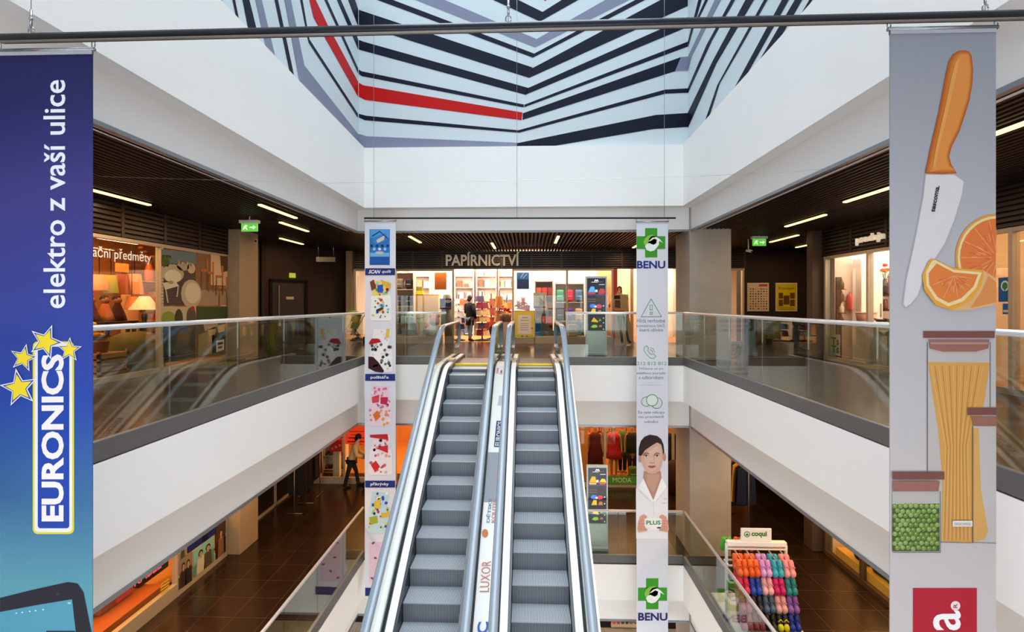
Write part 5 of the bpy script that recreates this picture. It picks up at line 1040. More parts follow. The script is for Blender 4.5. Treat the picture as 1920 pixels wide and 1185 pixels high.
# sandwich board
a = at(965, 583, Y=14.6); c = at(1002, 649, Y=14.6); fz = .2; t = thing('sandwich_board', 'yellow sandwich board on metal legs before the stationery shop entrance', 'sign', ((a.x + c.x) / 2, 14.65, fz))
al = mat('b9bab8', .3, .6, name='aluminium_frame'); b = MB(); zt = fz + (a.z - c.z) * 1.0; zb = fz + .27
b.prism([(a.x, 14.60, zb), (c.x, 14.60, zb), (c.x, 14.72, zt), (a.x, 14.72, zt)], (0, .02, 0), ink('f2d24a')); q = lambda u, v, o=.004: V3(a.x + (c.x - a.x) * u, 14.60 + .12 * v - o, zb + (zt - zb) * v)
b.poly([q(.16, .14), q(.84, .14), q(.84, .86), q(.16, .86)], ink('ece6e2')); b.poly([q(0, 0), q(1, 0), q(.9, .1), q(.5, .06), q(.1, .1)], ink('b8d04a'))
for u, h in ((.38, '7a6ab0'), (.62, 'c86a8a'), (.88, 'd87a5a')): b.poly([q(u + .06 * math.cos(k), .05 + .04 * math.sin(k) + (.3 if u > .8 else 0), .006) for k in [i * .7 for i in range(9)]], ink(h))
for v, u0, u1, h in ((.74, .36, .66, '9a8ac0'), (.64, .28, .72, 'd8a83a'), (.52, .3, .7, 'c0b8b8'), (.44, .3, .7, 'c0b8b8'), (.36, .3, .7, 'c0b8b8'), (.28, .3, .7, 'c0b8b8')): b.poly([q(u0, v, .006), q(u1, v, .006), q(u1, v + .03, .006), q(u0, v + .03, .006)], ink(h))
b.build('board', t)
for x in (a.x - .01, c.x + .01):
    b = MB(); b.tube([(x, 14.56, fz), (x, 14.73, zt + .01)], .014, al, 6); b.build('leg', t); b = MB(); b.tube([(x, 14.95, fz), (x, 14.74, zt)], .014, al, 6); b.build('leg', t)
b = MB(); b.tube([(a.x - .01, 14.73, zt + .01), (c.x + .01, 14.73, zt + .01)], .014, al, 6); b.tube([(a.x - .01, 14.60, zb - .01), (c.x + .01, 14.60, zb - .01)], .012, al, 6); b.build('frame_rail', t)
# cardboard cut-out figure (a flat printed display with a back strut)
Y_ = 15.2; b = MB(); P = lambda pts: [at(x, y, Y=Y_) for x, y in pts]; o = at(1170, 650, Y=Y_); base = V3(o.x, Y_, .2); dzz = .2 - at(1170, 645, Y=Y_).z
t = thing('cardboard_cutout', 'cardboard cut-out display of a figure in black trousers holding a big tan board', 'display', base); k = K(1090, 500, .1519)
sh = lambda pts: [p + V3(0, 0, dzz) for p in P(pts)]
b.prism(sh(k((412, 955), (655, 945), (590, 600), (580, 330), (505, 325), (500, 240), (470, 222), (440, 245), (440, 325), (398, 340), (400, 400), (425, 600))), (0, .02, 0), ink('c2ab86'))
def cp(h, l, *pts): b.poly([p + V3(0, -.002 * l, 0) for p in sh(k(*pts))], ink(h))
cp('3a2418', 1, (440, 300), (440, 245), (470, 222), (500, 240), (504, 310)); cp('c08a6a', 2, (448, 300), (452, 255), (472, 242), (490, 262), (484, 310), (464, 322)); cp('e8dcd0', 3, (455, 290), (472, 286), (480, 292), (466, 300))
cp('a8926c', 1, (402, 340), (560, 335), (582, 600), (410, 590)); cp('2a201c', 2, (402, 340), (478, 338), (480, 385), (404, 388)); cp('54423a', 2, (412, 400), (480, 402), (482, 500), (414, 490)); cp('b8302a', 2, (408, 530), (530, 528), (530, 550), (410, 552)); cp('b07a5a', 3, (556, 352), (574, 362), (578, 400), (562, 392))
cp('17161a', 3, (440, 590), (508, 590), (500, 760), (515, 880), (522, 930), (490, 932), (486, 870), (462, 740)); cp('17161a', 3, (508, 590), (560, 600), (566, 760), (592, 890), (630, 925), (590, 932), (566, 905), (540, 760)); b.build('printed_board', t)
b = MB(); b.prism([(base.x - .08, Y_ + .02, .2), (base.x + .08, Y_ + .02, .2), (base.x, Y_ + .02, 1.1)], (0, .003, 0), ink('a08a66')); b.prism([(base.x, Y_ + .02, .2), (base.x, Y_ + .32, .2), (base.x, Y_ + .02, 1.2)], (.012, 0, 0), ink('a08a66')); b.build('strut', t)
# lime stroller by the slim pillar
def stroller(label, x, y, z, rz, seat, frame):
    t = thing('stroller', label, 'stroller', (x, y, z)); M = Matrix.Translation((x, y, z)) @ Matrix.Rotation(rz, 4, 'Z'); W = lambda *p: M @ Vector(p); fm = mat(frame, .4, name='stroller_frame'); sm = mat(seat, .6, var=.08, name='stroller_fabric')
    for i, (wx, wy) in enumerate(((-.24, -.36), (.24, -.36), (-.24, .36), (.24, .36))): b = MB(); b.tube([W(wx - .02, wy, .11), W(wx + .02, wy, .11)], .11, mat('17171a', .6, name='rubber_wheel'), 14); b.build('wheel', t)
    b = MB()
    for s in (-.22, .22): b.tube([W(s, .36, .11), W(s, -.1, .55), W(s, -.42, 1.0)], .014, fm, 6); b.tube([W(s, -.36, .11), W(s, .1, .5), W(s, .3, .62)], .014, fm, 6)
    b.tube([W(-.22, -.42, 1.0), W(.22, -.42, 1.0)], .018, fm, 6); b.tube([W(-.22, .0, .4), W(.22, .0, .4)], .012, fm, 6); b.build('frame', t)
    b = MB(); b.prism([W(-.2, .3, .45), W(-.2, .3, .52), W(-.2, -.05, .56), W(-.2, -.22, .95), W(-.2, -.27, .93), W(-.2, -.1, .48)], M.to_3x3() @ V3(.4, 0, 0), sm); b.build('seat', t)
    b = MB(); n = 7; vs = []; fs = []
    for i in range(n):
        a_ = math.radians(20 + 110 * i / (n - 1))
        for j in range(5): q = j / 4; vs.append(W(-.22 + .44 * q, -.12 + .34 * math.cos(a_), .72 + .36 * math.sin(a_) - .06 * (2 * q - 1) ** 2))
    for i in range(n - 1):
        for j in range(4): fs.append((i * 5 + j, i * 5 + j + 1, i * 5 + j + 6, i * 5 + j + 5))
    b.add(vs, fs, sm, True); b.build('hood', t); b = MB(); b.box(-.17, .17, -.25, .2, .18, .32, mat('1d1d22', .7, name='stroller_basket'), .02, M); b.build('basket', t); return t
p = at(658, 645, Z=.2); stroller('lime green stroller with black frame by the slim beige pillar on the upper gallery', p.x, p.y, .2, 1.1, '8fae22', '1a1a1c')
p = at(628, 648, Z=.2); b = MB(); b.cbox((p.x, p.y, .62), (.5, .4, .84), mat('1b1a1e', .6, name='dark_bin'), .4, .03); b.cbox((p.x, p.y, 1.06), (.54, .44, .06), mat('25242a', .5, name='bin_lid'), .4, .01); tag(b.build('waste_bin'), 'dark waste bin standing beside the lime green stroller', 'bin')

# ---------------------------------------------------------------- stationery shop goods
X17 = lambda px, Y: at(px, 569, Y=Y).x
def zz(py, Y): return at(960, py, Y=Y).z
def bag(label, x, y, z, w_, h, col, group, strap=True):
    t = thing('backpack', label, 'backpack', (x, y, z), group); m = mat(col, .6, var=.1, scale=10, name='bag_fabric'); b = MB(); b.box(x - w_ / 2, x + w_ / 2, y - .09, y + .09, z, z + h, m, min(w_, h) * .22); b.build('body', t)
    b = MB(); b.box(x - w_ * .36, x + w_ * .36, y - .13, y - .07, z + h * .08, z + h * .5, m, .03); b.build('front_pocket', t); b = MB(); b.box(x - w_ * .3, x + w_ * .3, y - .136, y - .128, z + h * .44, z + h * .47, mat('d0d0cc', .4, name='zip')); b.build('zip', t)
    if strap: b = MB(); b.tube([(x - .05, y, z + h - .01), (x - .04, y, z + h + .05), (x + .04, y, z + h + .05), (x + .05, y, z + h - .01)], .010, mat('18181a', .6, name='strap'), 6); b.build('handle', t)
    return t
def gshelf(name, label, px0, px1, py0, Y, n, m, d=.35): return shelf(name, label, X17(px0, Y), X17(px1, Y), Y, Y + d, .2, zz(py0, Y), n, m, back=True)
wl = mat('e6ded4', .5, name='white_shelf'); pinkw = mat('d9b5a2', .5, name='pink_shelf')
gshelf('bag_shelf', 'white shelf of dark bags at the far left of the stationery shop', 738, 776, 510, 16.3, 5, pinkw); x0, x1 = X17(738, 16.3), X17(776, 16.3); H_ = zz(510, 16.3) - .2
for i in range(4):
    z = .2 + .05 + (H_ - .08) * i / 4 + .027
    for j in range(2): bag('dark bag on the %s board of the far left shop shelf' % ['lowest', 'second', 'third', 'top'][i], x0 + (x1 - x0) * (.27 + .46 * j), 16.42, z, .25, min(.36, H_ / 4 - .1), ['3a2a30', '2a2428', '5a4a3a', '8a8f3a', '4a3a5a', '262026', '6a5a4a', '1c1a20'][i * 2 + j], 'dark bags on the far left shelf', False)
Y = 16.6; cab = mat('c4a064', .55, var=.12, scale=8, name='pale_wood'); b = MB(); b.box(X17(778, Y), X17(822, Y), Y, Y + .5, .2, zz(552, Y), cab); t = tag(b.build('counter'), 'pale wooden counter in the left window of the stationery shop', 'counter')
b = MB(); b.box(X17(775, Y), X17(793, Y), Y - .02, Y + .12, zz(552, Y), zz(545, Y), mat('d8c41c', .5, name='yellow_strip')); tag(b.build('shelf_sign'), 'narrow yellow sign on top of the pale wooden counter', 'sign')
b = MB(); b.box(X17(775, Y) + .01, X17(790, Y), Y + .14, Y + .3, zz(552, Y), zz(537, Y), mat('7a6a48', .6, var=.3, scale=20, name='crate')); tag(b.build('small_crate'), 'small brown crate on the pale wooden counter', 'crate')
t = thing('hanging_poster', 'orange-brown poster hanging in the left window of the stationery shop', 'poster', V3(X17(826, 16.1), 16.1, zz(543, 16.1))); b = MB(); b.box(X17(815, 16.1), X17(837, 16.1), 16.1, 16.11, zz(543, 16.1), zz(511, 16.1), mat('b8601c', .5, var=.35, scale=7, name='orange_print')); b.build('sheet', t); b = MB(); [b.tube([(X17(q, 16.1), 16.105, zz(511, 16.1)), (X17(q, 16.1), 16.105, 3.3)], .003, chrome, 4) for q in (817, 835)]; b.build('cords', t)
Y = 16.15; t = thing('dispenser', 'grey display dispenser carrying a blue pack in the left shop window', 'display', V3(X17(838, Y), Y, .42)); b = MB(); b.lathe((X17(838, Y), Y - .02, .42), [(.2, 0), (.2, .7), (.19, 1.08), (.13, 1.33), (.11, 1.38)], mat('8a8078', .5, name='grey_dispenser'), 14); b.build('stand', t)
b = MB(); b.box(X17(827, Y), X17(848, Y), Y - .22, Y - .16, zz(580, Y), zz(560, Y), ink('1f3f7a')); pr = Print(b, Y=Y - .222); pr.oval(840, 565, 6, 3, 'd8dce4'); pr.line([(829, 576), (845, 576)], 2, 'b0464a'); b.build('pack', t)
Y = 16.0; t = thing('pedestal', 'brown pedestal with a pale teal box top in the left shop window', 'stand', V3(X17(766, Y), Y, .42)); b = MB(); b.box(X17(755, Y), X17(779, Y), Y, Y + .25, .42, zz(607, Y), mat('5a4028', .55, var=.1, name='brown_wood')); b.build('column', t); b = MB(); b.box(X17(752, Y), X17(775, Y), Y - .03, Y + .32, zz(607, Y), zz(594, Y), mat('8fb0b4', .5, name='teal_box'), .008); b.build('top_box', t)
Y = 15.95; t = thing('kick_scooter', 'lime and black scooter leaning in the left shop window', 'scooter', V3(X17(792, Y), Y, .2)); lm = mat('b4c41c', .5, name='lime_plastic'); bk = mat('17171a', .5, name='black_plastic'); x = X17(792, Y)
b = MB(); b.prism([(x - .12, Y, .95), (x - .02, Y, 1.0), (x + .08, Y, .62), (x + .04, Y, .40), (x - .02, Y, .42), (x - .10, Y, .7)], (0, .06, 0), lm); b.build('shield', t); b = MB(); b.tube([(x - .1, Y + .03, 1.0), (x + .05, Y + .03, .3)], .018, bk, 6); b.tube([(x - .2, Y + .03, 1.0), (x + .02, Y + .03, 1.03)], .016, bk, 6); b.build('steering_bar', t)
for dx in (.05, -.28): b = MB(); b.tube([(x + dx, Y, .28), (x + dx, Y + .05, .28)], .08, bk, 12); b.build('wheel', t)
b = MB(); b.box(x - .28, x + .06, Y, Y + .08, .30, .34, lm, .01); b.build('deck', t)
def plush(label, px, py, Y, s, cols, z=None):
    x = X17(px, Y); z = zz(py, Y) if z is None else z; t = thing('plush_toy', label, 'toy', (x, Y, z), 'plush toys'); b = MB(); b.ball((x, Y, z + .16 * s), .17 * s, mat(cols[0], .8, var=.1, name='plush'), 12, (1, .9, 1)); b.build('body', t); b = MB(); b.ball((x, Y - .03, z + .40 * s), .14 * s, mat(cols[1], .8, var=.1, name='plush'), 12); b.build('head', t)
    for q in (-1, 1): b = MB(); b.ball((x + q * .1 * s, Y, z + .53 * s), .05 * s, mat(cols[1], .8, var=.1, name='plush'), 8); b.build('ear', t); b = MB(); b.tube([(x + q * .12 * s, Y - .04, z + .2 * s), (x + q * .26 * s, Y - .1, z + .12 * s)], [.06 * s, .05 * s], mat(cols[2], .8, name='plush'), 8); b.build('arm', t)
plush('big red and cream plush toy in the left shop window', 815, 622, 16.0, 1.25, ('d8ccb8', 'b8342a', 'c8603a'), .42); plush('smaller red plush toy standing beside the big cream one', 802, 622, 16.14, .8, ('a83028', 'b84a34', 'a83028'), .42)
b = MB(); b.box(X17(742, 15.9), X17(845, 15.9), 15.85, 16.28, .2, .42, mat('8f7a5e', .5, name='window_stage')); tag(b.build('window_stage'), 'low beige display stage in the left window of the stationery shop', 'platform')
# card racks either side of the entrance
def rack(label, px, Y, h, r, cols, n=6, k=7):
    x = X17(px, Y); t = thing('card_rack', label, 'rack', (x, Y, .2), 'spinner racks by the entrance'); b = MB(); b.tube([(x, Y, .2), (x, Y, .2 + h)], .025, mat('2a2624', .4, .4, name='rack_post'), 8); b.lathe((x, Y, .2), [(r, 0), (r, .03), (.05, .06)], mat('2a2624', .4, .4, name='rack_post'), 16); b.build('post', t)
    rr = random.Random(px)
    for i in range(n):
        z = .38 + (h - .3) * i / n; b = MB()
        for j in range(k): a_ = 2 * math.pi * j / k + i * .2; b.cbox((x + r * .8 * math.cos(a_), Y + r * .8 * math.sin(a_), z + (h - .3) / n * .42), (.012, r * .75, (h - .3) / n * .8), mat(rr.choice(cols), .5, var=.2, scale=12, name='cards'), a_, 0, 0, -.22)
        b.build('card_tier', t)
    return t
warmc = ['b8642a', 'd89a5a', 'a83a2a', 'c8a878', '7a2a3a', 'e0c090', '4a3a5a']
rack('tall brown and orange spinner rack of cards, just right of the person', 904, 16.9, 1.72, .30, warmc); rack('white and blue spinner rack of cards left of the person', 860, 16.9, 1.62, .24, ['d8d8dc', '2a3a7a', 'b8b8c0', 'c86a3a', 'e8e0dc']); rack('tall dark spinner rack of brown ribbons, third from the entrance post', 921, 17.5, 1.66, .18, ['4a2a20', '2a1a18', '7a4a30', '8a3a2a'], 4, 8)
rack('tall spinner rack of tan wrapping rolls, inside the entrance', 936, 16.5, 1.75, .17, ['b87a3a', '9a5a30', 'c89a5a'], 3, 9); rack('wide spinner rack at the right side of the entrance', 950, 17.2, 1.5, .22, ['a8602a', 'c88a4a', '8a4a2a'], 4, 8)
vase('round bunch of red and orange flowers by the entrance post', (X17(948, 16.0), 16.0, .2), .95, '6a4a3a', 'flower_bucket', ((.16, 0), (.2, .9), (.21, 1), (.17, 1)), flowers=['b8301c', 'd8502a', 'a82418', 'e07a3a'])
b = MB(); p = (X17(942, 15.3), 15.3, .2)
t = thing('floor_sign', 'narrow yellow-green cone sign between the escalator rails', 'sign', (X17(935, 12.6), 12.6, .2)); x = X17(935, 12.6); b = MB(); b.prism([(x - .13, 12.6, .2), (x + .11, 12.6, .2), (x + .03, 12.66, 1.02), (x - .03, 12.66, 1.02)], (0, .02, 0), ink('d8c832')); b.prism([(x - .135, 12.597, .2), (x + .115, 12.597, .2), (x + .09, 12.6, .36), (x - .11, 12.6, .36)], (0, .005, 0), ink('8aa83a')); b.build('panel', t); b = MB(); b.prism([(x - .1, 12.9, .2), (x + .1, 12.9, .2), (x + .03, 12.7, 1.0), (x - .03, 12.7, 1.0)], (0, .02, 0), ink('d8c832')); b.build('rear_panel', t)
x = X17(946, 12.9); t = thing('floor_sign', 'narrow pink sign board between the escalator rails', 'sign', (x, 12.9, .2)); b = MB(); b.prism([(x - .10, 12.9, .24), (x + .10, 12.9, .24), (x + .13, 12.95, 1.0), (x - .13, 12.95, 1.0)], (0, .02, 0), ink('cfa59a')); b.build('panel', t); b = MB(); b.box(x - .14, x + .14, 12.85, 13.0, .2, .235, mat('9aa4a4', .4, .3, name='sign_foot')); b.build('foot', t)
# back wall shelves, light boxes
for i, (p0, p1) in enumerate(((748, 806), (852, 888), (893, 931), (934, 962))):
    Y = 19.6; x0, x1 = X17(p0, Y), X17(p1, Y); t = shelf('wall_shelf_unit', ['white wall shelf unit far left at the back of the stationery shop', 'white wall shelf unit behind the person', 'white wall shelf unit straight behind the entrance', 'white wall shelf unit behind the red flowers'][i], x0, x1, Y, Y + .4, .2, 3.1, 7, wl, group='wall shelf units')
    rr = random.Random(i)
    for k in range(6):
        z = .25 + 2.82 * k / 6 + .03; x = x0 + .1
        while x < x1 - .2:
            w_ = rr.uniform(.14, .3); h = rr.uniform(.14, .34); b = MB(); b.cbox((x + w_ / 2, Y + .2, z + h / 2), (w_ * .9, .2, h), mat(rr.choice(['d8d0cc', 'c8b8b0', 'e8e4e0', 'b8a8b8', 'd8a888', '9aa8c0', 'c8604a'] if k > 2 else ['c8604a', 'd8a04a', '8a4a5a', '4a6a8a', 'd8d0c8']), .6, var=.15, scale=20, name='box_print'), 0, .006); tag(b.build('stationery_box'), 'small box of goods on a white wall shelf at the back of the stationery shop', 'box', 'boxes on the wall shelves'); x += w_ + rr.uniform(.01, .14)
# right window of the stationery shop
Y = 16.0; b = MB(); b.box(X17(964, Y), X17(1146, Y), 15.85, 16.44, .2, .42, mat('8f7a5e', .5, name='window_stage')); tag(b.build('window_stage'), 'low beige display stage in the right window of the stationery shop', 'platform')
def hangposter(label, px0, py0, px1, py1, Y, base, draw):
    t = thing('hanging_poster', label, 'poster', V3(X17((px0 + px1) / 2, Y), Y, zz(py1, Y))); b = MB(); b.box(X17(px0, Y), X17(px1, Y), Y, Y + .01, zz(py1, Y), zz(py0, Y), ink(base)); draw(Print(b, Y=Y)); b.build('sheet', t)
    b = MB(); [b.tube([(X17(q, Y), Y + .005, zz(py0, Y)), (X17(q, Y), Y + .005, 3.3)], .003, chrome, 4) for q in (px0 + 2, px1 - 2)]; b.build('cords', t)
def dblue(p): p.poly([(970, 524), (992, 524), (992, 541), (970, 541)], '1a2a6a'); [p.line([(973 + 5 * i, 541), (975 + 4 * i, 532)], 1, c) for i, c in enumerate(('c83a6a', '8a4ac8', 'c83a3a', '3a8ac8'))]; p.line([(976, 521), (982, 512)], .8, 'c8d8e8'); p.line([(980, 522), (988, 514)], .8, 'c8d8e8')
hangposter('blue picture poster hanging right of the shop entrance', 969, 511, 992, 542, 16.0, '2a5a9a', dblue)
def dwh(p): p.poly([(1012, 556), (1020, 566), (1018, 573), (1011, 573)], '8a6a5a'); p.rect(1001, 574, 1023, 578, '4a6a8a'); [p.line([(1003, y), (1011, y)], .7, 'a8a098') for y in (554, 558, 562, 566)]
hangposter('white picture poster hanging above the big grey bag in the right shop window', 1000, 549, 1024, 579, 16.0, 'd8d0bc', dwh)
b = MB(); Y = 16.05; p0, p1, p2, p3 = [at(*q, Y=Y) for q in ((966, 579), (993, 583), (994, 573), (988, 571))]; b.prism([p0, p1, p2, p3], (0, .3, 0), mat('c81f1c', .4, name='red_box')); tag(b.build('slanted_box'), 'slanted bright red box above the sandwich board', 'box')
b = MB(); b.box(X17(965, Y), X17(995, Y), Y, Y + .4, .42, zz(583, Y), mat('8a4a34', .6, name='brown_box')); tag(b.build('display_plinth'), 'brown display plinth behind the sandwich board', 'stand')
plush('small red plush toy on the slanted red box', 981, 566, 16.25, .5, ('8a3a2a', 'c83a30', 'b84a34'), zz(573, 16.25)); plush('small brown plush toy beside the red one', 972, 570, 16.3, .45, ('8a6a4a', 'a8805a', '6a4a34'), zz(577, 16.3))
# big bag (beach mat roll) blue + grey
Y = 16.1; b = MB(); P = [at(*q, Y=Y) for q in ((1003, 600), (1012, 598), (1040, 622), (1040, 634), (1012, 634), (1004, 618))]; b.prism(P, (0, .25, 0), mat('6a6a62', .7, var=.15, name='grey_fabric')); tag(b.build('grey_tent_bag'), 'big slanting grey bag in the right shop window', 'bag')
b = MB(); P = [at(*q, Y=15.98) for q in ((1003, 608), (1010, 604), (1016, 622), (1018, 634), (1004, 634))]; b.prism(P, (0, .1, 0), mat('1a6ab8', .5, var=.1, name='blue_fabric')); tag(b.build('blue_bag'), 'bright blue bag before the slanting grey bag', 'bag')
gshelf('goods_rack', 'brown rack of goods with red boxes at the left of the right shop window', 1003, 1037, 527, 16.8, 5, mat('8a6a54', .5, name='dark_rack')); x0, x1 = X17(1003, 16.8), X17(1037, 16.8); H_ = zz(527, 16.8) - .2
for i in range(4):
    for j in range(3): z = .25 + (H_ - .08) * i / 4 + .027; b = MB(); b.cbox((x0 + .13 + (x1 - x0 - .2) * j / 2.1, 16.9, z + .14), (.17, .16, .27), mat(['b8342a', '8a2a24', 'c8703a', '6a3a2a', 'a84a34'][(i * 3 + j) % 5], .5, var=.2, scale=14, name='toy_box'), 0, .008); tag(b.build('toy_box'), '%s toy box on the brown rack, board %s' % (['left', 'middle', 'right'][j], ['one from the bottom', 'two from the bottom', 'three from the bottom', 'four from the bottom'][i]), 'box', 'toy boxes on the dark rack')
t = gshelf('bag_rack', 'wire rack of colourful school bags in the right shop window', 1040, 1096, 531, 16.5, 4, mat('d8c8b8', .4, .1, name='rack_wire')); x0, x1 = X17(1040, 16.5), X17(1096, 16.5); H_ = zz(531, 16.5) - .2
cols = [['3a6a4a', '9a2a6a', '4a8a8a'], ['5a5a6a', '6a34b0', 'e0b090'], ['5aa08a', 'd83a5a', '5a7a9a']]; nm = [['dark green', 'plum', 'teal'], ['charcoal', 'purple', 'peach'], ['sea green', 'crimson', 'slate']]
for i in range(3):
    for j in range(3): bag('%s school bag on the wire rack' % nm[i][j], x0 + (x1 - x0) * (.18 + .32 * j), 16.6, .25 + (H_ - .08) * i / 3 + .027, .26, min(.42, H_ / 3 - .12), cols[i][j], 'school bags on the wire rack', False)
Y = 16.0; x = X17(1082, Y); t = thing('badminton_racket', 'black racket with a lime ball bag leaning low in the right shop window', 'racket', (x, Y, .42)); b = MB(); c_ = V3(x, Y, zz(615, Y)); b.tube([c_ + V3(.13 * math.cos(a_), .02, .13 * math.sin(a_)) for a_ in [i * .3927 for i in range(17)]], .022, bk, 6); b.tube([c_ + V3(-.13, .02, -.02), c_ + V3(-.36, .02, -.12)], .02, bk, 6); b.build('frame', t); b = MB(); b.ball(c_ + V3(0, .03, 0), .11, mat('8a9a5a', .7, name='lime_bag'), 10, (1, .3, 1)); b.build('bag', t)
b = MB(); x = X17(1074, 15.9); b.cbox((x, 15.95, .62), (.30, .16, .38), mat('c8beb4', .6, var=.06, name='paper_bag'), 0, .01); b.tube([(x - .06, 15.95, .81), (x - .05, 15.95, .9), (x + .05, 15.95, .9), (x + .06, 15.95, .81)], .008, mat('c8beb4', .6, var=.06, name='paper_bag'), 6); tag(b.build('paper_bag'), 'pale paper bag low in the right shop window', 'bag')
Y = 16.5; b = MB(); b.box(X17(1120, Y), X17(1147, Y), Y, Y + .06, .2, 3.2, mat('e0a26c', .6, name='orange_panel')); tag(b.build('partition_wall'), 'orange panel behind the upper menu kiosk', 'panel')
t = thing('hanging_garment', 'orange shoes hanging on a hook right of the upper menu kiosk', 'goods', V3(X17(1145, 16.2), 16.2, zz(575, 16.2))); b = MB(); x = X17(1145, 16.2); z = zz(572, 16.2)
for q in (-.05, .06): b.ball((x + q, 16.2, z), .07, mat('c8703a', .6, var=.2, name='orange_leather'), 8, (.7, .8, 1.3)); 
b.build('pair', t); b = MB(); b.tube([(x, 16.2, z + .08), (x, 16.45, z + .3)], .006, chrome, 5); b.build('hook', t)
b = MB(); Y = 19.0; b.box(X17(1183, Y), X17(1262, Y), Y, Y + .1, .2, 3.2, mat('f4eee8', .5, name='white_panel')); tag(b.build('partition_wall'), 'bright white panel deep in the peach-lit shop', 'panel')
# ---------------------------------------------------------------- lower storey
F1 = FZ[1]; YB1 = 15.35
X1 = lambda px, Y=YB1: at(px, 800, Y=Y).x
z1 = lambda py, Y=YB1: at(960, py, Y=Y).z
louvre(-7.0, FL, YN, 10.9, F1 + 2.42, F1 + 3.0, 'dark slatted louvre above the lower left shop front'); louvre(FR, 6.95, YN, 11.5, F1 + 2.42, F1 + 3.0, 'dark slatted louvre above the lower right shop front')
louvre(-7.2, FR, YB1, YB1 + .05, F1 + 2.62, F1 + 3.0, 'dark slatted louvre above the lower back shop front', 4)
window(6, 'Y', FL, 1.4, 10.86, F1, F1 + 2.42, [1.4, 3.4, 5.4, 7.35, 9.32, 10.84], 'lower left shop front with a beige frame', bottom=.26)
window(7, 'Y', FR, 1.4, 11.45, F1, F1 + 2.42, [1.4, 3.3, 5.2, 7.1, 9.0, 10.2, 11.4], 'lower right shop front above the lit display ledge', bottom=.10, fr=mat('5a4632', .45, .3, name='bronze_frame'))
window(8, 'X', YB1, -7.2, X1(742), F1, F1 + 2.62, [-7.16, X1(600), X1(645), X1(700), X1(742)], 'lower left back shop front lit orange', bottom=.2)
window(9, 'X', YB1, X1(1075), FR, F1, F1 + 2.62, [X1(1078), X1(1134), X1(1196), X1(1262), X1(1345), FR - .05], 'lower right back fashion shop front', bottom=.12)
b = MB(); b.box(X1(1134) + .04, X1(1262), YB1 - .08, YB1 - .06, F1 + .12, F1 + .36, mat('3f7a2c', .4, emit=.12, var=.05, name='green_strip')); O = V3(X1(1148), YB1 - .085, F1 + .17); b.text('MODA', O, V3(X1(1183) - X1(1148), 0, 0), V3(0, 0, .15), ink('dfe6d0'), .0)
tag(b.build('shop_name_strip'), 'green strip with pale lettering along the foot of the lower fashion shop window', 'sign')
# trims of closed doors on the lower left wall beyond the column
b = MB()
for y in (11.75, 12.35, 13.6, 14.9): b.box(-7.26, -7.2, y - .03, y + .03, F1, F1 + 2.6, framec)
b.box(-7.26, -7.2, 11.7, 15.0, F1, F1 + .06, framec); struct(b, 'trim_4', 'thin pale door trims on the dark lower left wall')
# --- lower left shop: posters, letters, bags on an orange stage
def pp(cols, fig):
    def d(P, O):
        P([(0, 0), (1, 0), (1, .4), (0, .5)], cols[0]); P([(0, .6), (1, .5), (1, 1), (0, 1)], cols[1])
        for u, w_, h in fig:
            P([(u - w_, 1), (u - w_ * .8, .45), (u, .36), (u + w_ * .8, .45), (u + w_, 1)], h, 4); O(u, .28, w_ * .55, .12, '2a1a16', 5); O(u, .31, w_ * .38, .09, 'b98d74', 6); P([(u - w_ * .3, .36), (u + w_ * .3, .36), (u + w_ * .2, .46), (u - w_ * .2, .46)], 'b98d74', 5)
    return d
gp = 'fashion posters on the lower left shop front'
XP = -6.90
panel('window_poster', 'poster of two people side by side in dark clothes, nearest on the lower left front', XP, [(334, 1052), (360, 1035), (360, 1088), (334, 1107)], '5a4a40', pp(('8a7a68', '4a3c36'), ((.35, .22, '3a2c2a'), (.7, .22, '2c2426'))), gp)
panel('window_poster', 'small pale poster above the two people', XP, [(334, 1025), (350, 1014), (350, 1040), (334, 1051)], 'b0a890', pp(('c4bca4', '8a8672'), ((.5, .25, '4a4438'),)), gp)
panel('window_poster', 'deep blue poster in the upper middle of the lower left front', XP, [(352, 1012), (405, 978), (405, 1000), (352, 1038)], '1c2660', pp(('1a2258', '202a6c'), ((.6, .12, '12163a'),)), gp)
panel('window_poster', 'poster of a person in turquoise, middle of the lower left front', XP, [(362, 1034), (401, 1002), (401, 1052), (362, 1084)], '7ab0a4', pp(('86beb0', '5a8a80'), ((.35, .2, 'c8c0a8'), (.7, .2, '54483c'))), gp)
panel('window_poster', 'dark poster of a person with a raised arm, next to the column', XP, [(404, 990), (423, 974), (423, 1034), (404, 1050)], '3a2c26', pp(('4a3628', '2a2026'), ((.5, .3, '8a5a40'),)), gp)
orst = mat('a8541c', .4, var=.12, scale=4, name='orange_stage'); b = MB(); b.box(-9.9, -7.1, 2, 9.2, F1, F1 + .30, orst); tag(b.build('window_stage'), 'broad orange-lit display stage in the lower left shop', 'platform')
pinkl = mat('e0506a', .5, emit=.35, var=0, name='pink_letters')
b = MB(); O = at(252, 1101, X=-6.94); b.text('KABEL', O, at(303, 1064, X=-6.94) - O, at(252, 1082, X=-6.94) - O, pinkl, .02); tag(b.build('window_lettering'), 'pink letters on the lower left shop window', 'sign')
b = MB(); 
for i in range(4): p, q = at(301, 1098 + i * 5.5, X=-6.935), at(317, 1087 + i * 5.5, X=-6.935); b.prism([p, q, q + V3(0, 0, .03), p + V3(0, 0, .03)], (.004, 0, 0), ink('d8b83a'))
tag(b.build('window_notice'), 'small notice of yellow lines on the lower left shop window', 'sign')
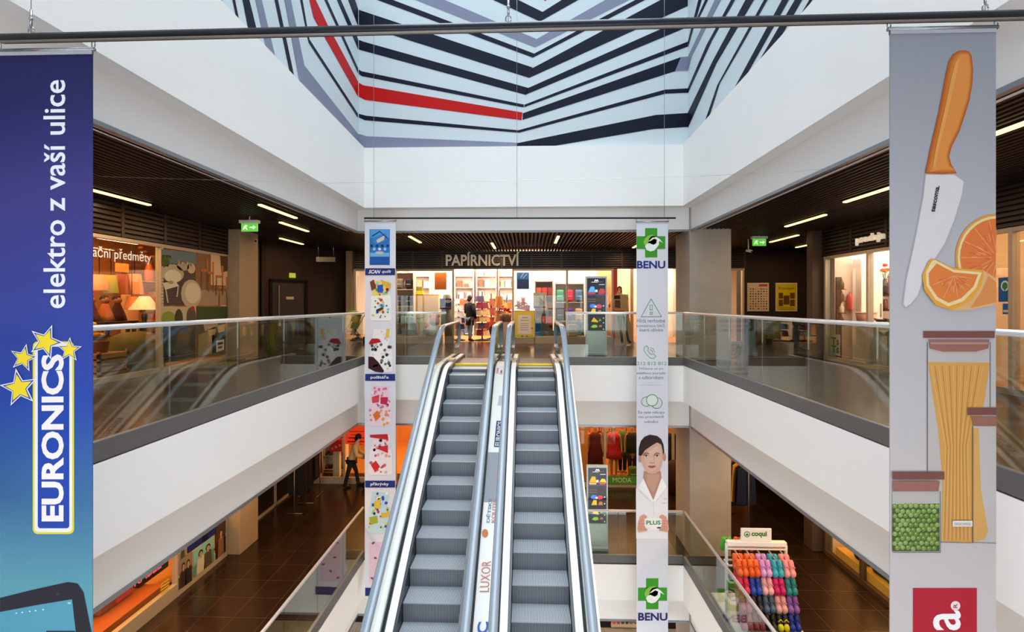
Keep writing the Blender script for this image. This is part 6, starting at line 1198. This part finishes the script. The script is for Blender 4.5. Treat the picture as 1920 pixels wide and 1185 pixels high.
def handbag(label, x, y, z, w_, h, col, group='handbags on the orange stage'):
    t = thing('handbag', label, 'handbag', (x, y, z), group); m = mat(col, .4, var=.1, name='bag_leather'); b = MB(); b.cbox((x, y, z + h / 2), (.16, w_, h), m, 0, .03); b.build('body', t); b = MB(); b.tube([V3(x, y - w_ * .3, z + h - .01)] + [V3(x, y + w_ * .3 * math.cos(a_), z + h + .16 * math.sin(a_)) for a_ in (2.6, 2.1, 1.57, 1.0, .5)] + [V3(x, y + w_ * .3, z + h - .01)], .012, m, 6); b.build('handle', t); b = MB(); b.cbox((x + .085, y, z + h * .62), (.012, w_ * .3, .04), mat('c8a85a', .3, .8, name='brass_clasp')); b.build('clasp', t)
for i, (px, py, c, l) in enumerate(((262, 1098, '15110f', 'black handbag nearest the pink letters on the orange stage'), (277, 1090, '1c1614', 'black handbag in the middle of the orange stage'), (290, 1082, '221816', 'black-brown handbag at the far end of the orange stage'), (232, 1118, 'a8344a', 'crimson handbag on the orange stage'), (222, 1128, 'c84a5a', 'pink-red handbag on the orange stage'), (205, 1165, '6a3020', 'red-brown handbag low at the near end of the stage'), (190, 1172, '8a4a28', 'brown handbag beside the red-brown one'), (176, 1180, '7a1c1c', 'dark red handbag at the edge of the blue banner'))):
    p = at(px, py, X=-7.6); handbag(l, -7.55 - .12 * (i % 2), p.y, F1 + .30, .34 + .06 * (i % 3), .30 + .04 * (i % 2), c)
# --- lower left back: sale sheet, shoes, clothes rails, person with a stroller
Y = YB1 - .075; b = MB(); b.box(X1(647, Y), X1(688, Y), Y, Y + .008, z1(836, Y), z1(803, Y), mat('e8401c', .5, emit=.25, var=.04, name='orange_red_sheet')); pr = Print(b, Y=Y)
for y, w_ in ((809, 30), (815, 18), (821, 28), (828, 32), (833, 22)): pr.line([(668 - w_ / 2, y), (668 + w_ / 2, y)], 2.2 if y in (821, 828) else 1, '8a1c0c')
tag(b.build('sale_sheet'), 'bright orange-red sheet of dark lines on the lower left back shop window', 'poster')
shelf('shoe_shelf', 'white shoe shelf seen below the band at the lower left back', X1(605, 16.4), X1(646, 16.4), 16.4, 16.8, F1, F1 + 2.4, 6, wl); x0, x1 = X1(605, 16.4), X1(646, 16.4)
for k in range(5):
    for i in range(5):
        x = x0 + .1 + (x1 - x0 - .2) * i / 4; z = F1 + .05 + 2.32 * k / 5 + .027; t = thing('shoe', 'shoe in a row on the white shoe shelf at the lower left back', 'shoe', (x, 16.55, z), 'shoes on the white shelf'); m = mat(R.choice(['5a3424', '2a201c', '8a4a2a', 'b8342a', 'd8c8b8']), .5, name='shoe_leather')
        b = MB(); b.tube([(x, 16.66, z + .06), (x, 16.58, z + .055), (x, 16.46, z + .035)], [.045, .048, .035], m, 8); b.build('upper', t); b = MB(); b.box(x - .04, x + .04, 16.44, 16.70, z, z + .02, mat('1c1a18', .6, name='sole'), .006); b.build('sole', t)
b = MB(); Y = 15.9; b.box(X1(618, Y), X1(641, Y), Y, Y + .25, z1(850, Y), z1(828, Y), mat('b8261e', .5, emit=.1, var=.1, name='red_board')); pr = Print(b, Y=Y); [pr.oval(623 + 7 * i, 841 - 3 * i, 2.4, 2.4, 'e8a0a0') for i in range(3)]; tag(b.build('red_display_board'), 'red display board with pale dots before the white shoe shelf', 'sign')
b = MB(); b.box(X1(618, Y) + .1, X1(641, Y) - .1, Y + .03, Y + .2, F1, z1(850, Y), wl); tag(b.build('display_plinth'), 'white plinth under the red display board', 'stand')
dcols = ['17151a', '241e22', '2c2a34', '1a1c20', '3a2622', '20181a']
def rail(label, x, Y, L, z0, cols, along='X', h=1.5, n=7, name='clothes_rail'):
    t = thing(name, label, 'clothes rail', (x, Y, z0), 'clothes rails'); m = mat('7a746c', .3, .7, name='rail_steel'); W = lambda s, dy, z: V3(x + s, Y + dy, z0 + z) if along == 'X' else V3(x + dy, Y + s, z0 + z)
    b = MB(); b.tube([W(-L / 2, 0, 0), W(-L / 2, 0, h), W(L / 2, 0, h), W(L / 2, 0, 0)], .016, m, 8)
    for s in (-L / 2, L / 2): b.tube([W(s, -.22, .02), W(s, .22, .02)], .016, m, 6)
    b.build('rail_frame', t)
    for i in range(n):
        s = -L / 2 + L * (i + .7) / (n + .4); c = mat(cols[i % len(cols)], .75, var=.12, scale=12, name='cloth'); b = MB(); hh = h * R.uniform(.55, .72)
        pts = [(-.20, h - .16), (-.06, h - .07), (.06, h - .07), (.20, h - .16), (.24, h - hh), (-.24, h - hh)]
        b.prism([W(s, u, z) for u, z in pts], (.045, 0, 0) if along == 'X' else (0, .045, 0), c); b.build('garment', t)
    return t
rail('dark rail of black clothes at the lower left back, behind the gallery corner', X1(583, 14.4), 14.4, .55, F1, dcols, 'X', 1.55, 5); rail('second rail of dark clothes at the lower left back, closer to the dark wall', X1(563, 13.4), 13.4, .7, F1, ['141318', '1e1a1e', '262024'], 'Y', 1.45)
pf = at(659, 912, Z=F1); person('person', 'person in a light sweater bending over a stroller on the lower left gallery', (pf.x, pf.y, F1), 1.75, 1.62, mat('c8ac84', .7, name='light_sweater'), mat('20202a', .7, name='dark_trousers'), mat('1c1412', .6, name='black_hair'), (((.24, -.14, 1.12), (.16, -.42, 1.00)), ((.24, -.14, 1.12), (.16, -.42, 1.00))), .20, lean=.30)
ps = at(675, 912, Z=F1); stroller('dark folding stroller pushed by the bending person on the lower gallery', pf.x + .82, pf.y + .12, F1, -1.4, '2a2226', '3a3634')
# --- lower right back: mannequins
def mannequin(label, px, Y, dress, legs, skincol='b07a4a', H_=1.75, kind='dress', zb=.12):
    x = X1(px, Y); z = F1 + zb; t = thing('mannequin', label, 'mannequin', (x, Y, z), 'mannequins in the lower fashion shop'); s = H_ / 1.75; sm = mat(skincol, .5, name='mannequin_skin')
    b = MB(); b.lathe((x, Y, z), [(.16, 0), (.16, .015), (.02, .02)], chrome, 14); b.build('stand', t)
    j = dict(p=(x, Y, z + .92 * s, (.13, .09)), c=(x, Y, z + 1.28 * s, (.15, .10)), n=(x, Y, z + 1.46 * s, .05), h0=(x, Y, z + 1.54 * s, .06), h=(x, Y, z + 1.64 * s, (.07, .085))); e = [('p', 'c'), ('c', 'n'), ('n', 'h0'), ('h0', 'h')]
    for q, sg in (('l', -1), ('r', 1)):
        j.update({q + 'k': (x + sg * .08, Y - .02, z + .48 * s, .055), q + 'a': (x + sg * .07, Y, z + .08 * s, .036), q + 't': (x + sg * .08, Y - .12, z + .03, .028), q + 's': (x + sg * .18, Y, z + 1.38 * s, .05), q + 'e': (x + sg * .23, Y + .02, z + 1.12 * s, .038), q + 'w': (x + sg * .24, Y - .06, z + .88 * s, .028), q + 'm': (x + sg * .24, Y - .08, z + .80 * s, (.03, .016))}); e += [('p', q + 'k'), (q + 'k', q + 'a'), (q + 'a', q + 't'), ('c', q + 's'), (q + 's', q + 'e'), (q + 'e', q + 'w'), (q + 'w', q + 'm')]
    body('figure', j, e, sm, t, 1)
    b = MB(); m = mat(dress, .7, var=.14, scale=9, name='dress_cloth'); lo = {'dress': .62, 'coat': .30, 'top': .85}[kind]
    b.lathe((x, Y, z), [(.27 if kind != 'top' else .18, lo * s), (.24 if kind != 'top' else .19, .80 * s), (.165, 1.05 * s), (.19, 1.28 * s), (.21, 1.36 * s), (.09, 1.44 * s)], m, 18, sy=.72); b.build(kind if kind != 'top' else 'jumper', t)
    if legs:
        for sg in (-1, 1): b = MB(); b.tube([(x + sg * .07, Y, z + .95 * s), (x + sg * .08, Y - .02, z + .48 * s), (x + sg * .07, Y, z + .1 * s)], [.11, .075, .055], mat(legs, .7, name='trousers_cloth'), 10); b.build('trouser_leg', t)
    return t
mannequin('mannequin in a bright red dress behind the green shop strip', 1151, 15.9, 'b81c1c', None); mannequin('mannequin in a long wine-red coat, left of the red dress', 1116, 15.95, '5a1218', '3a1a16', kind='coat'); mannequin('mannequin in a green top, right of the red dress', 1167, 16.3, '4a6a3a', '2a2a20', kind='top', H_=1.7); mannequin('mannequin in dark clothes beside the pharmacy banner, left side', 1185, 15.95, '1c1a1e', '1a1a22', kind='top'); mannequin('mannequin in a navy dress, right of the pharmacy banner', 1259, 15.9, '141c40', None, kind='coat'); mannequin('small mannequin with an orange top near the escalator side of the fashion shop', 1096, 16.5, 'c8783a', '6a4a3a', kind='top', H_=1.6)
bag('green bag standing at the feet of the dark-clad mannequin', X1(1186, 15.75), 15.7, F1 + .12, .30, .42, '6a7a2c', 'bags in the fashion shop')
for px, c, l in ((1104, 'c86a3a', 'orange'), (1126, 'b8303a', 'red'), (1145, 'a8242c', 'crimson'), (1172, 'd8a04a', 'amber'), (1194, 'c87a6a', 'rose')):
    x = X1(px, 17.2); t = thing('clothes_rack', 'rack of %s and mixed clothes deep in the lower fashion shop' % l, 'clothes rail', (x, 17.2, F1), 'racks deep in the fashion shop'); b = MB(); b.tube([(x, 17.0, F1), (x, 17.0, F1 + 2.3), (x, 17.5, F1 + 2.3), (x, 17.5, F1)], .016, chrome, 6); b.build('rail_frame', t)
    for k in range(4):
        for zt_ in (2.28, 1.25): b = MB(); y = 17.06 + k * .11; b.prism([(x - .17, y, F1 + zt_ - .14), (x - .05, y, F1 + zt_ - .05), (x + .05, y, F1 + zt_ - .05), (x + .17, y, F1 + zt_ - .14), (x + .16, y, F1 + zt_ - .85), (x - .16, y, F1 + zt_ - .85)], (0, .05, 0), mat([c, '8a2a2a', 'd8905a', '4a5a3a', '2a2024'][(k + px) % 5], .75, var=.2, scale=10, name='cloth')); b.build('garment', t)
b = MB(); b.box(X1(1078, 15.8), X1(1102, 15.8), 15.8, 15.9, F1, F1 + 3, mat('d88a3a', .6, name='orange_panel')); tag(b.build('partition_wall'), 'orange panel behind the lower right escalator side', 'panel')
b = MB(); x = X1(1262, 15.0); b.lathe((x, 14.85, F1), [(.2, 0), (.2, .45), (.23, .5), (.22, .9), (.16, .98)], mat('3a241a', .6, var=.2, scale=12, name='dark_chair'), 14); tag(b.build('waste_bin'), 'dark brown ribbed bin beside the lower concrete column', 'bin')
# --- lower right gallery: coats, lit ledge with bags
rail('rail of navy, yellow and orange coats behind the lower concrete column', 5.5, 12.9, 1.3, F1, ['16203a', '1c1a22', 'd8a02a', '18223c', 'b8502a', '221c20', '1a2436'], 'Y', 1.75, 8)
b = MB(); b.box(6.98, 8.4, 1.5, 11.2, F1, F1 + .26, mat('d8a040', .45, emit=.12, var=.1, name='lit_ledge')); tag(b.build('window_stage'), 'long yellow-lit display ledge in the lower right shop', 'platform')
for i, y in enumerate((10.55, 10.0, 9.6, 8.9, 8.5, 8.0, 7.4)):
    t = thing('travel_bag', 'black travel bag on the yellow-lit ledge, %s from its far end' % ['first', 'second', 'third', 'fourth', 'fifth', 'sixth', 'seventh'][i], 'bag', (7.24, y, F1 + .26), 'black bags on the lit ledge'); m = mat('141216', .6, var=.1, name='black_canvas'); b = MB(); b.cbox((7.24, y, F1 + .26 + .2 + .04 * (i % 2)), (.36, .44, .40 + .08 * (i % 2)), m, .1, .08); b.build('body', t); b = MB(); b.tube([(7.2, y - .12, F1 + .62), (7.2, y - .06, F1 + .80), (7.2, y + .06, F1 + .80), (7.2, y + .12, F1 + .62)], .014, m, 6); b.build('handle', t)
# --- bottom storey sign
b = MB(); Y = 15.3; b.box(X1(1146, Y), X1(1198, Y), Y, Y + .05, at(960, 1172, Y=Y).z, at(960, 1163, Y=Y).z, ink('b8a080')); pr = Print(b, Y=Y)
for i, c in enumerate(('c84a3a', '8a4a3a', '3a3a3a', '2a2a2a', '4a5a7a', 'a84a3a')): pr.rect(1149 + i * 8, 1165, 1154 + i * 8, 1170, c)
tag(b.build('bottom_storey_sign'), 'small pale sign of coloured marks on the dark bottom storey', 'sign')

# ---------------------------------------------------------------- clog display stand on the lower right gallery
SX, SYc = 4.22, 9.1; t = thing('clog_display_stand', 'white wire display stand for colourful clogs behind the lower right balustrade', 'display stand', (SX, SYc, F1)); wm = mat('e9e7e4', .35, var=.02, name='white_metal')
hw_ = .54; top = 1.32
b = MB(); b.box(SX - hw_ - .05, SX + hw_ + .05, SYc - .62, SYc + .62, F1, F1 + .05, wm, .01); b.build('base', t)
for s in (-1, 1): b = MB(); b.box(SX + s * hw_ - .02, SX + s * hw_ + .02, SYc - .03, SYc + .03, F1 + .05, F1 + top, wm, .006); b.build('post', t)
rows = [(1.24, -.04), (.96, -.10), (.68, -.16), (.40, -.22)]
for z, dy_ in rows + [(1.24, .04), (.96, .1)]:
    b = MB(); b.box(SX - hw_, SX + hw_, SYc + dy_ - .012, SYc + dy_ + .012, F1 + z, F1 + z + .025, wm)
    for s in (-1, 1): b.box(SX + s * hw_ - .012, SX + s * hw_ + .012, min(SYc, SYc + dy_), max(SYc, SYc + dy_), F1 + z, F1 + z + .025, wm)
    b.build('crossbar', t)
b = MB(); b.box(SX - hw_, SX + hw_, SYc - .05, SYc + .05, F1 + top - .02, F1 + top + .06, wm, .006); b.build('top_bar', t)
b = MB(); b.box(SX - .28, SX + .28, SYc - .015, SYc + .015, F1 + top + .06, F1 + top + .30, wm, .012); gcol = ink('3a7a34')
O = V3(SX - .09, SYc - .017, F1 + top + .13); b.text('coqui', O, V3(.28, 0, 0), V3(0, 0, .12), gcol, .04)
c_ = V3(SX - .17, SYc - .017, F1 + top + .19); rg = [c_ + V3(.055 * math.cos(a_), 0, .055 * math.sin(a_)) for a_ in [i * .349 for i in range(18)]]; ri = [c_ + V3(.040 * math.cos(a_), 0, .040 * math.sin(a_)) for a_ in [i * .349 for i in range(18)]]
for i in range(18): b.poly([rg[i], rg[(i + 1) % 18], ri[(i + 1) % 18], ri[i]], gcol)
b.poly([c_ + V3(-.03, -.001, -.005), c_ + V3(0, -.001, .022), c_ + V3(.03, -.001, -.005), c_ + V3(.018, -.001, -.025), c_ + V3(-.018, -.001, -.025)], gcol); b.build('header_board', t)
def clogs(label, x, y, z, c1, c2, front=True, reach=.14):
    """a strapped pair of clogs hanging toes down from a hook that points outwards"""
    sg = -1 if front else 1; t = thing('hanging_clogs', label, 'clogs', (x, y, z), 'clog pairs on the display stand'); m1, m2 = mat(c1, .45, var=.05, name='clog_foam'), mat(c2, .45, var=.05, name='clog_foam')
    b = MB(); b.tube([(x, y, z + .01), (x, y + sg * (reach + .03), z - .015)], .004, wm, 5); b.build('hook', t)
    for q in (-1, 1):
        cx = x + q * .050; A_ = V3(cx, y + sg * reach, z - .01); D = V3(0, sg * .08, -.275); b = MB(); st = [A_ + D * k for k in (0, .12, .3, .5, .75, .92, 1.0)]
        b.tube(st, [.034, .047, .049, .049, .055, .047, .026], m1, 10); b.build('clog', t); up = V3(0, sg * .25, .07).normalized(); b = MB(); b.ball(A_ + D * .74 + up * .026, .056, m2, 10, (.94, 1.0, 1.25)); b.tube([A_ + D * .42 + up * .045 + V3(-.040, 0, 0), A_ + D * .28 + up * .064, A_ + D * .42 + up * .045 + V3(.040, 0, 0)], .011, m2, 6); b.build('toe_cap', t)
    b = MB(); b.cbox((x + .05, y + sg * (reach + .10), z - .24), (.03, .003, .05), mat('ece8e2', .5, name='price_tag'), .3); b.build('price_tag', t)
grid = [[('orange and white', 'e05a12', 'e8622a'), ('plain orange', 'e8661a', 'e05a12'), ('lilac', 'c88ac8', 'd8a0d8'), ('turquoise', '2a9ab0', '3ab0c4'), ('salmon pink', 'e08a94', 'e8a0a4')],
        [('crimson pink', 'c8204a', 'd8304a'), ('royal blue', '1a3a9a', '2448b0'), ('pale pink', 'e0a0a4', 'e8b0b0'), ('magenta', 'd0186a', 'c01060'), ('teal green', '147a78', '1c8a84')],
        [('rose', 'b84a6a', 'c0587a'), ('black', '18181c', '222226'), ('slate blue', '3a5466', '4a6478'), ('peach pink', 'd8989a', 'e0a8a8'), ('purple', '7a4a9a', '8a5aa8')],
        [('dark rose', 'a03a52', 'b04a60'), ('wine red', '8a3048', '9a3e54'), ('plain black', '141418', '1c1c20'), ('black and yellow', '1a1a1a', 'd8d020'), ('deep blue', '142a8a', '1c34a0')]]
rn = ['top', 'second', 'third', 'lowest']
wd = ['', ', nearer the viewer on its hook']
for r_, (z, dy_) in enumerate(rows):
    for c_i, (n_, a1, a2) in enumerate(grid[r_]):
        for k in (0, 1):
            clogs('%s clogs, %s row of the clog stand, %s' % (n_, rn[r_], ['rear pair of its hook', 'front pair of its hook'][k]), SX - hw_ + .13 + .205 * c_i, SYc + dy_, F1 + z - .03 * k, a1, a2, True, .12 + .15 * k)
for i, (n_, a1, a2) in enumerate((('lime green', '4ab01c', '5cc028'), ('rear orange', 'e05a12', 'e8722a'), ('rear pink', 'd8306a', 'e04a7a'))):
    clogs('%s clogs hanging on the far side of the clog stand' % n_, SX - .46 + .22 * i, SYc + .04, F1 + 1.36, a1, a2, False)
